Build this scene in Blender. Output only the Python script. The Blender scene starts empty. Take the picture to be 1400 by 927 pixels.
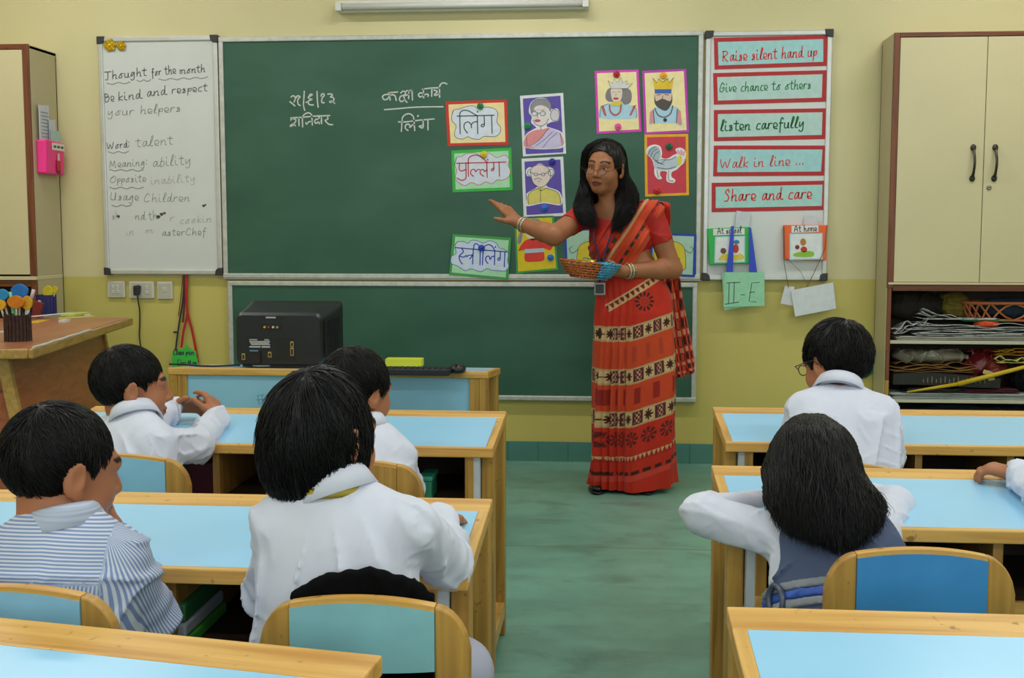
import bpy, math, random
import numpy as np
import openvdb
from mathutils import Vector, Matrix
random.seed(7)
rng = np.random.default_rng(7)
scn = bpy.context.scene
COL = scn.collection

# ------------------------------------------------------------------ camera
CAM_H = 1.16
FPX = 1600.0
PIT = math.atan(148 / 1600)
YAW = math.atan(135 / 1600 * math.cos(PIT))
cam = bpy.data.cameras.new('camera')
cam.sensor_width = 36.0
cam.lens = FPX / 1400 * 36.0
cam.clip_start = 0.05
cam_o = bpy.data.objects.new('camera', cam)
COL.objects.link(cam_o)
cam_o.location = (0, 0, CAM_H)
cam_o.rotation_euler = (math.pi / 2 - PIT, 0, YAW)
scn.camera = cam_o

# ------------------------------------------------------------------ world, daylight, exposure
scn.view_settings.view_transform = 'Standard'
scn.view_settings.look = 'None'
scn.view_settings.gamma = 1.0
scn.view_settings.use_curve_mapping = False
scn.view_settings.exposure = -0.12
wd = bpy.data.worlds.new('world')
scn.world = wd
wd.use_nodes = True
wd.node_tree.nodes['Background'].inputs[0].default_value = (0.75, 0.86, 1.0, 1)
wd.node_tree.nodes['Background'].inputs[1].default_value = 0.8
TUBE_WATTS = 17.0
DAY_WATTS = 30.0

def area_light(name, loc, rot, sx, sy, watts, color):
    l = bpy.data.lights.new(name, 'AREA')
    l.shape = 'RECTANGLE'; l.size = sx; l.size_y = sy
    l.energy = watts; l.color = color
    o = bpy.data.objects.new(name, l)
    COL.objects.link(o)
    o.location = loc; o.rotation_euler = rot
    return o
# area lamps added at the unseen rear and right-hand windows as soft daylight fill
area_light('window_daylight', (-1.6, -2.35, 1.75), (math.radians(80), 0, 0), 1.7, 1.3, DAY_WATTS, (0.86, 0.93, 1.0))
area_light('window_daylight', (1.4, -2.35, 1.75), (math.radians(80), 0, 0), 1.7, 1.3, DAY_WATTS, (0.86, 0.93, 1.0))
area_light('window_daylight', (2.93, 1.6, 1.75), (math.radians(80), 0, math.radians(90)), 1.7, 1.3, DAY_WATTS * 0.6, (0.86, 0.93, 1.0))

# ------------------------------------------------------------------ pixel helpers (photo is 1400 x 927)
_s, _c = math.sin, math.cos
FW = np.array([-_s(YAW) * _c(PIT), _c(YAW) * _c(PIT), -_s(PIT)])
RT = np.array([_c(YAW), _s(YAW), 0.0])
UP = np.cross(RT, FW)
CC = np.array([0, 0, CAM_H])
def ray(px, py): return FW + RT * (px - 700) / FPX - UP * (py - 463.5) / FPX
def onY(px, py, Y):
    d = ray(px, py); return CC + d * (Y / d[1])
def onZ(px, py, Z):
    d = ray(px, py); return CC + d * ((Z - CAM_H) / d[2])

# ------------------------------------------------------------------ materials
def lin(h):
    if isinstance(h, (tuple, list)):
        v = [x / 255.0 for x in h]
    else:
        h = h.lstrip('#'); v = [int(h[i:i + 2], 16) / 255.0 for i in (0, 2, 4)]
    return tuple((x / 12.92 if x <= 0.04045 else ((x + 0.055) / 1.055) ** 2.4) for x in v)
MATS = {}
def mat(name, color='#808080', rough=0.5, metal=0.0, var=0.06, vscale=6.0, bump=0.0, bscale=60.0, spec=0.5,
        stretch=None, emit=0.0, alpha=1.0, coat=0.0):
    if name in MATS: return MATS[name]
    m = bpy.data.materials.new(name); MATS[name] = m
    m.use_nodes = True
    nt = m.node_tree; N = nt.nodes; L = nt.links
    b = N['Principled BSDF']
    c = lin(color)
    b.inputs['Roughness'].default_value = rough
    b.inputs['Metallic'].default_value = metal
    b.inputs['Specular IOR Level'].default_value = spec
    b.inputs['Coat Weight'].default_value = coat
    b.inputs['Base Color'].default_value = (*c, 1)
    tc = N.new('ShaderNodeTexCoord')
    src = tc.outputs['Object']
    if stretch:
        mp = N.new('ShaderNodeMapping'); mp.inputs['Scale'].default_value = stretch
        L.new(src, mp.inputs['Vector']); src = mp.outputs[0]
    if var > 0:
        n = N.new('ShaderNodeTexNoise'); n.inputs['Scale'].default_value = vscale; n.inputs['Detail'].default_value = 4
        L.new(src, n.inputs['Vector'])
        r = N.new('ShaderNodeValToRGB')
        r.color_ramp.elements[0].position = 0.3; r.color_ramp.elements[1].position = 0.7
        r.color_ramp.elements[0].color = (*[max(0, x * (1 - var * 1.6)) for x in c], 1)
        r.color_ramp.elements[1].color = (*[min(1, x * (1 + var)) for x in c], 1)
        L.new(n.outputs['Fac'], r.inputs[0]); L.new(r.outputs[0], b.inputs['Base Color'])
    if bump > 0:
        n2 = N.new('ShaderNodeTexNoise'); n2.inputs['Scale'].default_value = bscale; n2.inputs['Detail'].default_value = 5
        L.new(src, n2.inputs['Vector'])
        bp = N.new('ShaderNodeBump'); bp.inputs['Strength'].default_value = bump; bp.inputs['Distance'].default_value = 0.004
        L.new(n2.outputs['Fac'], bp.inputs['Height']); L.new(bp.outputs[0], b.inputs['Normal'])
    if emit > 0:
        b.inputs['Emission Color'].default_value = (*c, 1); b.inputs['Emission Strength'].default_value = emit
    if alpha < 1:
        b.inputs['Alpha'].default_value = alpha
    return m

def wood(name, c1, c2, axis='X', rough=0.42, scale=1.0, coat=0.15):
    """varnished softwood, grain running along one object axis"""
    if name in MATS: return MATS[name]
    m = bpy.data.materials.new(name); MATS[name] = m
    m.use_nodes = True
    nt = m.node_tree; N = nt.nodes; L = nt.links; b = N['Principled BSDF']
    b.inputs['Roughness'].default_value = rough; b.inputs['Coat Weight'].default_value = coat
    b.inputs['Coat Roughness'].default_value = 0.3
    tc = N.new('ShaderNodeTexCoord'); mp = N.new('ShaderNodeMapping')
    sc = {'X': (1.2, 22, 22), 'Y': (22, 1.2, 22), 'Z': (22, 22, 1.2)}[axis]
    mp.inputs['Scale'].default_value = [x * scale for x in sc]
    L.new(tc.outputs['Object'], mp.inputs['Vector'])
    n = N.new('ShaderNodeTexNoise'); n.inputs['Scale'].default_value = 2.2; n.inputs['Detail'].default_value = 6
    n.inputs['Distortion'].default_value = 0.6
    L.new(mp.outputs[0], n.inputs['Vector'])
    r = N.new('ShaderNodeValToRGB')
    r.color_ramp.elements[0].position = 0.32; r.color_ramp.elements[1].position = 0.62
    r.color_ramp.elements[0].color = (*lin(c2), 1); r.color_ramp.elements[1].color = (*lin(c1), 1)
    L.new(n.outputs['Fac'], r.inputs[0])
    # small dark knots and scuffs
    n3 = N.new('ShaderNodeTexNoise'); n3.inputs['Scale'].default_value = 38; n3.inputs['Detail'].default_value = 3
    L.new(tc.outputs['Object'], n3.inputs['Vector'])
    r3 = N.new('ShaderNodeValToRGB'); r3.color_ramp.elements[0].position = 0.26; r3.color_ramp.elements[1].position = 0.33
    r3.color_ramp.elements[0].color = (0.35, 0.3, 0.25, 1); r3.color_ramp.elements[1].color = (1, 1, 1, 1)
    L.new(n3.outputs['Fac'], r3.inputs[0])
    mx = N.new('ShaderNodeMix'); mx.data_type = 'RGBA'; mx.blend_type = 'MULTIPLY'; mx.inputs[0].default_value = 0.8
    L.new(r.outputs[0], mx.inputs[6]); L.new(r3.outputs[0], mx.inputs[7])
    L.new(mx.outputs[2], b.inputs['Base Color'])
    bp = N.new('ShaderNodeBump'); bp.inputs['Strength'].default_value = 0.12; bp.inputs['Distance'].default_value = 0.002
    L.new(n.outputs['Fac'], bp.inputs['Height']); L.new(bp.outputs[0], b.inputs['Normal'])
    return m

def vcol_mat(name, rough=0.6, bump=0.15, bscale=250.0, spec=0.3, sss=0.0, sheen=0.0):
    """base colour from the mesh's own colour attribute (woven / printed / skin pattern) plus fine relief"""
    if name in MATS: return MATS[name]
    m = bpy.data.materials.new(name); MATS[name] = m
    m.use_nodes = True
    nt = m.node_tree; N = nt.nodes; L = nt.links; b = N['Principled BSDF']
    b.inputs['Roughness'].default_value = rough; b.inputs['Specular IOR Level'].default_value = spec
    b.inputs['Sheen Weight'].default_value = sheen
    at = N.new('ShaderNodeAttribute'); at.attribute_name = 'Col'
    tc = N.new('ShaderNodeTexCoord')
    n = N.new('ShaderNodeTexNoise'); n.inputs['Scale'].default_value = bscale; n.inputs['Detail'].default_value = 3
    L.new(tc.outputs['Object'], n.inputs['Vector'])
    n2 = N.new('ShaderNodeTexNoise'); n2.inputs['Scale'].default_value = 14; n2.inputs['Detail'].default_value = 3
    L.new(tc.outputs['Object'], n2.inputs['Vector'])
    r = N.new('ShaderNodeValToRGB'); r.color_ramp.elements[0].color = (0.86, 0.86, 0.86, 1); r.color_ramp.elements[1].color = (1.1, 1.1, 1.1, 1)
    L.new(n2.outputs['Fac'], r.inputs[0])
    mx = N.new('ShaderNodeMix'); mx.data_type = 'RGBA'; mx.blend_type = 'MULTIPLY'; mx.inputs[0].default_value = 1.0
    L.new(at.outputs['Color'], mx.inputs[6]); L.new(r.outputs[0], mx.inputs[7]); L.new(mx.outputs[2], b.inputs['Base Color'])
    if sss > 0:
        b.inputs['Subsurface Weight'].default_value = sss
        b.inputs['Subsurface Radius'].default_value = (0.01, 0.004, 0.002)
    bp = N.new('ShaderNodeBump'); bp.inputs['Strength'].default_value = bump; bp.inputs['Distance'].default_value = 0.001
    L.new(n.outputs['Fac'], bp.inputs['Height']); L.new(bp.outputs[0], b.inputs['Normal'])
    return m

# ------------------------------------------------------------------ object helpers
def tag(o, label=None, cat=None, group=None, kind=None):
    if label: o['label'] = label
    if cat: o['category'] = cat
    if group: o['group'] = group
    if kind: o['kind'] = kind
    return o
def thing(name, label, cat, loc=(0, 0, 0), rz=0.0, group=None):
    o = bpy.data.objects.new(name, None); COL.objects.link(o)
    o.empty_display_size = 0.05
    o.location = loc; o.rotation_euler = (0, 0, rz)
    return tag(o, label, cat, group)
def link_mesh(name, me, m, parent=None):
    o = bpy.data.objects.new(name, me); COL.objects.link(o)
    if m is not None:
        for mm in (m if isinstance(m, (list, tuple)) else [m]): me.materials.append(mm)
    if parent is not None: o.parent = parent
    return o
def dup_tree(o, parent=None):
    c = o.copy(); COL.objects.link(c); c.parent = parent
    for ch in list(o.children): dup_tree(ch, c)
    return c

def catmull(pts, n=5, closed=False):
    pts = [np.array(p, float) for p in pts]
    if len(pts) < 3: return pts
    out = []
    N = len(pts)
    rngi = range(N) if closed else range(N - 1)
    for i in rngi:
        if closed:
            p0, p1, p2, p3 = pts[(i - 1) % N], pts[i], pts[(i + 1) % N], pts[(i + 2) % N]
        else:
            p0, p1, p2, p3 = pts[max(i - 1, 0)], pts[i], pts[i + 1], pts[min(i + 2, N - 1)]
        for k in range(n):
            t = k / n
            out.append(0.5 * ((2 * p1) + (-p0 + p2) * t + (2 * p0 - 5 * p1 + 4 * p2 - p3) * t * t + (-p0 + 3 * p1 - 3 * p2 + p3) * t ** 3))
    if not closed: out.append(pts[-1])
    return out

class MB:
    def __init__(s): s.v = []; s.f = []; s.mi = []; s.cur = 0
    def add(s, vs, fs):
        n = len(s.v); s.v += [tuple(map(float, p)) for p in vs]
        for f in fs: s.f.append([i + n for i in f]); s.mi.append(s.cur)
        return s
    def box(s, lo, hi):
        x0, y0, z0 = lo; x1, y1, z1 = hi
        return s.add([(x0, y0, z0), (x1, y0, z0), (x1, y1, z0), (x0, y1, z0), (x0, y0, z1), (x1, y0, z1), (x1, y1, z1), (x0, y1, z1)],
                     [(0, 3, 2, 1), (4, 5, 6, 7), (0, 1, 5, 4), (1, 2, 6, 5), (2, 3, 7, 6), (3, 0, 4, 7)])
    def hexa(s, b, t):
        """bottom quad b, top quad t, both counter-clockwise from above"""
        return s.add(list(b) + list(t), [(0, 3, 2, 1), (4, 5, 6, 7), (0, 1, 5, 4), (1, 2, 6, 5), (2, 3, 7, 6), (3, 0, 4, 7)])
    def obox(s, c, size, R=None):
        hx, hy, hz = [k / 2 for k in size]
        p = [(-hx, -hy, -hz), (hx, -hy, -hz), (hx, hy, -hz), (-hx, hy, -hz), (-hx, -hy, hz), (hx, -hy, hz), (hx, hy, hz), (-hx, hy, hz)]
        R = np.eye(3) if R is None else np.array(R)
        return s.add([np.array(c) + R @ np.array(q) for q in p],
                     [(0, 3, 2, 1), (4, 5, 6, 7), (0, 1, 5, 4), (1, 2, 6, 5), (2, 3, 7, 6), (3, 0, 4, 7)])
    def tube(s, pts, r, sides=8, cap=True):
        pts = [np.array(p, float) for p in pts]; n = len(pts)
        rr = r if isinstance(r, (list, tuple, np.ndarray)) else [r] * n
        vs = []; prev = None
        for i, p in enumerate(pts):
            t = pts[min(i + 1, n - 1)] - pts[max(i - 1, 0)]; t = t / (np.linalg.norm(t) + 1e-12)
            if prev is None:
                a = np.array([0, 0, 1.0]) if abs(t[2]) < 0.9 else np.array([1.0, 0, 0])
            else: a = prev
            u = a - t * (a @ t); u /= (np.linalg.norm(u) + 1e-12); w = np.cross(t, u); prev = u
            for k in range(sides):
                an = 2 * math.pi * k / sides
                vs.append(p + rr[i] * (u * math.cos(an) + w * math.sin(an)))
        fs = []
        for i in range(n - 1):
            for k in range(sides):
                k2 = (k + 1) % sides
                fs.append((i * sides + k, i * sides + k2, (i + 1) * sides + k2, (i + 1) * sides + k))
        if cap:
            fs.append(tuple(range(sides - 1, -1, -1))); fs.append(tuple((n - 1) * sides + k for k in range(sides)))
        return s.add(vs, fs)
    def lathe(s, prof, c=(0, 0, 0), n=24, R=None, sx=1.0, sy=1.0):
        """prof: (radius, z) from bottom to top; closed with caps where radius > 0"""
        R = np.eye(3) if R is None else np.array(R)
        vs = []
        for r, z in prof:
            for k in range(n):
                a = 2 * math.pi * k / n
                vs.append(np.array(c) + R @ np.array([r * sx * math.cos(a), r * sy * math.sin(a), z]))
        fs = []
        for i in range(len(prof) - 1):
            for k in range(n):
                k2 = (k + 1) % n
                fs.append((i * n + k, i * n + k2, (i + 1) * n + k2, (i + 1) * n + k))
        fs.append(tuple(range(n - 1, -1, -1))); fs.append(tuple((len(prof) - 1) * n + k for k in range(n)))
        return s.add(vs, fs)
    def prism_y(s, poly, y0, y1):
        """polygon of (x, z) points extruded from y0 (towards the room) to y1"""
        a = sum(poly[i][0] * poly[(i + 1) % len(poly)][1] - poly[(i + 1) % len(poly)][0] * poly[i][1] for i in range(len(poly)))
        if a < 0: poly = poly[::-1]
        n = len(poly)
        vs = [(p[0], y0, p[1]) for p in poly] + [(p[0], y1, p[1]) for p in poly]
        fs = [tuple(range(n)), tuple(range(2 * n - 1, n - 1, -1))]
        for i in range(n):
            j = (i + 1) % n; fs.append((i, n + i, n + j, j))
        return s.add(vs, fs)
    def ribbon(s, pts, w, y):
        """pen stroke: a flat strip of width w in the plane y (facing -y); pts are (x, z)"""
        pts = [np.array(p, float) for p in pts]
        if len(pts) == 1: pts = [pts[0], pts[0] + np.array([w * 0.5, 0])]
        vs = []; n = len(pts)
        for i, p in enumerate(pts):
            t = pts[min(i + 1, n - 1)] - pts[max(i - 1, 0)]; t = t / (np.linalg.norm(t) + 1e-9)
            q = np.array([-t[1], t[0]]) * w / 2
            if i == 0: p = p - t * w * 0.4
            if i == n - 1: p = p + t * w * 0.4
            vs += [(p[0] + q[0], y, p[1] + q[1]), (p[0] - q[0], y, p[1] - q[1])]
        return s.add(vs, [(2 * i, 2 * i + 1, 2 * i + 3, 2 * i + 2) for i in range(n - 1)])
    def build(s, name, m, parent=None, smooth=False, bevel=0.0, origin=None, world=False, seg=2):
        me = bpy.data.meshes.new(name)
        v = np.array(s.v, float).reshape(-1, 3)
        off = None
        if world and parent is not None: v = v - np.array(parent.matrix_basis.translation)
        if origin is not None:
            off = np.array(origin, float); v = v - off
        me.from_pydata(v.tolist(), [], s.f); me.update()
        o = link_mesh(name, me, m, parent)
        if off is not None: o.location = off
        if isinstance(m, (list, tuple)): me.polygons.foreach_set('material_index', s.mi)
        if smooth: me.polygons.foreach_set('use_smooth', [True] * len(me.polygons))
        if bevel > 0:
            b = o.modifiers.new('bevel', 'BEVEL'); b.width = bevel; b.segments = seg; b.limit_method = 'ANGLE'; b.angle_limit = 0.7
            b.harden_normals = False
        return o

def uvsphere(c, r, nu=16, nv=10, R=None):
    R = np.eye(3) if R is None else np.array(R)
    r = np.array(r if isinstance(r, (list, tuple, np.ndarray)) else [r] * 3, float)
    vs = [np.array(c) + R @ (r * np.array([0, 0, -1]))]
    for j in range(1, nv):
        p = -math.pi / 2 + math.pi * j / nv
        for i in range(nu):
            a = 2 * math.pi * i / nu
            vs.append(np.array(c) + R @ (r * np.array([math.cos(p) * math.cos(a), math.cos(p) * math.sin(a), math.sin(p)])))
    vs.append(np.array(c) + R @ (r * np.array([0, 0, 1]))); fs = []
    for i in range(nu): fs.append((0, 1 + (i + 1) % nu, 1 + i))
    for j in range(nv - 2):
        for i in range(nu):
            a = 1 + j * nu + i; b = 1 + j * nu + (i + 1) % nu
            fs.append((a, b, b + nu, a + nu))
    L = len(vs) - 1
    for i in range(nu): fs.append((L, 1 + (nv - 2) * nu + i, 1 + (nv - 2) * nu + (i + 1) % nu))
    return vs, fs

def rotz(a): c, s = math.cos(a), math.sin(a); return np.array([[c, -s, 0], [s, c, 0], [0, 0, 1.0]])
def rotx(a): c, s = math.cos(a), math.sin(a); return np.array([[1.0, 0, 0], [0, c, -s], [0, s, c]])
def roty(a): c, s = math.cos(a), math.sin(a); return np.array([[c, 0, s], [0, 1.0, 0], [-s, 0, c]])
# ------------------------------------------------------------------ room shell
WY = 5.836                      # front wall (chalkboard wall)
XL, XR, YR, ZC = -3.55, 3.05, -2.5, 3.0
def paint_wall(name):
    m = bpy.data.materials.new(name); MATS[name] = m; m.use_nodes = True
    nt = m.node_tree; N = nt.nodes; L = nt.links; b = N['Principled BSDF']
    b.inputs['Roughness'].default_value = 0.45
    tc = N.new('ShaderNodeTexCoord'); sp = N.new('ShaderNodeSeparateXYZ'); L.new(tc.outputs['Object'], sp.inputs[0])
    gt = N.new('ShaderNodeMath'); gt.operation = 'GREATER_THAN'; gt.inputs[1].default_value = 0.925
    L.new(sp.outputs['Z'], gt.inputs[0])
    mx = N.new('ShaderNodeMix'); mx.data_type = 'RGBA'
    mx.inputs[6].default_value = (*lin('#c9bb66'), 1); mx.inputs[7].default_value = (*lin('#d6cc9c'), 1)
    L.new(gt.outputs[0], mx.inputs[0])
    n = N.new('ShaderNodeTexNoise'); n.inputs['Scale'].default_value = 1.6; n.inputs['Detail'].default_value = 5
    L.new(tc.outputs['Object'], n.inputs['Vector'])
    r = N.new('ShaderNodeValToRGB'); r.color_ramp.elements[0].position = .3; r.color_ramp.elements[1].position = .7
    r.color_ramp.elements[0].color = (.93, .93, .91, 1); r.color_ramp.elements[1].color = (1, 1, 1, 1)
    L.new(n.outputs['Fac'], r.inputs[0])
    m2 = N.new('ShaderNodeMix'); m2.data_type = 'RGBA'; m2.blend_type = 'MULTIPLY'; m2.inputs[0].default_value = 1
    L.new(mx.outputs[2], m2.inputs[6]); L.new(r.outputs[0], m2.inputs[7]); L.new(m2.outputs[2], b.inputs['Base Color'])
    n2 = N.new('ShaderNodeTexNoise'); n2.inputs['Scale'].default_value = 30; n2.inputs['Detail'].default_value = 4
    L.new(tc.outputs['Object'], n2.inputs['Vector'])
    bp = N.new('ShaderNodeBump'); bp.inputs['Strength'].default_value = .08; bp.inputs['Distance'].default_value = .004
    L.new(n2.outputs['Fac'], bp.inputs['Height']); L.new(bp.outputs[0], b.inputs['Normal'])
    return m
M_WALL = paint_wall('two tone wall paint')
M_CEIL = mat('ceiling white', '#dcdad0', .8, var=.02)
def struct(name, mb, m, parent=None, **k):
    o = mb.build(name, m, parent, **k)
    if parent is None: o['kind'] = 'structure'
    return o
struct('wall_front', MB().box((XL - .1, WY, 0), (XR + .1, WY + .12, ZC)), M_WALL)
struct('wall_left', MB().box((XL - .12, YR - .1, 0), (XL, WY, ZC)), M_WALL)
# right wall and rear wall are pierced by windows
def wall_with_holes(name, axis, pos, th, lo, hi, holes):
    mb = MB()
    cuts = sorted({lo, hi, *[h[0] for h in holes], *[h[1] for h in holes]})
    for a, b in zip(cuts[:-1], cuts[1:]):
        hs = [h for h in holes if h[0] <= a and b <= h[1]]
        zs = [(0, ZC)] if not hs else [(0, hs[0][2]), (hs[0][3], ZC)]
        for z0, z1 in zs:
            if axis == 'x': mb.box((a, min(pos, pos + th), z0), (b, max(pos, pos + th), z1))
            else: mb.box((min(pos, pos + th), a, z0), (max(pos, pos + th), b, z1))
    return struct(name, mb, M_WALL)
RH = [(-2.5, -0.7, 1.05, 2.45), (0.5, 2.3, 1.05, 2.45)]
wall_with_holes('wall_rear', 'x', YR, -.12, XL - .1, XR + .1, RH)
wall_with_holes('wall_right', 'y', XR, .12, YR - .1, WY, [(0.7, 2.5, 1.05, 2.45)])
M_FRAME = mat('window frame paint', '#8d6b4a', .5)
M_GLASS = mat('window glass', '#dfeef2', .05, alpha=.18, var=0)
for i, (a, b, z0, z1) in enumerate(RH):
    w = thing('window_%d' % (i + 1), None, None, ((a + b) / 2, YR - .06, z0)); w['kind'] = 'structure'
    hw = (b - a) / 2; hh = z1 - z0
    fr = MB()
    for x in (-hw + .03, 0, hw - .03): fr.box((x - .03, -.03, 0), (x + .03, .03, hh))
    fr.box((-hw, -.03, 0), (hw, .03, .05)); fr.box((-hw, -.03, hh - .05), (hw, .03, hh))
    fr.build('window_frame', M_FRAME, w)
    for x0, x1 in ((-hw + .06, -.03), (.03, hw - .06)): MB().box((x0, -.004, .05), (x1, .004, hh - .05)).build('pane', M_GLASS, w)
w = thing('window_3', None, None, (XR + .06, 1.6, 1.05)); w['kind'] = 'structure'
fr = MB()
for y in (-.87, 0, .87): fr.box((-.03, y - .03, 0), (.03, y + .03, 1.4))
fr.box((-.03, -.9, 0), (.03, .9, .05)); fr.box((-.03, -.9, 1.35), (.03, .9, 1.4))
fr.build('window_frame', M_FRAME, w)
for y0, y1 in ((-.84, -.03), (.03, .84)): MB().box((-.004, y0, .05), (.004, y1, 1.35)).build('pane', M_GLASS, w)
struct('ceiling', MB().box((XL - .1, YR - .1, ZC), (XR + .1, WY + .1, ZC + .1)), M_CEIL)

# floor: big polished green stone slabs over a brown joint bed
M_JOINT = mat('brown floor joint', '#86744c', .8)
def stone(name):
    m = bpy.data.materials.new(name); MATS[name] = m; m.use_nodes = True
    nt = m.node_tree; N = nt.nodes; L = nt.links; b = N['Principled BSDF']
    b.inputs['Roughness'].default_value = .3; b.inputs['Specular IOR Level'].default_value = .45
    tc = N.new('ShaderNodeTexCoord'); mp = N.new('ShaderNodeMapping'); mp.inputs['Scale'].default_value = (1.2, 1.7, 1)
    geo = N.new('ShaderNodeNewGeometry')
    L.new(geo.outputs['Position'], mp.inputs['Vector'])
    n = N.new('ShaderNodeTexNoise'); n.inputs['Scale'].default_value = 3.2; n.inputs['Detail'].default_value = 10; n.inputs['Roughness'].default_value = .7
    L.new(mp.outputs[0], n.inputs['Vector'])
    r = N.new('ShaderNodeValToRGB'); e = r.color_ramp.elements
    e[0].position = .25; e[0].color = (*lin('#628b7c'), 1); e[1].position = .75; e[1].color = (*lin('#78aa97'), 1)
    L.new(n.outputs['Fac'], r.inputs[0])
    n2 = N.new('ShaderNodeTexNoise'); n2.inputs['Scale'].default_value = 3.4; n2.inputs['Detail'].default_value = 10; n2.inputs['Roughness'].default_value = .68; n2.inputs['Distortion'].default_value = .5
    mp2 = N.new('ShaderNodeMapping'); mp2.inputs['Scale'].default_value = (1, 1.6, 1); mp2.inputs['Location'].default_value = (3.1, 1.7, 0)
    L.new(geo.outputs['Position'], mp2.inputs['Vector']); L.new(mp2.outputs[0], n2.inputs['Vector'])
    r2 = N.new('ShaderNodeValToRGB'); e = r2.color_ramp.elements
    e[0].position = .36; e[0].color = (.74, .70, .71, 1); e[1].position = .47; e[1].color = (1, 1, 1, 1)
    L.new(n2.outputs['Fac'], r2.inputs[0])
    mx = N.new('ShaderNodeMix'); mx.data_type = 'RGBA'; mx.blend_type = 'MULTIPLY'; mx.inputs[0].default_value = .8
    L.new(r.outputs[0], mx.inputs[6]); L.new(r2.outputs[0], mx.inputs[7]); L.new(mx.outputs[2], b.inputs['Base Color'])
    rr = N.new('ShaderNodeMapRange'); rr.inputs['To Min'].default_value = .24; rr.inputs['To Max'].default_value = .5
    L.new(n2.outputs['Fac'], rr.inputs['Value']); L.new(rr.outputs[0], b.inputs['Roughness'])
    bp = N.new('ShaderNodeBump'); bp.inputs['Strength'].default_value = .06; bp.inputs['Distance'].default_value = .003
    L.new(n.outputs['Fac'], bp.inputs['Height']); L.new(bp.outputs[0], b.inputs['Normal'])
    return m
M_STONE = stone('green kota stone')
fl = struct('floor', MB().box((XL, YR, -.12), (XR, WY, -.0008)), M_JOINT)
JY = float(onZ(830, 749, 0)[1])
ys = [WY]; y = JY
while y > YR: ys.append(y); y -= 1.5
ys.append(YR); xs = [XL, -2.4, -0.95, 0.75, 2.2, XR]
for a, b in zip(ys[1:], ys[:-1]):
    for c, d in zip(xs[:-1], xs[1:]):
        MB().box((c + .002, a + .004, -.03), (d - .002, b - .004, 0)).build('stone_slab', M_STONE, fl)

# green tile skirting along the front wall
M_TILE = mat('teal skirting tile', '#4f8379', .3, var=.07, vscale=5)
M_GROUT = mat('skirting grout', '#6f8f86', .8)
bb = struct('baseboard_front', MB().box((XL, WY - .006, 0), (XR, WY, .098)), M_GROUT)
tw = .152; x = XL; k = 0
tile_me = None
while x < XR - .02:
    w_ = min(tw, XR - x)
    if tile_me is None or w_ < tw:
        o = MB().box((.001, -.012, 0), (w_ - .0015, -.002, .1)).build('tile', M_TILE, bb, bevel=.0015, seg=1); tile_me = o.data
    else:
        o = link_mesh('tile', tile_me, None, bb)
    o.location = (x, WY, 0); x += tw

# fluorescent fittings: unlit one over the board, lit ones on the ceiling
M_WHITE_ENAMEL = mat('white enamel', '#d8d8d2', .35, var=.03)
M_TUBE_OFF = mat('fluorescent tube glass', '#d4d4cf', .25, var=.01)
M_TUBE_ON = mat('lit fluorescent tube', '#f4f6ff', .3, var=0, emit=5.0)
M_DARKCAP = mat('dark plastic', '#3b3a36', .4)
c0 = onY(460, 8, WY - .05); c1 = onY(805, 6, WY - .05)
t = thing('tube_light', 'unlit white fluorescent tube light mounted on the wall above the chalkboard', 'light', ((c0[0] + c1[0]) / 2, WY, c0[2] - .02))
hl = (c1[0] - c0[0]) / 2
MB().box((-hl, -.05, -.012), (hl, 0, .045)).build('housing', M_WHITE_ENAMEL, t, bevel=.004)
MB().tube([(-hl + .03, -.065, .012), (hl - .03, -.065, .012)], .016, 14).build('tube', M_TUBE_OFF, t, smooth=True)
for sx in (-1, 1):
    MB().box((sx * (hl - .015) - .015, -.085, -.01), (sx * (hl - .015) + .015, -.045, .034)).build('lamp_holder', M_WHITE_ENAMEL, t, bevel=.003)
proto = None
for (x, y, nm) in [(x, y, '%s %s' % (a_, b_)) for y, a_ in ((4.75, 'near the chalkboard'), (2.3, 'at mid room'), (-.2, 'near the rear windows'))
                   for x, b_ in ((-2.6, 'above the table of pen pots side'), (-.35, 'above the central aisle'), (1.9, 'above the open shelves side'))]:
    t = thing('ceiling_light', 'lit ceiling tube light ' + nm, 'light', (x, y, ZC), 0, 'lit ceiling tube lights')
    if proto is None:
        a = MB().box((-.61, -.03, -.05), (.61, .03, 0)).build('housing', M_WHITE_ENAMEL, t, bevel=.004)
        b = MB().tube([(-.58, 0, -.07), (.58, 0, -.07)], .014, 12).build('tube', M_TUBE_ON, t, smooth=True)
        proto = (a, b)
    else:
        for q in proto:
            c = q.copy(); COL.objects.link(c); c.parent = t
    l = area_light('tube_lamp', (0, 0, -.09), (0, 0, 0), 1.15, .09, TUBE_WATTS, (1.0, .99, .97))
    l.parent = t
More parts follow.
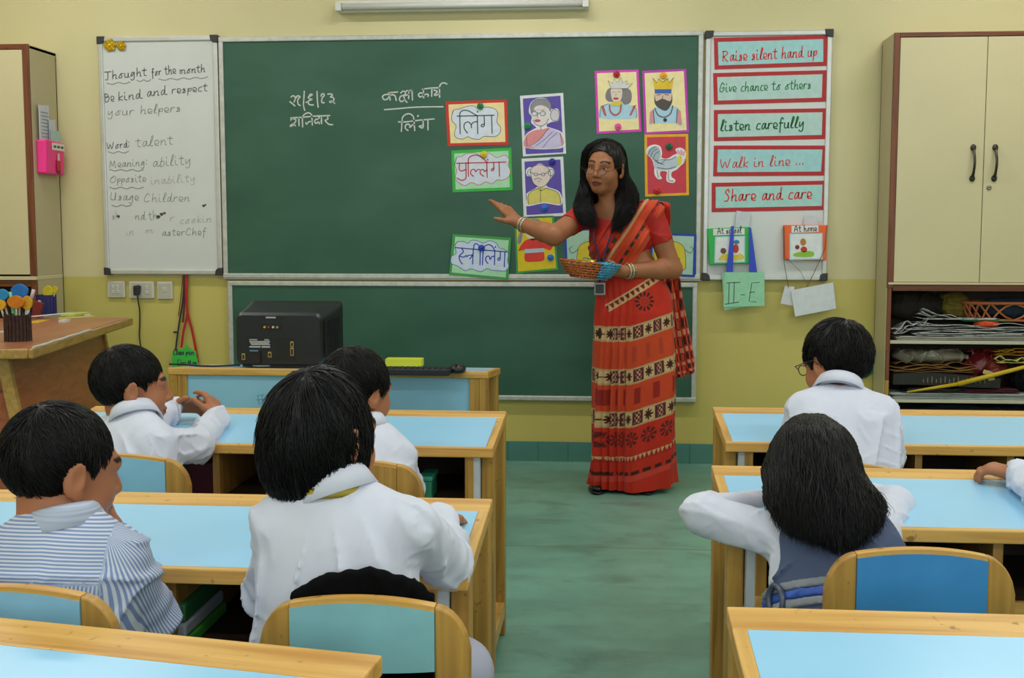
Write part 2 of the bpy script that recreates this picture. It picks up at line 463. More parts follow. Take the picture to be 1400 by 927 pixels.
# ------------------------------------------------------------------ boards
M_ALU = mat('aluminium frame', '#c9cbc8', .35, metal=.55, var=.05, vscale=20)
M_ALU_DIRTY = mat('worn aluminium frame', '#c3c4be', .4, metal=.4, var=.1, vscale=30)
M_CORNER = mat('black corner cap', '#2e2f30', .45)
M_WB = mat('white board enamel', '#cfd3d2', .28, var=.03, vscale=3)
def chalk_mat():
    m = bpy.data.materials.new('green chalkboard'); m.use_nodes = True; MATS['green chalkboard'] = m
    nt = m.node_tree; N = nt.nodes; L = nt.links; b = N['Principled BSDF']
    b.inputs['Roughness'].default_value = .42; b.inputs['Specular IOR Level'].default_value = .35
    tc = N.new('ShaderNodeTexCoord'); mp = N.new('ShaderNodeMapping'); mp.inputs['Scale'].default_value = (.8, 1, 1.6); L.new(tc.outputs['Object'], mp.inputs[0])
    n = N.new('ShaderNodeTexNoise'); n.inputs['Scale'].default_value = 2.4; n.inputs['Detail'].default_value = 8; L.new(mp.outputs[0], n.inputs['Vector'])
    r = N.new('ShaderNodeValToRGB'); e = r.color_ramp.elements
    e[0].position = .3; e[0].color = (*lin('#2c5443'), 1); e[1].position = .75; e[1].color = (*lin('#3d6653'), 1)
    L.new(n.outputs['Fac'], r.inputs[0]); L.new(r.outputs[0], b.inputs['Base Color'])
    n2 = N.new('ShaderNodeTexNoise'); n2.inputs['Scale'].default_value = 300; L.new(tc.outputs['Object'], n2.inputs['Vector'])
    bp = N.new('ShaderNodeBump'); bp.inputs['Strength'].default_value = .08; bp.inputs['Distance'].default_value = .001
    L.new(n2.outputs['Fac'], bp.inputs['Height']); L.new(bp.outputs[0], b.inputs['Normal'])
    return m
M_CHALK = chalk_mat()
BY = WY - .022                     # surface plane of the boards
def bp(px, py, y=BY): q = onY(px, py, y); return (q[0], q[2])
def board(name, label, cat, x0, x1, z0, z1, surf, frame, corners):
    t = thing(name, label, cat, ((x0 + x1) / 2, WY, z0))
    w = (x1 - x0) / 2; h = z1 - z0; f = .024
    MB().box((-w + .004, -.022, .004), (w - .004, -.004, h - .004)).build('writing_surface', surf, t)
    for a in (-1, 1):
        MB().box((min(a * w, a * (w - f)), -.03, 0), (max(a * w, a * (w - f)), 0, h)).build('side_frame', frame, t, bevel=.004)
    MB().box((-w, -.031, h - f), (w, 0, h)).build('top_frame', frame, t, bevel=.004)
    MB().box((-w, -.034, 0), (w, 0, f)).build('bottom_frame', frame, t, bevel=.004)
    if corners:
        for a in (-1, 1):
            for zz in (0, h):
                s_ = 1 if zz == 0 else -1
                poly = [(a * (w + .003), zz - s_ * .003), (a * (w - .038), zz - s_ * .003), (a * (w - .034), zz + s_ * .022), (a * (w - .022), zz + s_ * .034), (a * (w + .003), zz + s_ * .036)]
                MB().prism_y(poly, -.036, -.001).build('corner_cap', M_CORNER, t, bevel=.003)
    return t
bx0, bx1 = bp(298.5, 50)[0], bp(962, 50)[0]
CB = board('chalkboard', 'large green chalkboard with white Hindi chalk writing and picture cards', 'chalkboard', bx0, bx1, bp(304, 380)[1], bp(600, 47)[1], M_CHALK, M_ALU_DIRTY, False)
CB2 = board('lower_chalkboard', 'blank green chalkboard panel mounted below the large chalkboard', 'chalkboard', bx0 + .02, bx1 - .012, bp(955, 550)[1], bp(304, 384)[1], M_CHALK, M_ALU_DIRTY, False)
WBL = board('whiteboard', 'narrow whiteboard with handwritten thought for the month', 'whiteboard', bp(134, 60)[0], bp(297.5, 60)[0], bp(147, 375)[1], bp(200, 50)[1], M_WB, M_ALU, True)
WBR = board('whiteboard', 'narrow whiteboard carrying red-framed classroom rule strips', 'whiteboard', bp(965, 60)[0], bp(1138, 60)[0], bp(1050, 383)[1], bp(1050, 42)[1], M_WB, M_ALU, True)
# pull handle and a chalk ledge joint between the two green panels
MB().box((-1.2, -.03, -.006), (1.2, 0, .0)).build('chalk_ledge', M_ALU, CB, bevel=.002)

# ------------------------------------------------------------------ handwriting
# single-stroke letters; each point is two base-16 digits: x, y with baseline y=3, x-height y=7
GL = {
 'a': ('47 27 14 23 34 47|47 44 53 64', 5), 'b': ('2a 13 33 45 37 16', 4), 'c': ('47 27 14 23 43', 4), 'd': ('47 27 14 23 34 47|4b 44 53 63', 5),
 'e': ('14 45 37 17 14 23 43', 4), 'f': ('4a 3b 29 20|17 47', 4), 'g': ('47 27 14 24 47|47 41 20 11', 5), 'h': ('1b 13|15 37 46 43 53', 5),
 'i': ('17 14 23 33|19 1a', 3), 'j': ('27 21 10|29 2a', 3), 'k': ('1b 13|47 15 43', 4), 'l': ('14 3a 2b 14 23 33', 3), 'm': ('13 17|16 27 36 33|36 57 66 63 73', 7),
 'n': ('13 17|15 37 46 43 53', 5), 'o': ('37 14 23 44 37 57', 5), 'p': ('17 10|15 37 46 34 14', 4), 'q': ('47 27 14 24 47 40', 5), 'r': ('13 17|15 27 47', 4),
 's': ('13 36 27 16 35 33 13', 4), 't': ('2a 24 33 43|08 48', 4), 'u': ('17 14 23 44 47|47 44 53', 5), 'v': ('17 23 47', 4), 'w': ('17 23 36 53 67', 6), 'x': ('17 43|47 13', 4),
 'y': ('17 14 24 47|47 41 20 11', 5), 'z': ('17 47 13 43', 4),
 'T': ('0a 6a|3a 33 13', 6), 'B': ('1a 13|1a 49 47 17|17 57 55 33 13', 6), 'W': ('0a 23 48 63 8a', 9), 'M': ('03 1a 34 5a 63 73', 8), 'O': ('39 17 14 33 65 69 4a 28', 7),
 'U': ('1a 14 33 54 5a|5a 54 63', 7), 'C': ('59 3b 17 14 33 54', 6), 'R': ('1a 13|0a 4a 58 16|26 53 63', 7), 'G': ('59 3b 17 14 33 55 57 36', 6), 'L': ('3b 1a 13 53', 5),
 'S': ('49 3b 19 37 45 33 13', 5), 'A': ('03 3b 63|16 56', 7), 'E': ('5a 1a 13 53|17 47', 6), 'I': ('0b 6b|3b 33|03 63', 7), 'H': ('1b 13|5b 53|17 57', 6), 'P': ('1a 13|1a 4a 57 16', 5),
 '.': ('13 14', 2), ':': ('14 15|18 19', 2), '-': ('16 56', 6), '/': ('00 4b', 5), '1': ('18 2a 23', 3)}
def text_strokes(txt, sharp=False):
    out = []; x = 0.0
    for ch in txt:
        if ch == ' ': x += 4; continue
        g, adv = GL[ch]
        for st in g.split('|'):
            pts = [np.array([x + int(p[0], 16), int(p[1], 16) - 3]) for p in st.split()]
            out.append(pts if sharp else catmull(pts, 4))
        x += adv + .6
    return out, x
def write(parent, txt, p0, p1, h, w, m, y, slant=.12, name='writing', sharp=False):
    """txt along the line p0 -> p1 (x, z pairs on the plane y); h = height of a small letter"""
    words = txt.split(' ')
    if len(words) > 1:                      # each word is a piece of its own
        tot = text_strokes(txt, sharp)[1]; x = 0.0; p0 = np.array(p0); p1 = np.array(p1)
        for w_ in words:
            L_ = text_strokes(w_, sharp)[1]; write(parent, w_, p0 + (p1 - p0) * x / tot, p0 + (p1 - p0) * (x + L_) / tot, h, w, m, y, slant, name, sharp); x += L_ + 4
        return
    st, W = text_strokes(txt, sharp)
    p0 = np.array(p0); p1 = np.array(p1); d = p1 - p0; ln = np.linalg.norm(d); d /= ln; n = np.array([-d[1], d[0]])
    mb = MB()
    for s in st: mb.ribbon([p0 + d * ((q[0] + slant * q[1]) * ln / W) + n * (q[1] * h / 4) for q in s], w, y)
    return mb.build(name, m, parent, world=True)
def strokes_px(parent, strokes, org, sc, w, m, y, name='writing', n=4, dots=()):
    """strokes given in zoomed-crop pixels (crop origin org, magnification sc) laid on the plane y"""
    mb = MB()
    for s in strokes:
        pts = [bp(org[0] + a / sc, org[1] + b / sc, y) for a, b in s]
        mb.ribbon(catmull(pts, n), w, y)
    for (a, b) in dots:
        c = np.array(bp(org[0] + a / sc, org[1] + b / sc, y))
        mb.add([(c[0] + w * .8 * math.cos(k), y, c[1] + w * .8 * math.sin(k)) for k in np.linspace(0, 2 * math.pi, 9)[:-1]], [tuple(range(8))])
    return mb.build(name, m, parent, world=True)
M_CHALKW = mat('white chalk', '#c9d0c8', .9, var=.15, vscale=150)
M_INK_BLACK = mat('black marker', '#3d4244', .6, var=0)
M_INK_GREY = mat('fading grey marker', '#7f8686', .6, var=0)
M_INK_FAINT = mat('faint grey marker', '#a3a9a8', .6, var=0)
yw = BY - .0012
S3 = 4.2125
S_DATE = [[(118, 190), (150, 165), (195, 178), (205, 225), (180, 290)], [(95, 285), (140, 320), (195, 370)], [(228, 205), (240, 172), (275, 165), (300, 190), (275, 215), (255, 260), (262, 330), (305, 362)], [(388, 70), (378, 250), (372, 360), (398, 460)],
          [(490, 155), (520, 130), (555, 140), (520, 165), (470, 190), (490, 220), (550, 240), (480, 265), (470, 300), (495, 345), (575, 350)], [(425, 300), (455, 285)], [(650, 75), (655, 250), (672, 395)], [(730, 170), (745, 130), (785, 125), (795, 160), (765, 190), (745, 240), (750, 300), (795, 305)],
          [(870, 130), (930, 125), (965, 150), (920, 185), (985, 205), (990, 255), (930, 300), (905, 285), (945, 270), (1010, 318)]]
S_DAY = [[(110, 615), (350, 602), (600, 580), (910, 568)], [(112, 660), (140, 625), (180, 640), (215, 650), (205, 700), (150, 745), (105, 770), (110, 790), (160, 765), (180, 740), (205, 775)], [(275, 610), (282, 775)], [(355, 800), (350, 620), (375, 560), (430, 520), (490, 515), (535, 550), (545, 600)], [(420, 715), (440, 745), (475, 700), (540, 685)], [(545, 590), (553, 760)],
         [(690, 650), (640, 640), (600, 680), (625, 725), (670, 700), (695, 670)], [(690, 600), (695, 735)], [(738, 595), (742, 732)], [(865, 600), (870, 640), (815, 665), (850, 710), (900, 750), (970, 752)]]
S_CLASS = [[(180, 270), (120, 275), (88, 310), (115, 350), (165, 340), (195, 290), (250, 275), (285, 300), (298, 360)], [(180, 245), (320, 232)], [(195, 248), (205, 355)],
           [(370, 250), (400, 220), (440, 235), (430, 275), (365, 300), (350, 350), (380, 380), (430, 345), (415, 300), (490, 270)], [(430, 350), (462, 392)], [(490, 212), (490, 335)], [(455, 215), (545, 205)], [(540, 205), (548, 355)],
           [(715, 260), (670, 245), (640, 275), (665, 310), (710, 290), (760, 265), (790, 275), (785, 300)], [(700, 190), (830, 172), (965, 170)], [(715, 190), (720, 322)], [(845, 185), (842, 298)], [(880, 205), (915, 215), (925, 235), (885, 270), (900, 285), (960, 262)], [(962, 180), (965, 312)], [(960, 175), (975, 120), (1020, 92), (1075, 110)]]
S_UL = [[(120, 503), (300, 490), (600, 465), (1015, 458)]]
S_LING = [[(335, 690), (450, 690), (650, 665), (880, 645)], [(378, 835), (388, 690), (395, 625), (440, 578), (510, 568), (560, 610), (572, 680)], [(480, 822), (440, 790), (445, 740), (480, 725), (510, 745), (505, 775)], [(520, 770), (545, 740), (580, 735)], [(572, 665), (582, 822)], [(710, 660), (708, 780), (650, 760), (690, 748)], [(785, 670), (785, 812)]]
for st, dots, og, sc_ in ((S_DATE, (), (390, 120), 14.94), (S_DAY, (), (390, 120), 14.94), (S_CLASS, (), (515, 105), 11.2), (S_UL, (), (515, 105), 11.2), (S_LING, [(632, 600)], (515, 105), 11.2)):
    strokes_px(CB, st, og, sc_, .0066, M_CHALKW, yw, 'chalk_writing', dots=dots)
# smudges of wiped chalk on the green panels
M_SMUDGE = mat('wiped chalk smudge', '#4a6f5e', .9, var=.12, vscale=40)

# left whiteboard: lines traced from the board
L1 = dict(parent=WBL, y=yw)
def line(txt, a, b, h, w, m): write(WBL, txt, bp(*a), bp(*b), h, w * .8, m, yw)
line('Thought', (143, 109), (201, 103), .021, .0048, M_INK_BLACK)
line('for', (207, 104), (221, 102), .018, .0048, M_INK_BLACK)
line('the', (225, 102), (241, 100), .021, .0046, M_INK_BLACK)
line('month', (245, 101), (281, 98), .019, .0046, M_INK_BLACK)
line('Be', (143, 140), (157, 138), .024, .0042, M_INK_BLACK)
line('kind', (161, 138), (194, 134), .022, .0044, M_INK_BLACK)
line('and', (200, 132), (228, 129), .022, .0044, M_INK_BLACK)
line('respect', (234, 128), (284, 124), .020, .0042, M_INK_BLACK)
line('your', (146, 158), (184, 157), .022, .0036, M_INK_GREY)
line('helpers', (191, 156), (248, 152), .021, .0038, M_INK_GREY)
line('Word:', (146, 204), (178, 201), .018, .004, M_INK_BLACK)
line('talent', (185, 201), (237, 197), .024, .0034, M_INK_GREY)
line('Meaning:', (150, 229), (202, 226), .019, .0036, M_INK_GREY)
line('ability', (208, 228), (262, 224), .025, .0034, M_INK_GREY)
line('Opposite', (150, 250), (200, 248), .019, .0034, M_INK_GREY)
line('inability', (205, 252), (268, 248), .020, .003, M_INK_FAINT)
line('Usage', (150, 273), (190, 274), .021, .0034, M_INK_GREY)
line('Children', (196, 276), (260, 275), .021, .003, M_INK_GREY)
line('sh', (153, 300), (164, 298), .019, .003, M_INK_FAINT)
line('nd', (184, 300), (199, 300), .020, .0032, M_INK_GREY)
line('th', (203, 301), (216, 299), .022, .0032, M_INK_GREY)
line('r', (231, 303), (240, 302), .020, .003, M_INK_FAINT)
line('cookin', (245, 306), (290, 303), .018, .003, M_INK_FAINT)
line('in', (172, 322), (184, 320), .018, .0026, M_INK_FAINT)
line('m', (198, 319), (210, 318), .015, .003, M_INK_FAINT)
line('asterChef', (221, 322), (282, 321), .018, .0032, M_INK_GREY)
def wavy(parent, a, b, n, amp, w, m):
    p = [bp(a[0] + (b[0] - a[0]) * i / (2 * n), a[1] + (b[1] - a[1]) * i / (2 * n) + (amp if i % 2 else -amp)) for i in range(2 * n + 1)]
    mb = MB(); mb.ribbon(catmull(p, 4), w, yw); return mb.build('wavy_underline', m, parent, world=True)
for a, b, n in (((146, 114.5), (178, 113), 2), ((187, 110.5), (206, 110), 2), ((217, 109), (284, 106), 4), ((148, 208.5), (176, 208), 2), ((150, 232.5), (196, 233), 3), ((150, 257), (196, 257), 3), ((153, 281.5), (180, 281), 2)):
    wavy(WBL, a, b, n, 1.1, .0036, M_INK_GREY)
mb = MB()
for (px, py, r) in ((162, 296, 2.2), (216.5, 296.5, 3.0), (221, 293, 2.6), (225, 291.5, 2), (278.5, 281.5, 2.2), (281, 280, 1.4)):
    c = bp(px, py); rr = r * .0036
    mb.add([(c[0] + rr * (1 + .3 * math.sin(3 * k)) * math.cos(k), yw, c[1] + rr * .8 * math.sin(k)) for k in np.linspace(0, 2 * math.pi, 13)[:-1]], [tuple(range(12))])
mb.build('ink_smear', M_INK_BLACK, WBL, world=True)

# two gold foil flowers on the left whiteboard
M_GOLD = mat('gold foil', '#e3bb1e', .25, metal=.5, var=.15, vscale=120)
for (px, py, r, lb) in ((151, 62, .034, 'larger crumpled gold foil flower stuck on the whiteboard corner'), (166.5, 63, .026, 'smaller gold foil flower stuck beside the larger one')):
    c = bp(px, py); t = thing('foil_flower', lb, 'decoration', (c[0], BY - .001, c[1]))
    for k in range(6):
        a = k * math.pi / 3 + .2
        mb = MB(); pts = []
        for q in range(9):
            u = q / 8 * 2 * math.pi
            rr = r * .42; pts.append((r * .55 * math.cos(a) + rr * math.cos(u), -.004 - .006 * (q % 2) - .003 * (k % 2), r * .55 * math.sin(a) + rr * math.sin(u)))
        n0 = len(pts); mb.add(pts[:8] + [(r * .55 * math.cos(a), -.014, r * .55 * math.sin(a)), (0, -.002, 0)], [(i, (i + 1) % 8, 8) for i in range(8)])
        mb.build('petal', M_GOLD, t)
    vs, fs = uvsphere((0, -.01, 0), (r * .3, r * .22, r * .3), 10, 6); MB().add(vs, fs).build('flower_centre', M_GOLD, t)

# ------------------------------------------------------------------ cards on the board
CLR = {}
def paper(hexc, nm=None): return mat('card ' + hexc, hexc, .6, var=.05, vscale=30)
def rot_rect(q, inset_px=0):
    """quad in pixels (TL, TR, BR, BL) -> list shrunk towards its centre by inset pixels"""
    q = np.array(q, float); c = q.mean(0); out = []
    for p in q:
        d = p - c; out.append(c + d - np.sign(d) * inset_px)
    return [tuple(p) for p in out]
def card(name, label, quad, border, sheet, inset, th=.0015, base_y=BY, cat='card', group=None):
    c = np.mean([bp(*p) for p in quad], axis=0); zb = min(bp(*p)[1] for p in quad)
    t = thing(name, label, cat, (c[0], base_y - .0005, zb), 0, group)
    y = base_y - .0005
    MB().prism_y([bp(*p, y) for p in quad], y - th, y).build('border', paper(border), t, world=True)
    if sheet:
        y -= th; MB().prism_y([bp(*p, y) for p in rot_rect(quad, inset)], y - .0006, y).build('sheet', paper(sheet), t, world=True); y -= .0006
    return t, y
def poly_part(t, pts, hexc, y, name, n=4, th=.0005, smooth=True, org=(0, 0), sc=1.0):
    p = [bp(org[0] + a / sc, org[1] + b / sc, y) for a, b in pts]
    if smooth: p = catmull(p, n, True)
    MB().prism_y([tuple(q) for q in p], y - th, y).build(name, paper(hexc), t, world=True)
    return y - th
def lines(t, strokes, hexc, y, w, org, sc, name='outline', n=4, dots=()):
    m = mat('ink ' + hexc, hexc, .6, var=0)
    return strokes_px(t, strokes, org, sc, w, m, y - .0003, name, n, dots)
def ring(cx, cy, rx, ry, n=14): return [(cx + rx * math.cos(k * 2 * math.pi / n), cy + ry * math.sin(k * 2 * math.pi / n)) for k in range(n)] 
def cring(cx, cy, rx, ry, n=14): r = ring(cx, cy, rx, ry, n); return r + [r[0], r[1]]

O6, S6 = (600, 120), 6.178
O7, S7 = (600, 260), 6.622
O8, S8 = (800, 80), 4.6375
# word cards
t, y = card('word_card', 'red-bordered word card with dark green Hindi lettering on a cloud', [(609, 139), (693, 136), (695, 198), (612, 200)], '#c9301f', '#ecd9a0', 4)
CLOUD1 = [(110, 235), (125, 190), (180, 178), (225, 160), (290, 153), (330, 172), (400, 163), (470, 178), (498, 215), (490, 290), (520, 330), (515, 382), (470, 412), (385, 410), (340, 435), (280, 428), (245, 413), (200, 433), (140, 415), (135, 370), (146, 320), (112, 280)]
y = poly_part(t, CLOUD1, '#d5dcea', y, 'cloud', org=O6, sc=S6)
lines(t, [CLOUD1 + CLOUD1[:2]], '#5a6a70', y, .0028, O6, S6)
lines(t, [[(155, 240), (465, 232)], [(180, 388), (177, 240), (182, 208), (208, 191), (252, 196), (322, 236)], [(242, 382), (215, 345), (216, 305), (245, 288), (270, 308), (275, 338)], [(275, 312), (292, 292), (325, 286)], [(325, 236), (328, 387)],
          [(382, 238), (384, 318), (362, 328), (360, 314), (382, 306)], [(445, 234), (450, 384)]], '#2e5a58', y, .0056, O6, S6, 'lettering', dots=[(327, 203)])
t, y = card('word_card', 'bright green-bordered word card with red Hindi lettering on a cloud', [(617, 206), (699, 202), (701, 260), (619, 263)], '#35b045', '#a9dcb4', 4)
CLOUD2 = [(135, 650), (150, 590), (190, 582), (235, 555), (310, 552), (350, 575), (420, 550), (490, 590), (550, 570), (592, 600), (585, 655), (603, 700), (590, 750), (540, 780), (490, 778), (450, 810), (395, 795), (340, 822), (275, 800), (220, 825), (155, 790), (140, 745), (152, 700)]
y = poly_part(t, CLOUD2, '#cfd8e8', y, 'cloud', org=O6, sc=S6)
lines(t, [CLOUD2 + CLOUD2[:2]], '#c65a62', y, .0028, O6, S6)
lines(t, [[(150, 638), (565, 628)], [(175, 640), (172, 690), (195, 702), (228, 690)], [(228, 640), (230, 748), (222, 772), (190, 782), (155, 763)], [(250, 748), (248, 635), (256, 590), (300, 569), (350, 580), (405, 626)],
          [(292, 747), (268, 725), (276, 695), (300, 690), (312, 710), (326, 692), (345, 690)], [(378, 747), (350, 725), (353, 698), (375, 690), (386, 708), (405, 692)], [(405, 632), (408, 757)], [(462, 632), (464, 690), (446, 700), (446, 686), (464, 680)], [(508, 630), (512, 747)]],
      '#b8323f', y, .0056, O6, S6, 'lettering', dots=[(413, 608)])
t, y = card('word_card', 'dark green-bordered word card with blue Hindi lettering tilted over the lower board frame', [(619, 320), (699, 325), (695, 383), (614, 376)], '#3f9a48', '#a5dbb2', 3.5, base_y=WY - .0355)
CLOUD3 = [(145, 500), (170, 468), (225, 466), (265, 480), (300, 452), (360, 462), (400, 480), (460, 458), (520, 480), (545, 520), (600, 540), (628, 575), (622, 640), (632, 690), (600, 732), (540, 728), (480, 725), (435, 710), (380, 738), (320, 720), (285, 712), (240, 728), (190, 700), (165, 685), (112, 660), (115, 600), (155, 572)]
y = poly_part(t, CLOUD3, '#c9d6ea', y, 'cloud', org=O7, sc=S7)
lines(t, [CLOUD3 + CLOUD3[:2]], '#4a5fb0', y, .0028, O7, S7)
lines(t, [[(150, 520), (380, 540), (612, 558)], [(208, 530), (222, 558), (198, 582), (184, 602), (192, 640), (212, 668)], [(190, 598), (224, 606), (248, 590)], [(250, 604), (272, 590), (308, 588)], [(312, 532), (305, 668)], [(306, 590), (280, 622)],
          [(372, 678), (374, 545), (366, 510), (344, 486), (322, 492), (314, 530)], [(395, 676), (402, 545), (420, 505), (458, 494), (490, 516), (506, 550)], [(445, 664), (424, 636), (430, 604), (455, 598), (464, 628), (480, 602), (504, 600)], [(506, 552), (503, 676)],
          [(556, 558), (554, 626), (536, 634), (536, 618), (554, 612)], [(598, 562), (592, 692)]], '#2b3fae', y, .0056, O7, S7, 'lettering', dots=[(512, 515)])

# grandmother card
t, y = card('picture_card', 'purple picture card of a grey-haired woman in spectacles and pink blouse', [(711, 131), (770, 127), (774, 210), (715, 214)], '#d7dbe0', '#5a48a4', 3.8)
poly_part(t, [(733, 528), (1048, 512), (1050, 545), (736, 560)], '#5a48a4', y, 'foot_strip', smooth=False, org=O6, sc=S6)
yb = y
y = poly_part(t, [(720, 470), (735, 395), (800, 350), (822, 335), (780, 295), (785, 245), (760, 205), (775, 130), (830, 90), (900, 90), (945, 130), (955, 180), (1000, 175), (1022, 225), (1005, 280), (950, 290), (915, 310), (920, 330), (1010, 360), (1055, 400), (1058, 500), (900, 520), (740, 508)], '#dfe0e4', y, 'cutout', org=O6, sc=S6)
y2 = poly_part(t, [(730, 500), (735, 410), (800, 362), (880, 350), (930, 340), (1010, 372), (1045, 420), (1045, 485), (900, 505)], '#d9898c', y, 'blouse', org=O6, sc=S6)
poly_part(t, [(770, 490), (850, 440), (905, 370), (940, 345), (1000, 365), (1022, 400), (1035, 490), (880, 510)], '#c6bddf', y2, 'shawl', org=O6, sc=S6)
y3 = poly_part(t, [(795, 200), (800, 160), (850, 145), (910, 155), (932, 200), (928, 260), (900, 305), (860, 322), (815, 305), (795, 270)], '#ddd3d3', y, 'face', org=O6, sc=S6)
poly_part(t, [(780, 215), (775, 150), (810, 105), (870, 92), (920, 105), (950, 150), (940, 200), (922, 170), (870, 148), (815, 160), (795, 205)], '#8b8890', y3, 'hair', org=O6, sc=S6)
poly_part(t, ring(980, 232, 36, 48), '#c9c5cf', y3, 'hair_bun', org=O6, sc=S6)
poly_part(t, ring(833, 278, 26, 12), '#b4515a', y3, 'lips', org=O6, sc=S6)
lines(t, [cring(808, 218, 24, 17), cring(878, 218, 22, 17), [(832, 214), (854, 214)]], '#3f7f96', y3 - .0006, .003, O6, S6, 'spectacles_line')
lines(t, [[(780, 215), (775, 150), (810, 105), (870, 92), (920, 105), (950, 150), (940, 200)], [(795, 270), (815, 305), (860, 322), (900, 305), (928, 260)], [(860, 322), (865, 355)], [(915, 300), (920, 335)], [(770, 490), (850, 440), (905, 370), (930, 345)], [(880, 505), (930, 440), (1000, 380)], [(820, 490), (900, 430), (960, 370)], [(1025, 380), (1040, 490)], [(745, 490), (740, 420)],
          cring(980, 232, 38, 50), [(836, 225), (830, 250)], [(798, 195), (820, 190)], [(862, 190), (890, 188)]], '#45454d', y3 - .0008, .0022, O6, S6, dots=[(842, 185)])
# grandfather card
t, y = card('picture_card', 'purple picture card of a bald man with moustache and yellow shirt', [(713, 217), (770, 214), (774, 295), (716, 298)], '#d7dbe0', '#5a48a4', 4)
y = poly_part(t, [(742, 930), (745, 890), (830, 838), (800, 800), (775, 750), (745, 745), (735, 700), (760, 672), (790, 670), (850, 640), (910, 665), (960, 680), (975, 720), (955, 752), (925, 800), (915, 835), (1020, 880), (1035, 990), (890, 975), (740, 1000)], '#dfe0e4', y, 'cutout', org=O6, sc=S6)
y2 = poly_part(t, [(752, 985), (758, 895), (838, 845), (905, 845), (1010, 888), (1025, 980), (890, 965)], '#d3c866', y, 'shirt', org=O6, sc=S6)
y3 = poly_part(t, [(775, 720), (785, 675), (850, 648), (920, 675), (945, 730), (930, 790), (880, 835), (840, 835), (795, 800)], '#dccbc4', y2, 'face', org=O6, sc=S6)
lines(t, [cring(820, 732, 14, 12), cring(880, 732, 14, 12), [(834, 732), (866, 732)], [(765, 708), (806, 728)], [(894, 728), (935, 705)]], '#3f7f96', y3 - .0004, .003, O6, S6, 'spectacles_line')
lines(t, [[(805, 775), (840, 762), (872, 778)], [(840, 790), (856, 790)], [(775, 720), (785, 675), (850, 648), (920, 675), (945, 730), (930, 790), (880, 835), (840, 835), (795, 800), (775, 720)], cring(945, 715, 22, 28), [(770, 745), (750, 730), (752, 700), (772, 688)], [(862, 845), (858, 925), (858, 965)], [(838, 845), (862, 870), (905, 845)], [(760, 985), (758, 895), (838, 848)], [(905, 845), (1010, 890), (1028, 985)]], '#45454d', y3 - .0005, .0022, O6, S6)

# queen and king cards
t, y = card('picture_card', 'pink-bordered picture card of a crowned queen with wavy hair', [(813, 97), (873, 95), (877, 180), (816, 183)], '#d63fb8', '#efe0a8', 3.2)
y1 = poly_part(t, [(92, 375), (100, 305), (150, 285), (230, 280), (300, 300), (325, 320), (325, 375), (210, 385)], '#a9cfe4', y, 'dress', org=O8, sc=S8)
poly_part(t, [(100, 300), (118, 300), (138, 368), (120, 360)], '#b85a52', y1, 'sleeve_trim', smooth=False, org=O8, sc=S8)
poly_part(t, [(325, 295), (308, 298), (280, 360), (292, 362)], '#b85a52', y1, 'sleeve_trim', smooth=False, org=O8, sc=S8)
y2 = poly_part(t, [(128, 240), (140, 200), (170, 185), (250, 188), (285, 200), (296, 240), (285, 280), (250, 292), (225, 270), (160, 275), (138, 265)], '#7d7a7c', y1, 'hair', org=O8, sc=S8)
y3 = poly_part(t, [(162, 205), (175, 188), (225, 188), (235, 215), (228, 260), (200, 275), (172, 262)], '#e2cfc0', y2, 'face', org=O8, sc=S8)
poly_part(t, [(145, 140), (172, 160), (185, 128), (205, 155), (228, 120), (240, 155), (265, 140), (262, 165), (300, 155), (270, 190), (165, 190)], '#d4d6d2', y3, 'crown', smooth=False, org=O8, sc=S8)
poly_part(t, [(172, 280), (230, 275), (228, 298), (175, 300)], '#d9c23a', y3, 'collar_necklace', org=O8, sc=S8)
poly_part(t, ring(195, 254, 18, 7), '#b2323c', y3, 'lips', org=O8, sc=S8)
lines(t, [[(155, 295), (160, 335), (190, 358), (220, 340), (228, 295)]], '#b4574c', y3 - .0006, .007, O8, S8, 'bead_necklace')
lines(t, [[(145, 140), (172, 160), (185, 128), (205, 155), (228, 120), (240, 155), (265, 140), (262, 165), (300, 155), (270, 190), (165, 190), (145, 140)], [(92, 375), (100, 305), (150, 285)], [(325, 375), (325, 320), (300, 300)], [(172, 215), (188, 210)], [(206, 210), (222, 212)], [(196, 218), (194, 238)]], '#55504f', y3 - .0007, .0018, O8, S8, n=1)
t, y = card('picture_card', 'magenta-bordered picture card of a bearded king with golden crown', [(878, 97), (938, 94), (942, 181), (881, 184)], '#c238b4', '#efe0a8', 3.2)
y1 = poly_part(t, [(408, 415), (412, 345), (440, 315), (500, 300), (570, 305), (605, 335), (612, 425), (560, 410), (440, 412)], '#a9cfe4', y, 'robe', org=O8, sc=S8)
poly_part(t, [(408, 412), (412, 340), (432, 325), (440, 410)], '#d98f92', y1, 'sleeve', smooth=False, org=O8, sc=S8)
poly_part(t, [(612, 422), (606, 335), (585, 320), (578, 405)], '#d98f92', y1, 'sleeve', smooth=False, org=O8, sc=S8)
y2 = poly_part(t, [(445, 215), (545, 215), (545, 265), (520, 305), (470, 305), (447, 265)], '#dcc0ab', y1, 'face', org=O8, sc=S8)
poly_part(t, [(440, 230), (450, 270), (490, 255), (540, 270), (550, 225), (550, 280), (515, 330), (470, 315), (442, 285)], '#4f4a48', y2, 'beard', org=O8, sc=S8)
poly_part(t, [(440, 195), (548, 195), (546, 222), (442, 222)], '#3d63b4', y2, 'crown_band', smooth=False, org=O8, sc=S8)
poly_part(t, [(428, 125), (455, 155), (465, 128), (490, 150), (525, 128), (535, 155), (560, 122), (550, 195), (440, 195)], '#e0bf2c', y2, 'crown', smooth=False, org=O8, sc=S8)
lines(t, [[(442, 315), (460, 355), (500, 372), (540, 350), (556, 300)]], '#5a4b47', y2 - .0006, .005, O8, S8, 'bead_necklace', dots=[])
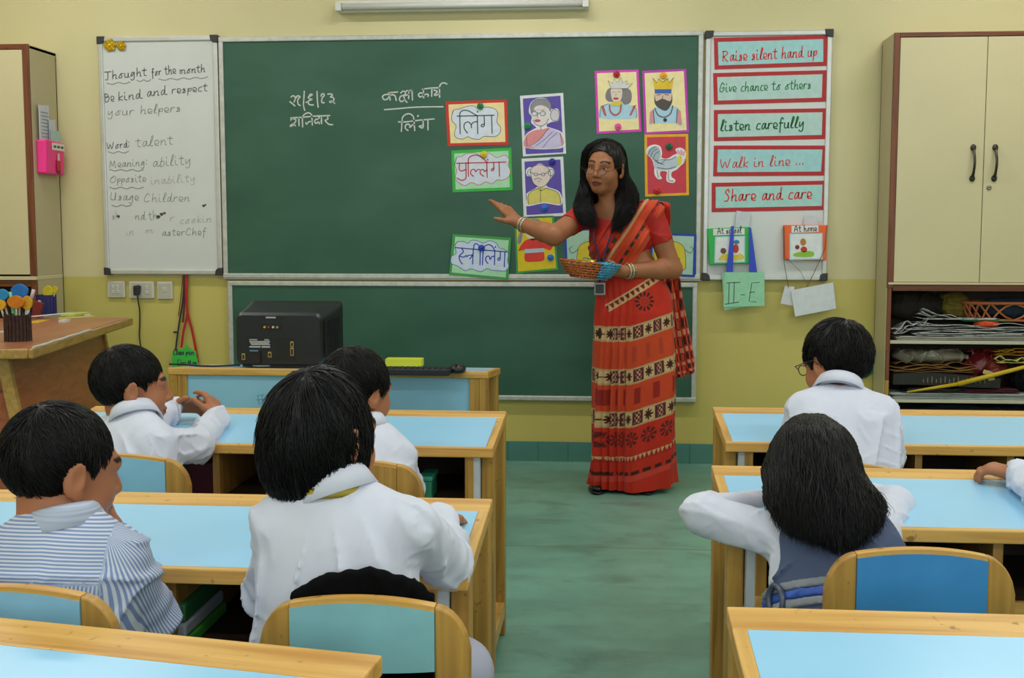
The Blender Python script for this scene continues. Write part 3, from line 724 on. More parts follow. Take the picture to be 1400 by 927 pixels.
poly_part(t, ring(507, 390, 12, 12), '#2a2a30', y1, 'pendant', org=O8, sc=S8)
lines(t, [[(440, 412), (432, 325)], [(578, 405), (585, 320)], [(428, 125), (455, 155), (465, 128), (490, 150), (525, 128), (535, 155), (560, 122)], [(455, 232), (478, 228)], [(505, 228), (530, 232)], [(492, 235), (490, 255)]], '#403a3a', y2 - .0006, .003, O8, S8, n=1)
# rooster card
t, y = card('picture_card', 'yellow-bordered red picture card of a white rooster', [(881, 184), (941, 183), (942, 267), (882, 269)], '#e6a91c', '#c8394a', 3.6)
ROOST = [(385, 595), (400, 560), (440, 545), (478, 560), (488, 600), (485, 628), (520, 635), (560, 612), (582, 600), (572, 575), (605, 565), (638, 590), (635, 640), (628, 660), (600, 685), (580, 705), (550, 720), (548, 750), (572, 770), (560, 788), (520, 780), (515, 745), (518, 718), (480, 715), (475, 740), (488, 760), (462, 765), (440, 735), (438, 690), (428, 650), (410, 625)]
y = poly_part(t, ROOST, '#e3e4e6', y, 'cutout', org=O8, sc=S8, n=3)
y2 = poly_part(t, [(432, 660), (480, 640), (540, 640), (575, 620), (600, 650), (580, 690), (520, 708), (460, 705), (440, 690)], '#b9c6d3', y, 'body_feathers', org=O8, sc=S8)
poly_part(t, [(395, 600), (410, 570), (445, 555), (470, 570), (478, 605), (470, 640), (440, 655), (425, 635)], '#a9b9c2', y, 'tail_feathers', org=O8, sc=S8)
poly_part(t, [(585, 630), (605, 615), (615, 640), (605, 670), (585, 672)], '#d9cf3a', y2, 'head', org=O8, sc=S8)
poly_part(t, [(582, 600), (585, 575), (600, 590), (610, 570), (618, 590), (635, 585), (630, 615), (605, 612)], '#e0a3ae', y2, 'comb', smooth=False, org=O8, sc=S8)
lines(t, [[(400, 610), (415, 580), (445, 560)], [(415, 625), (430, 590), (455, 575)], [(430, 640), (445, 605), (470, 590)], [(440, 640), (480, 665), (510, 640)], [(455, 660), (500, 672)], [(455, 690), (520, 700), (575, 685)], [(628, 640), (638, 650), (625, 655)], [(455, 710), (465, 755)], [(530, 712), (530, 770), (560, 775)], [(480, 640), (540, 640), (575, 620)]], '#44505c', y2 - .0006, .0026, O8, S8, dots=[(606, 630)])
# doll / girl card half hidden by the arm
t, y = card('picture_card', 'green-bordered yellow picture card of a girl in a red dress', [(703, 297), (757, 295), (763, 369), (706, 374)], '#3f9a48', '#dcc312', 2.6)
y1 = poly_part(t, [(720, 545), (770, 465), (830, 440), (880, 440), (960, 460), (1030, 500), (1005, 545), (950, 530), (955, 630), (870, 648), (780, 640), (775, 540)], '#d9382c', y, 'dress', org=O7, sc=S7, n=3)
poly_part(t, [(775, 535), (950, 525), (952, 560), (777, 572)], '#a9c4d6', y1, 'sash', smooth=False, org=O7, sc=S7)
y2 = poly_part(t, ring(850, 370, 70, 80), '#e4cdb9', y, 'face', org=O7, sc=S7)
poly_part(t, [(770, 390), (770, 300), (830, 262), (900, 262), (940, 310), (930, 400), (900, 330), (850, 310), (800, 330)], '#8e8f96', y2, 'hair', org=O7, sc=S7)
poly_part(t, [(735, 380), (760, 400), (745, 470), (718, 490), (712, 450)], '#8d8f98', y, 'plait', org=O7, sc=S7)
lines(t, [[(820, 440), (850, 455), (890, 440)], [(775, 540), (720, 545)], [(745, 380), (735, 470)]], '#7a3a35', y1 - .0004, .002, O7, S7)
# card hidden behind the teacher's head
t, y = card('picture_card', 'red and orange picture card mostly hidden behind the head of the teacher', [(796, 208), (853, 204), (857, 262), (800, 268)], '#e6a91c', '#c8394a', 3.4)
poly_part(t, ring(826, 236, 14, 20), '#d78fb0', y, 'cutout')
# elephant cards behind the teacher
def elephant_card(label, quad, flip, cx, cy):
    t, y = card('picture_card', label, quad, '#1f3fae', '#a7cdb8', 3.2, base_y=WY - .0355 if flip > 0 else BY)
    E_ = [(-22, 12), (-23, -2), (-18, -13), (-6, -17), (8, -16), (17, -10), (20, 2), (20, 20), (13, 20), (12, 6), (2, 7), (-8, 6), (-9, 20), (-16, 20), (-17, 8)]
    pts = [(cx + flip * a, cy + b) for a, b in E_]
    y2 = poly_part(t, pts, '#d9c433', y, 'elephant', n=3)
    lines(t, [pts + pts[:1], [(cx + flip * 19, cy - 6), (cx + flip * 27, cy - 1), (cx + flip * 31, cy - 7)], [(cx + flip * 31, cy - 7), (cx + flip * 27, cy - 10)]], '#4a4a30', y2, .0024, (0, 0), 1)
    lines(t, [cring(cx - flip * 10, cy - 4, 6, 7)], '#4a4a30', y2, .0018, (0, 0), 1, 'ear_line')
elephant_card('blue-bordered elephant card beside the yellow card of the girl', [(771, 313), (836, 311), (838, 366), (773, 367)], -1, 809, 347)
elephant_card('blue-bordered elephant card touching the right edge of the chalkboard', [(890, 318), (952, 320), (950, 379), (888, 376)], 1, 917, 347)

# round magnets
def magnet(px, py, hexc, label, r=.0165, y=None):
    c = bp(px, py, BY - .012); t = thing('round_magnet', label, 'magnet', (c[0], (BY if y is None else y) - .0035, c[1]))
    R = rotx(math.pi / 2)
    m = mat('magnet ' + hexc, hexc, .25, var=.03)
    MB().lathe([(r, 0), (r, .005), (r * .93, .008), (r * .55, .0105), (r * .5, .0095), (.001, .0095)], n=22, R=R).build('body', m, t, smooth=True)
    MB().lathe([(r * .45, .009), (r * .4, .0125), (r * .1, .0135)], n=18, R=R).build('cap', m, t, smooth=True)
for px, py, hx, lb in ((656.5, 145, '#187a48', 'dark green round magnet on the red-bordered word card'), (661.5, 211, '#e0c11c', 'yellow round magnet on the word card with red lettering'),
                       (658.5, 339, '#1b3fb0', 'blue round magnet on the word card with blue lettering'), (721, 172, '#158a4c', 'green round magnet on the card of the grey-haired woman'),
                       (755, 221, '#26249a', 'navy round magnet at the top of the bald man card'), (744, 284, '#1f6fd0', 'light blue round magnet at the foot of the bald man card'),
                       (843, 101.5, '#b31f2a', 'red round magnet on top of the queen card'), (845, 173, '#e8559c', 'pink round magnet at the foot of the queen card'),
                       (907, 103, '#eeaa1c', 'orange-yellow round magnet on top of the king card'), (915, 200, '#12603a', 'dark green round magnet on the rooster card'),
                       (898.5, 261, '#c41f20', 'red round magnet at the foot of the rooster card'), (752.5, 352, '#1f6fd0', 'light blue round magnet on the yellow card of the girl')):
    magnet(px, py, hx, lb, y=WY - .036 if py == 339 else None)

# ------------------------------------------------------------------ rule strips on the right whiteboard
RED_INK, GREEN_INK = '#d8302c', '#137a35'
def strip(label, quad, txt, ink, a, b, h, w=.0052, sheet='#a9d2d4'):
    t, y = card('rule_strip', label, quad, '#b3262c', sheet, 5.5, cat='sign')
    write(t, txt, bp(*a), bp(*b), h, w, mat('ink ' + ink, ink, .6, var=0), y - .0004, name='lettering')
strip('red-framed paper strip reading Raise silent hand up', [(976, 52), (1131, 48), (1131, 90), (977, 95)], 'Raise silent hand up', RED_INK, (987, 84), (1117, 77), .026, sheet='#9fd0d4')
strip('red-framed paper strip reading Give chance to others', [(975, 100), (1130, 96), (1129, 139), (976, 143)], 'Give chance to others', GREEN_INK, (983, 126), (1109, 121), .022, .0046, '#b4d3cf')
strip('red-framed paper strip reading Listen carefully', [(976, 150.5), (1130, 148), (1129, 190), (976, 193)], 'listen carefully', '#0d6a2c', (984, 179), (1100, 174), .025, .0062, '#b4d3cf')
strip('red-framed paper strip reading Walk in line', [(976, 199), (1130, 199), (1128, 240), (975, 241)], 'Walk in line ...', RED_INK, (984, 230), (1100, 225), .024, .0046, '#9fd0d4')
strip('red-framed paper strip reading Share and care', [(973, 250), (1130, 247), (1129, 287), (973, 290)], 'Share and care', RED_INK, (989, 275), (1110, 271), .028, .0062, '#a4d4cf')

# ------------------------------------------------------------------ pouches hanging on the right whiteboard
def pouch(label, quad, hexc, title, ta, tb, pict_quad, title_quad):
    c = np.mean([bp(*p) for p in quad], axis=0); zb = min(bp(*p)[1] for p in quad)
    t = thing('paper_pouch', label, 'pouch', (c[0], BY - .001, zb))
    m = mat('pouch ' + hexc, hexc, .45, var=.05)
    y0 = BY - .03
    MB().prism_y([bp(*p, y0) for p in quad], y0, BY - .001).build('body', m, t, world=True, bevel=.003)
    y = y0 - .0002
    MB().prism_y([bp(*p, y) for p in rot_rect(pict_quad, -1.5)], y - .0006, y).build('picture_border', paper('#a9d9de'), t, world=True); y -= .0006
    MB().prism_y([bp(*p, y) for p in pict_quad], y - .0006, y).build('picture_sheet', paper('#dfe4e6'), t, world=True); y -= .0006
    MB().prism_y([bp(*p, y) for p in title_quad], y - .0006, y).build('title_strip', paper('#e2e3e0'), t, world=True)
    write(t, title, bp(*ta, y), bp(*tb, y), .015, .0036, M_INK_BLACK, y - .001, 0, 'lettering', sharp=False)
    return t, y
t, y = pouch('green paper pouch titled At school on the whiteboard', [(967, 312.5), (1025, 310), (1025, 360), (970, 362)], '#2fb44e', 'At school', (981, 320), (1014, 318), [(979, 325), (1017, 324), (1017, 357), (978, 358)], [(975, 313), (1018, 312), (1018, 320.5), (975, 322)])
poly_part(t, [(984, 352), (990, 347), (1003, 349), (1014, 347), (1015, 355), (984, 356)], '#d9c846', y - .0002, 'drawn_ground', th=.0004)
poly_part(t, ring(1006, 340, 4, 6), '#c0392b', y - .0002, 'drawn_shape', th=.0004); poly_part(t, ring(989, 343, 4, 4), '#6a4a3a', y - .0002, 'drawn_shape', th=.0004); poly_part(t, ring(1007, 331, 4, 3), '#2e86b4', y - .0002, 'drawn_shape', th=.0004)
t, y = pouch('orange paper pouch titled At home on the whiteboard', [(1072, 307.5), (1131, 307.5), (1130, 356), (1072, 355)], '#f0662a', 'At home', (1086, 317), (1117, 315.5), [(1081, 321), (1123, 320), (1123, 353), (1081, 354)], [(1082, 309), (1119, 308), (1119, 317), (1082, 318.5)])
poly_part(t, [(1085, 347), (1096, 344), (1107, 343), (1113, 346), (1110, 351), (1088, 351)], '#8cbf3a', y - .0002, 'drawn_grass', th=.0004)
poly_part(t, ring(1099, 341, 4.5, 4), '#c0392b', y - .0002, 'drawn_shape', th=.0004); poly_part(t, ring(1098, 331, 4, 5), '#b57a3a', y - .0002, 'drawn_shape', th=.0004); poly_part(t, ring(1090, 338, 3, 3), '#7a2a24', y - .0002, 'drawn_shape', th=.0004)
# slips sticking out of the pouches
for px0, px1, p0, p1, lb in ((1005, 1027, 289, 312, 'translucent paper slip tucked in the green pouch'), (1098, 1120, 295, 309, 'pale lilac paper slip tucked in the orange pouch')):
    c = bp((px0 + px1) / 2, p1); o = MB().prism_y([bp(px0 + 2, p0 - 1, BY - .012), bp(px1, p0 + 2, BY - .012), bp(px1 - 3, p1, BY - .012), bp(px0, p1, BY - .012)], BY - .0125, BY - .012).build('paper_slip', paper('#c9cdd6'), None, origin=(c[0], BY - .012, c[1]))
    tag(o, lb, 'paper')
# badge of class II-E on blue ribbon
M_BLUE_RIB = mat('blue satin ribbon', '#1e3fc4', .35, var=.08)
c = bp(1016, 422, BY - .05)
t = thing('class_badge', 'light green card badge reading II-E hanging on a blue ribbon', 'badge', (c[0], BY - .04, c[1]))
yb = BY - .038
MB().prism_y([bp(987, 373, yb), bp(1044, 371, yb), bp(1044, 416, yb), bp(990, 424, yb)], yb - .001, yb).build('back_card', paper('#8fcfa8'), t, world=True)
MB().prism_y([bp(990, 372, yb), bp(1045, 373, yb), bp(1045, 418, yb), bp(989, 420, yb)], yb - .005, yb - .003).build('front_card', paper('#97d3ae'), t, world=True)
lines(t, [[(993, 387), (1012, 386)], [(997, 387), (996, 415)], [(1004, 386), (1003, 414)], [(991, 416), (1010, 413)], [(1013, 403), (1018, 403)], [(1038, 386), (1028, 387), (1024, 412), (1034, 413)], [(1025, 400), (1032, 399)]], '#33413a', yb - .005, .0036, (0, 0), 1, 'lettering', n=1)
MB().prism_y([bp(999.5, 309, yb), bp(1003.5, 309, yb), bp(1002, 372, yb), bp(993, 372, yb)], yb - .003, yb - .002).build('ribbon', M_BLUE_RIB, t, world=True)
MB().prism_y([bp(1024, 310, yb), bp(1027, 312, yb), bp(1035, 372, yb), bp(1024, 372, yb)], yb - .003, yb - .002).build('ribbon', M_BLUE_RIB, t, world=True)
# white badges on cords below the orange pouch
M_CORD = mat('thin brown cord', '#5d5848', .7)
c = bp(1112, 432, BY - .04)
t = thing('name_badge', 'blank white card badge on a thin cord below the orange pouch', 'badge', (c[0], BY - .04, c[1]))
MB().prism_y([bp(1081, 397, yb), bp(1139, 386, yb), bp(1143, 422, yb), bp(1087, 433, yb)], yb - .003, yb).build('card', paper('#d4d9de'), t, world=True, bevel=.001)
def cord(t, pts, r=.0016, m=None, y=yb): 
    MB().tube([(*bp(a, b, y)[:1], y, bp(a, b, y)[1]) for a, b in pts], r, 6).build('cord', m or M_CORD, t, world=True)
cord(t, [(1072, 309), (1073, 350), (1095, 372), (1104, 391)], .001); cord(t, [(1131, 308), (1128, 340), (1118, 362), (1104, 392)])
c = bp(1075, 418, BY - .036)
t = thing('name_badge', 'small folded white badge partly behind the blank white badge', 'badge', (c[0], BY - .03, c[1]))
MB().prism_y([bp(1073, 391, BY - .03), bp(1086, 392, BY - .03), bp(1084, 418, BY - .03), bp(1067, 415, BY - .03)], BY - .031, BY - .0295).build('card', paper('#cfd2d6'), t, world=True)
cord(t, [(1071, 310), (1072, 360), (1078, 393)], y=BY - .033)
# ------------------------------------------------------------------ furniture materials
M_PINE = wood('varnished pine along x', '#dcae5c', '#c08a3a', 'X')
M_PINE_Z = wood('varnished pine upright', '#be913f', '#986d2a', 'Z')
M_PINE_Y = wood('varnished pine along y', '#d8aa58', '#b5842f', 'Y')
M_INNER = wood('dark plywood inside', '#3f2a19', '#2a1c11', 'X', rough=.6, coat=0)  # colour darkened to carry the shade inside open compartments
M_PINE_D = wood('dim pine divider', '#a87c3c', '#8a6228', 'Z')  # pine dimmed in colour for the shade under the desk tops
M_LAM = mat('pale blue laminate', '#98d0f2', .28, var=.03, vscale=2.5, spec=.5)
M_LAMP = mat('blue modesty laminate', '#8fc3de', .35, var=.04, vscale=3)
M_LAMW = mat('grey white laminate', '#c4cbd0', .4, var=.04)
M_CREAM = mat('cream cabinet laminate', '#cfc49c', .42, var=.03, vscale=2)
M_CREAM2 = mat('cream cabinet side', '#b9ae8a', .45, var=.03, vscale=2)
M_EDGE = wood('red brown lipping', '#7d4426', '#5e2f19', 'Z', coat=.05)
M_EDGEX = wood('red brown lipping along x', '#7d4426', '#5e2f19', 'X', coat=.05)
M_METAL_DK = mat('dark bronze metal', '#4a4743', .35, metal=.8, var=.05)

# ------------------------------------------------------------------ student desk
DW, DD, DZB, DZF = 1.22, .40, .645, .612
def dz(y): return DZF + (y + DD / 2) / DD * (DZB - DZF)
def slab(mb, x0, x1, y0, y1, th, up=0.0):
    return mb.hexa([(x0, y0, dz(y0) - th), (x1, y0, dz(y0) - th), (x1, y1, dz(y1) - th), (x0, y1, dz(y1) - th)],
                   [(x0, y0, dz(y0) + up), (x1, y0, dz(y0) + up), (x1, y1, dz(y1) + up), (x0, y1, dz(y1) + up)])
def make_desk():
    t = thing('student_desk', 'x', 'desk')
    w, d = DW / 2, DD / 2
    slab(MB(), -w, w, d - .075, d, .026).build('back_strip', M_PINE, t, bevel=.003)
    slab(MB(), -w, w, -d, -d + .014, .026).build('front_strip', M_PINE, t, bevel=.003)
    for s in (-1, 1):
        a, b = sorted((s * w, s * (w - .02)))
        slab(MB(), a, b, -d + .014, d - .075, .026).build('side_strip', M_PINE_Y, t, bevel=.002)
    slab(MB(), -w + .02, w - .02, -d + .014, d - .075, .02, -.001).build('laminate_top', M_LAM, t)
    for s in (-1, 1):
        xo, xi = s * (w - .002), s * (w - .034)
        a, b = sorted((xo, xi))
        MB().box((a, d - .05, 0), (b, d - .004, dz(d - .02) - .024)).build('leg', M_PINE_Z, t, bevel=.003)
        MB().box((a, -d + .045, 0), (b, -d + .092, dz(-d + .06) - .024)).build('leg', M_PINE_Z, t, bevel=.003)
        MB().box((a, -d + .092, .055), (b, d - .05, .1)).build('foot_rail', M_PINE_Y, t, bevel=.003)
        a, b = sorted((s * (w - .036), s * (w - .052)))
        MB().hexa([(a, -d + .02, .44), (b, -d + .02, .44), (b, d - .05, .44), (a, d - .05, .44)],
                  [(a, -d + .02, dz(-d) - .026), (b, -d + .02, dz(-d) - .026), (b, d - .05, dz(d - .05) - .026), (a, d - .05, dz(d - .05) - .026)]).build('side_panel', M_LAMW, t)
        a, b = sorted((s * (w - .052), s * (w - .074)))
        MB().box((a, -d + .016, .47), (b, -d + .04, dz(-d) - .024)).build('shelf_upright', M_PINE_Z, t, bevel=.002)
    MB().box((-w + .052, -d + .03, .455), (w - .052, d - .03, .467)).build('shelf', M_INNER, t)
    MB().box((-w + .052, -d + .012, .45), (w - .052, -d + .03, .472)).build('shelf_lip', M_PINE, t, bevel=.002)
    MB().box((-w + .034, d - .03, .3), (w - .034, d - .018, .618)).build('modesty_panel', M_LAMP, t)
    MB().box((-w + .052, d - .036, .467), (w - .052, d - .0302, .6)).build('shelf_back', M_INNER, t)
    for x in (-.115, .115):
        MB().hexa([(x - .009, -d + .016, .467), (x + .009, -d + .016, .467), (x + .009, d - .036, .467), (x - .009, d - .036, .467)],
                  [(x - .009, -d + .016, dz(-d) - .026), (x + .009, -d + .016, dz(-d) - .026), (x + .009, d - .036, dz(d - .04) - .026), (x - .009, d - .036, dz(d - .04) - .026)]).build('divider', M_PINE_D, t)
    MB().box((-w + .034, d - .03, .27), (w - .034, d - .008, .3)).build('back_rail', M_PINE, t, bevel=.002)
    return t
def place(o, x, y, rz, label):
    o.location = (x, y, 0); o.rotation_euler = (0, 0, rz); o['label'] = label; return o
desk0 = make_desk()
place(desk0, -.293 - DW / 2, 3.31 - .2, 0, 'blue-topped wooden student desk behind the computer desk with two boys')
place(dup_tree(desk0), -.223 - DW / 2 + .0, 2.212 - .2, 0, 'blue-topped wooden student desk where the boy in the striped shirt sits')
_r = math.atan2(1.368 - 1.465, -.273 + .812)
_c4 = np.array([-.273, 1.368, 0]) - rotz(_r) @ np.array([DW / 2, .2, 0])
place(dup_tree(desk0), _c4[0], _c4[1], _r, 'blue-topped wooden student desk turned askew behind the chair with the black jacket')
place(dup_tree(desk0), .302 + DW / 2, 3.442 - .2, 0, 'blue-topped wooden student desk of the boy in spectacles near the open shelves')
place(dup_tree(desk0), .225 + DW / 2, 2.575 - .2, 0, 'blue-topped wooden student desk the long-haired girl leans on')
place(dup_tree(desk0), .163 + DW / 2, 1.592 - .2, 0, 'blue-topped wooden student desk behind the empty bright blue chair')
L1 = dup_tree(desk0); L1['label'] = 'blue-topped wooden desk carrying the black computer monitor'; L1.name = 'computer_desk'
place(L1, (-.44 - 1.661) / 2, 4.255 + .2, math.pi - .02, L1['label'])
MON_Z = .622
# frame strips round the modesty panel of the computer desk (it faces the class)
for s in (-1, 1):
    a, b = sorted((s * (DW / 2 - .034), s * (DW / 2 - .07)))
    MB().box((a, .183, .27), (b, .192, .62)).build('panel_frame', M_PINE_Z, L1, bevel=.002)
M_PENCIL = mat('pencil scribble', '#5f86a0', .7, var=0)
mb = MB()
for k, s in enumerate([[(352, 541), (354, 553)], [(352, 541), (361, 540)], [(358, 540), (359, 552)], [(350, 547), (364, 546)], [(364, 541), (366, 552)], [(366, 545), (373, 543)]]):
    mb.ribbon([(onY(a, b, 4.252)[0], onY(a, b, 4.252)[2]) for a, b in s], .0025, 4.2545)
tag(mb.build('pencil_scribble', M_PENCIL, None), None, None)
_scr = bpy.context.scene.objects['pencil_scribble']
bpy.context.view_layer.update()
_scr.parent = L1; _scr.matrix_parent_inverse = L1.matrix_basis.inverted()

# ------------------------------------------------------------------ chairs
def curved(mb, xs, zb, zt, th, cur, y0):
    vs = []; n = len(xs)
    for x in xs:
        yc = y0 + cur * (x / .15) ** 2
        vs += [(x, yc, zb(x)), (x, yc, zt(x)), (x, yc + th, zt(x)), (x, yc + th, zb(x))]
    fs = []
    for i in range(n - 1):
        a, b = 4 * i, 4 * i + 4
        fs += [(a, b, b + 1, a + 1), (a + 1, b + 1, b + 2, a + 2), (a + 2, b + 2, b + 3, a + 3), (a + 3, b + 3, b, a)]
    fs += [(0, 1, 2, 3), (4 * n - 1, 4 * n - 2, 4 * n - 3, 4 * n - 4)]
    return mb.add(vs, fs)
def make_chair(hexc, W=.15, top=.655, panel=True):
    t = thing('student_chair', 'x', 'chair')
    inner = W * .68
    def arch(x):
        z = top - .026 * (x / W) ** 2
        e = abs(x) - (W - .045)
        if e > 0: z -= .06 * (1 - math.sqrt(max(0, 1 - min(1, e / .0455) ** 2)))
        return z
    y0 = -.17
    if panel:
        xs = np.linspace(-inner, inner, 13)
        curved(MB(), xs, lambda x: top - .105 + .004 * (x / W) ** 2, lambda x: arch(x) - .007, .016, .018, y0 - .002).build('back_panel', mat('chair laminate ' + hexc, hexc, .35, var=.06, vscale=12), t, smooth=False)
    else:
        xs = np.linspace(-inner, inner, 13)
        curved(MB(), xs, lambda x: top - .13, lambda x: arch(x) - .007, .016, .018, y0 - .002).build('back_panel', M_PINE_Z, t)
    xs = np.linspace(-W, W, 31)
    curved(MB(), np.linspace(-inner, inner, 15), lambda x: arch(x) - .007, arch, .02, .018, y0).build('top_rim', M_PINE, t)
    for s in (-1, 1):
        xs = s * np.linspace(inner, W, 9); xs = xs if s > 0 else xs[::-1]
        curved(MB(), xs, lambda x: .36, arch, .022, .018, y0).build('back_post', M_PINE_Z, t, bevel=.003)
        x0, x1 = sorted((s * (W - .002), s * (W - .034)))
        MB().hexa([(x0, y0 - .035, 0), (x1, y0 - .035, 0), (x1, y0 - .005, 0), (x0, y0 - .005, 0)], [(x0, y0 + .012, .37), (x1, y0 + .012, .37), (x1, y0 + .044, .37), (x0, y0 + .044, .37)]).build('leg', M_PINE_Z, t, bevel=.003)
        MB().box((x0, .11, 0), (x1, .142, .345)).build('leg', M_PINE_Z, t, bevel=.003)
        MB().box((x0 + .006, y0 + .02, .15), (x1 - .006, .11, .18)).build('stretcher', M_PINE_Y, t, bevel=.002)
    MB().box((-W + .034, .114, .15), (W - .034, .138, .18)).build('stretcher', M_PINE, t, bevel=.002)
    MB().box((-W - .002, y0 + .045, .345), (W + .002, .16, .365)).build('seat', M_LAMP if panel else M_PINE, t, bevel=.006)
    return t
def chair_at(x, y_back, hexc, label, W=.15, top=.655, panel=True, rz=0.0):
    t = make_chair(hexc, W, top, panel)
    off = rotz(rz) @ np.array([0, -.17, 0])
    t.location = (x - off[0], y_back - off[1], 0); t.rotation_euler = (0, 0, rz); t['label'] = label
    return t
def ctr(px, y): return float(onY(px, 800, y)[0])
chair_at(ctr(492, 1.55), 1.55, '#86bcc4', 'wooden chair with pale teal back panel, a black jacket hung over it')
chair_at(ctr(12, 1.56), 1.56, '#8fc3dc', 'wooden chair with pale blue panel under the boy in the striped shirt', rz=-.05)
chair_at(ctr(1262, 1.87), 1.87, '#3f8cc8', 'wooden chair with bright blue back panel beside the long-haired girl')
chair_at(float(onY(466, 650, 2.45)[0]), 2.45, '#d0a050', 'plain pine chair with all-wood backrest in front of the wet-haired child', W=.175, top=.668, panel=False)
chair_at(float(onY(160, 650, 2.62)[0]), 2.62, '#8cc4e2', 'wooden chair with sky blue panel under the boy clasping his hands', W=.165, top=.637)
chair_at(float(onY(1160, 650, 2.76)[0]), 2.79, '#8cc4d2', 'wooden chair with blue back panel under the boy in spectacles', W=.15, top=.61)

# ------------------------------------------------------------------ cupboards
def cab_box(t, x0, y0, z0, x1, y1, z1, name, m, bevel=.0015): return MB().box((x0, y0, z0), (x1, y1, z1)).build(name, m, t, world=True, bevel=bevel, seg=1)
CX0, CX1, CY, CT, CM = 1.288, 2.2, 5.6, 2.045, .914
t = thing('cupboard', 'cream cupboard with two doors, brown edging and open shelves of papers below', 'cupboard', ((CX0 + CX1) / 2, (CY + WY) / 2, 0))
cab_box(t, CX0, CY + .004, 0, CX0 + .018, WY - .002, CT, 'side_panel', M_CREAM2)
cab_box(t, CX1 - .018, CY + .004, 0, CX1, WY - .002, CT, 'side_panel', M_CREAM2)
cab_box(t, CX0, CY + .004, CT - .002, CX1, WY - .002, CT + .018, 'top_panel', M_CREAM2)
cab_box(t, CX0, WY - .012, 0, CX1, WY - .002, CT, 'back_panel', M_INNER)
cab_box(t, CX0, CY - .012, CM - .02, CX0 + .026, CY + .006, CT + .018, 'edge_strip', M_EDGE)
cab_box(t, CX1 - .026, CY - .012, CM - .02, CX1, CY + .006, CT + .018, 'edge_strip', M_EDGE)
cab_box(t, CX0 + .026, CY - .012, CT - .002, CX1 - .026, CY + .006, CT + .018, 'edge_strip', M_EDGEX)
xm = 1.705
for k, (a, b) in enumerate(((CX0 + .028, xm - .0015), (xm + .0015, CX1 - .028))):
    d_ = cab_box(t, a, CY - .01, CM + .008, b, CY + .006, CT - .005, 'door', M_CREAM)
    hx = 1.655 if k == 0 else 1.753
    hb = MB(); c = np.array([hx, CY - .012, 1.47])
    pts = [c + np.array([.004 * math.sin(u * math.pi) * 0, -.006 - .026 * math.sin(u * math.pi), -.066 + .132 * u]) for u in np.linspace(0, 1, 11)]
    hb.tube(pts, [.007] * 2 + [.006] * 7 + [.007] * 2, 8)
    for s in (-1, 1):
        q = c + np.array([0, 0, s * .07]); hb.lathe([(.013, 0), (.013, .003), (.006, .008)], tuple(q), 12, rotx(math.pi / 2), 1.0, 1.2)
    h_ = hb.build('handle', M_METAL_DK, d_, smooth=True)
    h_.data.transform(Matrix.Translation(-Vector(t.location)))
    if k == 1:
        l_ = MB().lathe([(.011, 0), (.011, .004), (.008, .006), (.003, .006), (.003, .004)], (1.732, CY - .01, 1.357), 14, rotx(math.pi / 2)).build('lock', mat('steel lock', '#8a8780', .3, metal=.8), d_, smooth=True)
        l_.data.transform(Matrix.Translation(-Vector(t.location)))
cab_box(t, CX0 + .004, CY - .018, CM - .004, CX1 - .004, WY - .014, CM + .006, 'middle_shelf', M_CREAM)
cab_box(t, CX0 + .026, CY - .006, CM - .034, CX1 - .026, CY + .012, CM - .006, 'shelf_rail', M_EDGEX)
cab_box(t, CX0 + .004, CY - .006, .46, CX0 + .022, CY + .01, CM - .006, 'edge_strip', M_EDGE)
cab_box(t, CX0 + .004, CY - .006, 0, CX0 + .022, CY + .01, .459, 'edge_strip', M_PINE_Z)
for z in (.64, .362, .08):
    cab_box(t, CX0 + .018, CY + .004, z - .008, CX1 - .018, WY - .014, z + .006, 'shelf', M_EDGEX)
    cab_box(t, CX0 + .018, CY - .002, z - .008, CX1 - .018, CY + .004, z + .008, 'shelf_edge', mat('white edge banding', '#c4c0ab', .5))
SH1, SH2 = .646, .368

# left cupboard
LX1 = -2.815
t = thing('cupboard', 'cream cupboard with brown edging standing behind the table of pen pots', 'cupboard', (-3.16, (5.56 + WY) / 2, 0))
cab_box(t, LX1 - .018, 5.562, 0, LX1, WY - .002, 2.055, 'side_panel', M_CREAM2)
cab_box(t, -3.5, 5.562, 0, -3.482, WY - .002, 2.055, 'side_panel', M_CREAM2)
cab_box(t, -3.5, 5.562, 2.04, LX1, WY - .002, 2.058, 'top_panel', M_CREAM2)
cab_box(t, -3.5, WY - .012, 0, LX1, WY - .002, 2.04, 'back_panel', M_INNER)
cab_box(t, LX1 - .03, 5.546, .92, LX1, 5.562, 2.06, 'edge_strip', M_EDGE)
cab_box(t, -3.47, 5.546, 2.035, LX1 - .03, 5.562, 2.06, 'edge_strip', M_EDGEX)
cab_box(t, LX1 - .03, 5.55, 0, LX1, 5.562, .918, 'edge_strip', M_EDGE)
cab_box(t, -3.16, 5.548, .945, LX1 - .032, 5.564, 2.033, 'door', M_CREAM)
cab_box(t, -3.48, 5.548, .945, -3.163, 5.564, 2.033, 'door', M_CREAM)
cab_box(t, -3.49, 5.54, .918, LX1 + .002, WY - .014, .936, 'middle_shelf', M_CREAM)
cab_box(t, -3.48, 5.55, .885, LX1 - .03, 5.562, .916, 'shelf_rail', M_EDGEX)
for z in (.6, .3): cab_box(t, -3.48, 5.57, z, LX1 - .018, WY - .014, z + .016, 'shelf', M_INNER)
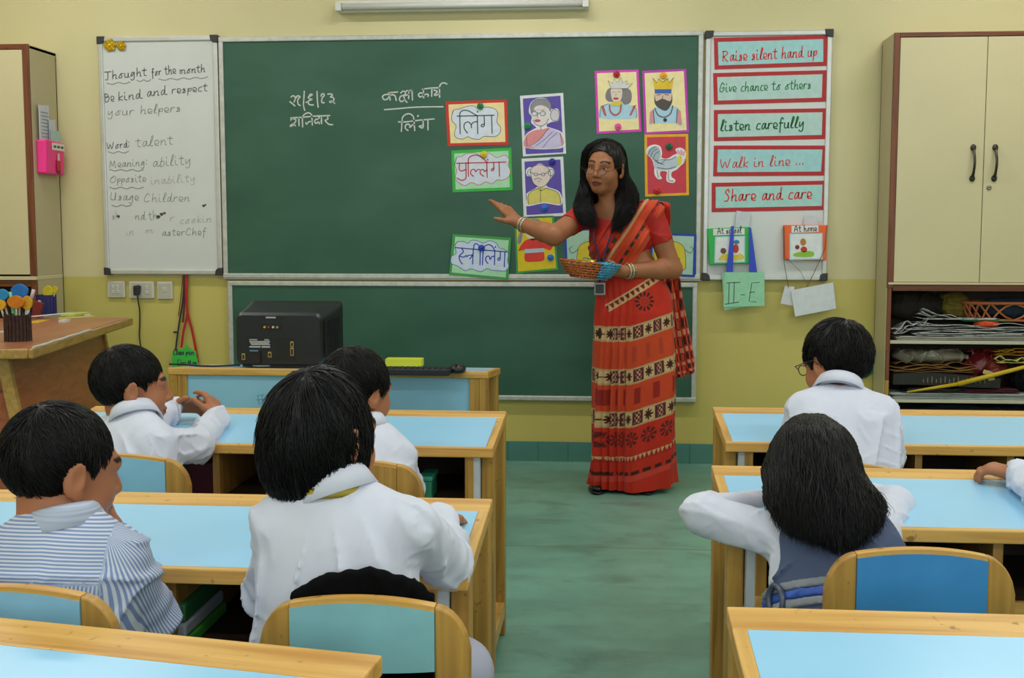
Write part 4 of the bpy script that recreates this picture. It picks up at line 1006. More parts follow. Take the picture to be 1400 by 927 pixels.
# pink pouch on its side
t = thing('letter_pouch', 'bright pink plastic pouch of papers on the side of the cupboard', 'pouch', (LX1, 5.69, 1.44))
M_PINK = mat('hot pink plastic', '#f2268a', .35, var=.04)
mb = MB(); mb.hexa([(0, -.1, 0), (.045, -.09, 0), (.045, .1, 0), (0, .11, 0)], [(0, -.1, .165), (.05, -.09, .17), (.05, .1, .16), (0, .11, .165)]); mb.build('pocket', M_PINK, t, bevel=.008)
MB().box((.0505, -.035, .12), (.052, .095, .155)).build('name_label', mat('label paper', '#d9d6cc', .6), t)
mb = MB()
for q in range(3): mb.box((.0521, -.02 + .038 * q, .132), (.0523, .008 + .038 * q, .143))
mb.build('label_lettering', M_INK_BLACK, t)
mb = MB().box((.0505, .01, .02), (.0518, .05, .07)); mb.build('printed_dress', paper('#c22a2c'), t)
MB().box((.0505, .02, .07), (.0518, .042, .105)).build('printed_head', paper('#d8c0a0'), t)
MB().box((.0505, .018, .004), (.0518, .046, .02)).build('printed_shoes', paper('#2f4a34'), t)
for k, (y0, y1, h, x, hx, lb) in enumerate(((-.085, .02, .335, .012, '#c9ccd4', 'tall folded white printed sheet in the pink pouch'), (.0, .07, .27, .02, '#c2c6cf', 'shorter white sheet in the pink pouch'), (-.005, .1, .215, .03, '#a9c4bb', 'pale green paper slip in the pink pouch'))):
    o = MB().hexa([(0, y0, .02), (.003, y0, .02), (.003, y1, .02), (0, y1, .02)], [(.004, y0 - .006, h), (.007, y0 - .006, h), (.007, y1 - .01, h + .006), (.004, y1 - .01, h + .006)]).build('paper_sheet', paper(hx), None)
    o.location = (LX1 + x, 5.69, 1.44); tag(o, lb, 'paper')
    if k == 0:
        mb = MB()
        for q in range(8): mb.box((.0078, -.075 + .004 * (q % 3), .3 - q * .017), (.0082, -.0 + .008 * (q % 2), .304 - q * .017))
        mb.build('printed_lines', M_INK_GREY, o)

# ------------------------------------------------------------------ things on the open shelves
x0s, x1s = CX0 + .03, CX1 - .03
t = thing('umbrella', 'slim yellow umbrella laid across the lower shelf', 'umbrella', (1.62, 5.6, SH2 + .07))
a = onY(1240, 536, 5.59); b = onY(1310, 525, 5.59); c = onY(1400, 502, 5.59)
rel = lambda p: np.array(p) - np.array([1.62, 5.6, SH2 + .07])
M_YEL = mat('yellow umbrella cloth', '#c9a814', .5, var=.1)
MB().tube([rel(a), rel(a * .5 + b * .5), rel(b)], [.004, .007, .009], 8).build('tip', M_YEL, t, smooth=True)
MB().tube([rel(b), rel(b * .5 + c * .5), rel(c), rel(c * 1.4 - b * .4 )], [.012, .011, .009, .007], 8).build('rolled_canopy', M_YEL, t, smooth=True)
t = thing('key_bunch', 'cream tag bunch hanging in front of the red ribbon', 'tag', (onY(1352, 508, 5.6)[0], 5.606, onY(1352, 516, 5.6)[2]))
MB().obox((0, 0, .02), (.05, .006, .02), roty(.3)).build('tag', paper('#b9ab6c'), t, bevel=.002); MB().obox((.012, -.003, 0), (.03, .006, .03), roty(-.2)).build('tag', paper('#a89a5c'), t, bevel=.002)

# green disc hung beside the cupboard
c = onY(1183, 497, 5.79)
t = thing('paper_disc', 'plain green round disc on the wall beside the cupboard', 'disc', (c[0], WY, c[2]))
MB().lathe([(.078, 0), (.08, .003), (.078, .006)], (-.02, -.002, 0), 32, rotx(math.pi / 2)).build('disc', mat('green disc', '#15824a', .4), t)
MB().lathe([(.08, 0), (.08, .006), (.074, .008), (.074, .006)], (-.02, -.004, 0), 32, rotx(math.pi / 2)).build('rim', mat('green disc rim', '#107042', .4), t)
# ------------------------------------------------------------------ body modelling with distance fields
def nrm(v): v = np.array(v, float); return v / (np.linalg.norm(v) + 1e-12)
class Field:
    def __init__(s, lo, hi, h):
        s.lo = np.array(lo, float); s.h = h
        n = np.ceil((np.array(hi) - s.lo) / h).astype(int) + 1
        s.n = n; s.d = np.full(n, .05, np.float32)
        s.ax = [(s.lo[i] + h * np.arange(n[i])).astype(np.float32) for i in range(3)]
    def _cut(s, lo, hi):
        sl = []
        for i in range(3):
            a = int(max(0, math.floor((lo[i] - s.lo[i]) / s.h))); b = int(min(s.n[i], math.ceil((hi[i] - s.lo[i]) / s.h) + 1))
            if b <= a: return None
            sl.append(slice(a, b))
        return tuple(sl), (s.ax[0][sl[0]][:, None, None], s.ax[1][sl[1]][None, :, None], s.ax[2][sl[2]][None, None, :])
    def put(s, fn, lo, hi, k=.01, op='u'):
        m = .02 + k
        r = s._cut(np.array(lo) - m, np.array(hi) + m)
        if r is None: return s
        sl, (X, Y, Z) = r
        d = fn(X, Y, Z).astype(np.float32); o = s.d[sl]
        if op == 'u':
            if k > 0: h = np.maximum(k - np.abs(o - d), 0) / k; s.d[sl] = np.minimum(o, d) - h * h * k * .25
            else: s.d[sl] = np.minimum(o, d)
        else:
            d = -d; h = np.maximum(k - np.abs(o - d), 0) / max(k, 1e-6); s.d[sl] = np.maximum(o, d) + h * h * k * .25
        return s
    def cone(s, a, b, ra, rb, k=.015, op='u'):
        a = np.array(a, float); b = np.array(b, float); v = b - a; vv = v @ v + 1e-9
        def fn(X, Y, Z):
            x, y, z = X - a[0], Y - a[1], Z - a[2]
            t = np.clip((x * v[0] + y * v[1] + z * v[2]) / vv, 0, 1)
            return np.sqrt((x - t * v[0]) ** 2 + (y - t * v[1]) ** 2 + (z - t * v[2]) ** 2) - (ra + t * (rb - ra))
        R = max(ra, rb); return s.put(fn, np.minimum(a, b) - R, np.maximum(a, b) + R, k, op)
    def chain(s, pts, rad, k=.015):
        for i in range(len(pts) - 1): s.cone(pts[i], pts[i + 1], rad[i], rad[i + 1], k)
        return s
    def ell(s, c, r, R=None, k=.02, op='u'):
        c = np.array(c, float); r = np.array(r, float); R = np.eye(3) if R is None else np.array(R)
        def fn(X, Y, Z):
            x, y, z = X - c[0], Y - c[1], Z - c[2]
            p = [(x * R[0, i] + y * R[1, i] + z * R[2, i]) for i in range(3)]
            k0 = np.sqrt((p[0] / r[0]) ** 2 + (p[1] / r[1]) ** 2 + (p[2] / r[2]) ** 2)
            k1 = np.sqrt((p[0] / r[0] ** 2) ** 2 + (p[1] / r[1] ** 2) ** 2 + (p[2] / r[2] ** 2) ** 2)
            return k0 * (k0 - 1) / (k1 + 1e-6)
        e = np.abs(R) @ r
        return s.put(fn, c - e, c + e, k, op)
    def keep(s, fn):
        """intersect with the region where fn < 0 (distance-like)"""
        d = fn(s.ax[0][:, None, None], s.ax[1][None, :, None], s.ax[2][None, None, :]); s.d = np.maximum(s.d, d.astype(np.float32)); return s
    def disp(s, fn, band=.02):
        i = np.nonzero(np.abs(s.d) < band)
        p = np.stack([s.ax[0][i[0]], s.ax[1][i[1]], s.ax[2][i[2]]], 1)
        s.d[i] -= fn(p).astype(np.float32); return s
    def snap(s, pts, tgt=.0012, it=3, only_in=True):
        """push points that lie inside the volume out to its surface"""
        g = np.gradient(s.d, s.h); sh = pts.shape; p = pts.reshape(-1, 3).copy()
        for _ in range(it):
            i = np.clip(np.round((p - s.lo) / s.h).astype(int), 0, s.n - 1); i = (i[:, 0], i[:, 1], i[:, 2])
            n = np.stack([q[i] for q in g], 1); ln = np.linalg.norm(n, axis=1, keepdims=True); n = n / (ln + 1e-6)
            c = s.lo + np.stack(i, 1) * s.h; d = s.d[i] + ((p - c) * n).sum(1)
            mv = np.where((d < tgt) | (not only_in), tgt - d, 0)[:, None]; p = p + n * np.clip(mv, -.02, .03) * (ln > .1)
        return p.reshape(sh)
    def mesh(s, name, m, parent, col=None, attr=None):
        s.d[0] = s.d[-1] = .05; s.d[:, 0] = s.d[:, -1] = .05; s.d[:, :, 0] = s.d[:, :, -1] = .05
        g = openvdb.FloatGrid(.05); g.copyFromArray(np.ascontiguousarray(s.d), tolerance=.0)
        pts, quads = g.convertToQuads(0.0)
        v = s.lo + pts.astype(float) * s.h
        quads = quads[:, ::-1]
        me = bpy.data.meshes.new(name)
        org = np.array(parent.location) if parent is not None else np.zeros(3)
        me.vertices.add(len(v)); me.vertices.foreach_set('co', (v - org).ravel())
        me.loops.add(quads.size); me.loops.foreach_set('vertex_index', quads.ravel().astype(np.int32))
        me.polygons.add(len(quads)); me.polygons.foreach_set('loop_start', np.arange(0, quads.size, 4, dtype=np.int32))
        me.update(calc_edges=True)
        me.polygons.foreach_set('use_smooth', np.ones(len(quads), bool))
        if col is not None:
            a = me.color_attributes.new('Col', 'FLOAT_COLOR', 'POINT'); c = np.ones((len(v), 4), np.float32); c[:, :3] = col(v); a.data.foreach_set('color', c.ravel())
        if attr is not None:
            for nm, fn in attr.items():
                a = me.attributes.new(nm, 'FLOAT', 'POINT'); a.data.foreach_set('value', fn(v).astype(np.float32))
        return link_mesh(name, me, m, parent)

def wrinkle(seed, amp=.003, f=28.0, n=5, axis=(1, 1, 1)):
    r = np.random.default_rng(seed); D = r.normal(size=(n, 3)) * np.array(axis); D /= np.linalg.norm(D, axis=1)[:, None]
    F_ = r.uniform(.5, 1.5, n) * f; P = r.uniform(0, 6.28, n); D2 = r.normal(size=(n, 3))
    def fn(p):
        o = 0
        for i in range(n):                      # sparse, narrow creases that wander
            w = np.sin(p @ D2[i] * f * .30 + P[i] * 2)
            rdg = (1 - np.abs(np.sin(.5 * (p @ D[i] * F_[i] + P[i] + 1.8 * w)))) ** 5
            o = o + rdg * np.clip(np.sin(p @ D2[(i + 1) % n] * f * .3 + P[i]) * 1.3, 0, 1)
        return amp * (o - .25)
    return fn

# ------------------------------------------------------------------ materials for people
SKIN_K, SKIN_T = '#a96d4c', '#a06847'
M_SKIN = vcol_mat('skin', rough=.5, bump=.05, bscale=180, spec=.35, sss=.08)
def shirt_mat(name, hexc):
    m = mat(name, hexc, .8, var=.03, vscale=8); nt = m.node_tree; N = nt.nodes; L = nt.links
    tc = N.new('ShaderNodeTexCoord'); mp = N.new('ShaderNodeMapping'); mp.inputs['Scale'].default_value = (1.0, 1.0, .55); mp.inputs['Rotation'].default_value = (.3, .4, .2)
    L.new(tc.outputs['Object'], mp.inputs['Vector'])
    n = N.new('ShaderNodeTexNoise'); n.inputs['Scale'].default_value = 16; n.inputs['Detail'].default_value = 2; n.inputs['Distortion'].default_value = 1.4
    try: n.noise_type = 'RIDGED_MULTIFRACTAL'
    except Exception: pass
    L.new(mp.outputs[0], n.inputs['Vector'])
    b1 = N.new('ShaderNodeBump'); b1.inputs['Strength'].default_value = .30; b1.inputs['Distance'].default_value = .006; L.new(n.outputs['Fac'], b1.inputs['Height'])
    n2 = N.new('ShaderNodeTexNoise'); n2.inputs['Scale'].default_value = 320; L.new(tc.outputs['Object'], n2.inputs['Vector'])
    b2 = N.new('ShaderNodeBump'); b2.inputs['Strength'].default_value = .1; b2.inputs['Distance'].default_value = .001; L.new(n2.outputs['Fac'], b2.inputs['Height']); L.new(b1.outputs[0], b2.inputs['Normal'])
    L.new(b2.outputs[0], N['Principled BSDF'].inputs['Normal']); return m
M_SHIRT = shirt_mat('white school shirt', '#d0d4e3')
M_GREY_T = mat('light grey school trousers', '#a2a3b3', .8, var=.05)
M_NAVY_T = mat('navy school trousers', '#2a2f40', .8, var=.08)
M_VEST = mat('slate blue pinafore', '#4a5878', .8, var=.06, vscale=10, bump=.15, bscale=260)
M_SHOE = mat('black school shoe', '#17171a', .3, var=.04)
M_EYE = mat('eye white', '#d8d2c8', .2, var=0); M_IRIS = mat('dark iris', '#1d1410', .15, var=0)
def hair_mat(name, c1, c2, rough=.42):
    m = bpy.data.materials.new(name); MATS[name] = m; m.use_nodes = True
    nt = m.node_tree; N = nt.nodes; L = nt.links; b = N['Principled BSDF']
    b.inputs['Roughness'].default_value = rough; b.inputs['Specular IOR Level'].default_value = .22
    at = N.new('ShaderNodeAttribute'); at.attribute_name = 'strand'
    n = N.new('ShaderNodeTexNoise'); n.noise_dimensions = '1D'; n.inputs['Scale'].default_value = 1.0; n.inputs['Detail'].default_value = 3
    L.new(at.outputs['Fac'], n.inputs['W'])
    r = N.new('ShaderNodeValToRGB'); r.color_ramp.elements[0].position = .35; r.color_ramp.elements[1].position = .7
    r.color_ramp.elements[0].color = (*lin(c1), 1); r.color_ramp.elements[1].color = (*lin(c2), 1)
    L.new(n.outputs['Fac'], r.inputs[0]); L.new(r.outputs[0], b.inputs['Base Color'])
    return m
M_HAIR = hair_mat('black hair', '#080708', '#151213')
M_HAIR_W = hair_mat('glossy black hair', '#060608', '#0f0e10', .4)

# ------------------------------------------------------------------ anatomy
def hand(F, w, d, n, u, s=1.0, curl=(.3, .3, .3, .3), spread=.12, thumb=(.75, .6, .25), tc=.3, k=.006):
    """w wrist, d finger direction, n palm-side normal, u thumb side; s = 1 for an adult"""
    d = nrm(d); n = nrm(np.array(n) - d * (np.array(n) @ d)); u = nrm(np.array(u) - d * (np.array(u) @ d) - n * (np.array(u) @ n))
    w = np.array(w, float); offs = (.029, .010, -.0095, -.027); base = (.086, .09, .086, .078); ln = (.070, .079, .073, .057)
    for i in range(4):
        kn = w + d * base[i] * s + u * offs[i] * s
        F.cone(w + u * offs[i] * .55 * s + d * .01 * s, kn, .0155 * s, .0125 * s, .012 * s)
        a = nrm(d + u * spread * (1.2 - .8 * i)); p = kn; ang = 0
        for j, (fr, cu) in enumerate(((.45, 1.0), (.30, 1.25), (.25, .8))):
            ang += curl[i] * cu; q = p + (a * math.cos(ang) + n * math.sin(ang)) * ln[i] * fr * s
            r0 = (.0098, .0088, .008)[j] * s; r1 = (.0088, .008, .0066)[j] * s
            F.cone(p, q, r0, r1, k * s); p = q
    F.cone(w, w + d * .03 * s, .021 * s, .02 * s, .015 * s)
    p = w + d * .022 * s + u * .022 * s + n * .006 * s; a = nrm(d * thumb[1] + u * thumb[0] + n * thumb[2])
    F.cone(w + d * .012 * s + u * .01 * s, p + a * .03 * s, .017 * s, .0135 * s, .012 * s); p = p + a * .034 * s
    a = nrm(a + d * tc + n * tc * .4); q = p + a * .03 * s; F.cone(p - a * .006 * s, q, .0115 * s, .010 * s, k * s)
    a = nrm(a + d * tc + n * tc * .3); F.cone(q, q + a * .022 * s, .010 * s, .0075 * s, k * s)

def head(F, c, R, s=1.0, chin=1.0, jaw=.045):
    c = np.array(c, float)
    P = lambda *p: c + R @ (np.array(p) * s)
    E = lambda p, r, k=.012, op='u', Q=None: F.ell(P(*p), np.array(r) * s, R if Q is None else R @ Q, k, op)
    E((0, -.012, .028), (.074, .093, .082), .02); E((0, .026, -.03), (.057, .062, .074), .03)
    E((0, .052, -.088 * chin), (.027, .028, .021), .03)
    for q in (-1, 1):
        E((q * .034, .05, -.034), (.028, .027, .028), .02); E((q * jaw, .01, -.06), (.018, .03, .03), .025)
    F.cone(P(-.034, .072, .02), P(.034, .072, .02), .014 * s, .014 * s, .015 * s)
    for q in (-1, 1): E((q * .031, .094, .0), (.018, .014, .010), .012, 's')
    for q in (-1, 1): E((q * .031, .0725, .0105), (.0165, .0085, .0048), .004); E((q * .031, .0715, -.0105), (.015, .0075, .004), .004)
    F.cone(P(0, .083, .012), P(0, .102, -.028), .0075 * s, .0105 * s, .012 * s)
    for q in (-1, 1): E((q * .011, .091, -.033), (.008, .009, .007), .008)
    E((0, .083, -.058), (.021, .011, .0065), .006); E((0, .081, -.069), (.018, .011, .007), .006); E((0, .096, -.0635), (.02, .006, .0018), .003, 's')
    for q in (-1, 1):
        Q = rotz(q * -.35) @ rotx(-.2)
        E((q * .078, -.014, -.006), (.0065, .019, .031), .006, 'u', Q); E((q * .086, -.008, .0), (.006, .010, .018), .006, 's', Q)
        E((q * .075, -.004, -.032), (.006, .009, .01), .008)
def skin_col(c, R, s, base, lip='#7a3f36'):
    b = np.array(lin(base)); l = np.array(lin(lip)); br = np.array(lin('#1c1412')); c = np.array(c)
    def fn(v):
        o = np.tile(b, (len(v), 1)); q = ((v - c) @ R) / s
        m = ((q[:, 0] / .0225) ** 2 + ((q[:, 2] + .0635) / .0095) ** 2 < 1) & (q[:, 1] > .07); o[m] = l
        ax = np.abs(q[:, 0]); zc = .024 + .006 * np.sin((ax - .01) / .042 * 3.1)
        m = (ax > .012) & (ax < .05) & (np.abs(q[:, 2] - zc) < .0042) & (q[:, 1] > .05); o[m] = br
        return o
    return fn
def eyes(t, c, R, s):
    for q in (-1, 1):
        p = np.array(c) + R @ (np.array([q * .0305, .0665, .0]) * s) - np.array(t.location)
        vs, fs = uvsphere(p, .0118 * s, 14, 10); e = MB().add(vs, fs).build('eye', M_EYE, t, smooth=True)
        p2 = np.array(c) + R @ (np.array([q * .030, .0752, -.001]) * s) - np.array(t.location)
        vs, fs = uvsphere(p2, (.0058 * s, .0045 * s, .0058 * s), 12, 8, R); MB().add(vs, fs).build('iris', M_IRIS, e, smooth=True)

def strand_mesh(name, paths, rad, m, parent, sides=3):
    """many tapered hair strands in one mesh; paths: (S, P, 3)"""
    S, P_, _ = paths.shape
    T = np.gradient(paths, axis=1); T /= (np.linalg.norm(T, axis=2, keepdims=True) + 1e-9)
    A = np.tile(np.array([.31, .17, .93]), (S, P_, 1)); U = np.cross(T, A); U /= (np.linalg.norm(U, axis=2, keepdims=True) + 1e-9); W = np.cross(T, U)
    prof = np.interp(np.linspace(0, 1, P_), [0, .15, .6, 1], [.5, 1, .9, .15]) * 1.0
    rr = (np.asarray(rad).reshape(-1, 1) * prof)[:, :, None]
    ring_ = [paths + rr * (U * math.cos(a) + W * math.sin(a)) for a in np.arange(sides) * 2 * math.pi / sides]
    V = np.stack(ring_, 2).reshape(-1, 3)
    idx = np.arange(S * P_ * sides).reshape(S, P_, sides); q = []
    for k in range(sides):
        k2 = (k + 1) % sides
        q.append(np.stack([idx[:, :-1, k], idx[:, :-1, k2], idx[:, 1:, k2], idx[:, 1:, k]], -1).reshape(-1, 4))
    Q = np.concatenate(q)
    me = bpy.data.meshes.new(name); me.vertices.add(len(V)); me.vertices.foreach_set('co', (V - np.array(parent.location)).ravel())
    me.loops.add(Q.size); me.loops.foreach_set('vertex_index', Q.ravel().astype(np.int32)); me.polygons.add(len(Q)); me.polygons.foreach_set('loop_start', np.arange(0, Q.size, 4, dtype=np.int32))
    me.update(calc_edges=True); me.polygons.foreach_set('use_smooth', np.ones(len(Q), bool))
    a = me.attributes.new('strand', 'FLOAT', 'POINT'); a.data.foreach_set('value', np.repeat(np.random.default_rng(3).uniform(0, 400, S), P_ * sides).astype(np.float32))
    return me

def cap_hair(t, c, R, s, rx=(.086, .102, .096), off=(0, -.014, .024), line=(-.012, .62), whorl=(.12, -.45, .88), n=2600, seed=1, lng=(.5, .95), lift=.02, r=.0010, m=None, ear_cut=True, tuft=.004, rag=.003, fly=.10):
    """short hair: a scalp cap volume plus strands running out from the crown whorl"""
    rng_ = np.random.default_rng(seed); c = np.array(c, float); rx = np.array(rx) * s; ctr_ = c + R @ (np.array(off) * s)
    la, lb = line
    def keepf(v): q = ((v - c) @ R) / s; return la + lb * q[..., 1] - q[..., 2]      # < 0 means hair
    e = np.abs(R) @ rx + .03
    F = Field(ctr_ - e, ctr_ + e, .0033)
    F.ell(ctr_, rx, R, 0)
    w = nrm(whorl); e1 = nrm(np.cross(w, [0, 1, .2])); e2 = np.cross(w, e1)
    def polar(v):
        u = ((v - ctr_) @ R) / rx; u /= (np.linalg.norm(u, axis=1, keepdims=True) + 1e-9)
        return np.arctan2(u @ e2, u @ e1), np.arccos(np.clip(u @ w, -1, 1))
    ph0 = rng_.uniform(0, 6.28, 8)
    def grooves(v):
        ph, th = polar(v); o = 0
        for i, k in enumerate((9, 14, 23, 37, 58)): o = o + np.sin(k * ph + ph0[i] + 1.5 * np.sin(3 * th + ph0[i])) / (1 + i * .5)
        return tuft * .5 * o * np.clip(th * 1.5, 0, 1)
    F.disp(grooves, .02)
    def cut(X, Y, Z):
        q = [((X - c[0]) * R[0, i] + (Y - c[1]) * R[1, i] + (Z - c[2]) * R[2, i]) / s for i in range(3)]
        ang = np.arctan2(q[0], q[1])
        d = (la + lb * q[1] - q[2]) * .85 * s + rag * np.sin(17 * ang) + rag * .8 * np.sin(29 * ang + 1) + rag * np.sin(7 * ang + 2)
        if ear_cut:
            for sg in (-1, 1):
                d = np.maximum(d, .024 * s - np.sqrt(((q[0] - sg * .082) * .6) ** 2 + (q[1] - .0) ** 2 + (q[2] + .012) ** 2) * s)
        return d
    F.keep(cut)
    o = F.mesh('hair', m or M_HAIR, t, attr={'strand': lambda v: polar(v)[0] * 60})
    # strands
    N_ = n * 2; P_ = 6
    ph = rng_.uniform(0, 2 * math.pi, N_); th0 = np.arccos(1 - rng_.uniform(0, 1, N_) * 1.35) * .92
    dl = rng_.uniform(*lng, N_); cl = np.round(ph * 26) / 26
    tt = np.linspace(0, 1, P_)[None, :]
    th = th0[:, None] + dl[:, None] * tt; phs = ph[:, None] + (cl - ph)[:, None] * tt * .55 + rng_.normal(0, fly, N_)[:, None] * tt ** 2 + .18 * np.sin(3 * ph)[:, None] * tt
    u = np.cos(th)[..., None] * w + np.sin(th)[..., None] * (np.cos(phs)[..., None] * e1 + np.sin(phs)[..., None] * e2)
    rad_ = 1.0 + .018 * np.sin(tt * math.pi) + (rng_.uniform(-.3, 1, N_)[:, None]) * lift * tt ** 2
    pts = ctr_ + (u * rx * rad_[..., None]) @ R.T
    kp = keepf(pts[:, -1]) < .006 + rng_.normal(0, .006, N_)
    kp &= keepf(pts[:, 2]) < 0
    if ear_cut:
        qq = ((pts - c) @ R) / s
        for sg in (-1, 1): kp &= ~(np.sqrt(((qq[..., 0] - sg * .082) * .6) ** 2 + qq[..., 1] ** 2 + (qq[..., 2] + .012) ** 2) < .022).any(axis=1)
    pts = pts[kp][:n]
    me = strand_mesh('hair_strands', pts, rng_.uniform(.6, 1.2, len(pts)) * r, None, t)
    link_mesh('hair_strands', me, m or M_HAIR, o)['kind'] = 'stuff'
    return o

def collar(t, nb, ax, fwd, r, m, h=.022, drop=.014, gap=True, rx=1.0, name='collar', flare=.015, parent=None):
    """folded shirt collar: ring about the neck axis, open at the front"""
    ax = nrm(ax); fwd = nrm(np.array(fwd) - ax * (np.array(fwd) @ ax)); rt = np.cross(fwd, ax); nb = np.array(nb, float)
    prof = [(-.002, -.012), (-.003, h), (.0, h + .002), (.004, h - .002), (flare + .002, -drop), (flare - .002, -drop - .001), (.002, h - .006), (.001, -.012)]
    a0 = .30 if gap else 0.0; n = 40; v = []; f = []; mp = len(prof)
    for i in range(n + 1):
        a = a0 + (2 * math.pi - 2 * a0) * i / n
        dirv = fwd * math.cos(a) + rt * math.sin(a) * rx
        tip = .018 * max(0, math.cos(a)) ** 2
        for (dr, z) in prof: v.append(nb + dirv * (r + dr) + ax * (z - (tip if dr > .01 else tip * .6)) - np.array(t.location))
    for i in range(n):
        for j in range(mp - 1): a = i * mp + j; f.append((a, a + mp, a + mp + 1, a + 1))
    return MB().add(v, f).build(name, m, parent or t, smooth=True)
def neck_band(t, nb, ax, fwd, r, m, z=-.012, h=.014, name='tie_band', parent=None):
    ax = nrm(ax); fwd = nrm(np.array(fwd) - ax * (np.array(fwd) @ ax)); rt = np.cross(fwd, ax); v = []; f = []; n = 40
    for i in range(n):
        a = 2 * math.pi * i / n; dv = fwd * math.cos(a) + rt * math.sin(a)
        for dr, zz in ((0, z - h / 2), (.003, z), (0, z + h / 2), (-.004, z)): v.append(np.array(nb) + dv * (r + dr) + ax * zz - np.array(t.location))
    for i in range(n):
        for j in range(4): a = i * 4; b = ((i + 1) % n) * 4; f.append((a + j, b + j, b + (j + 1) % 4, a + (j + 1) % 4))
    return MB().add(v, f).build(name, m, parent or t, smooth=True)

def frame(pelvis, nb, sl, sr):
    up = nrm(np.array(nb) - np.array(pelvis)); rt = np.array(sr) - np.array(sl); rt = nrm(rt - up * (rt @ up)); fw = np.cross(up, rt)
    return np.stack([rt, fw, up], 1)

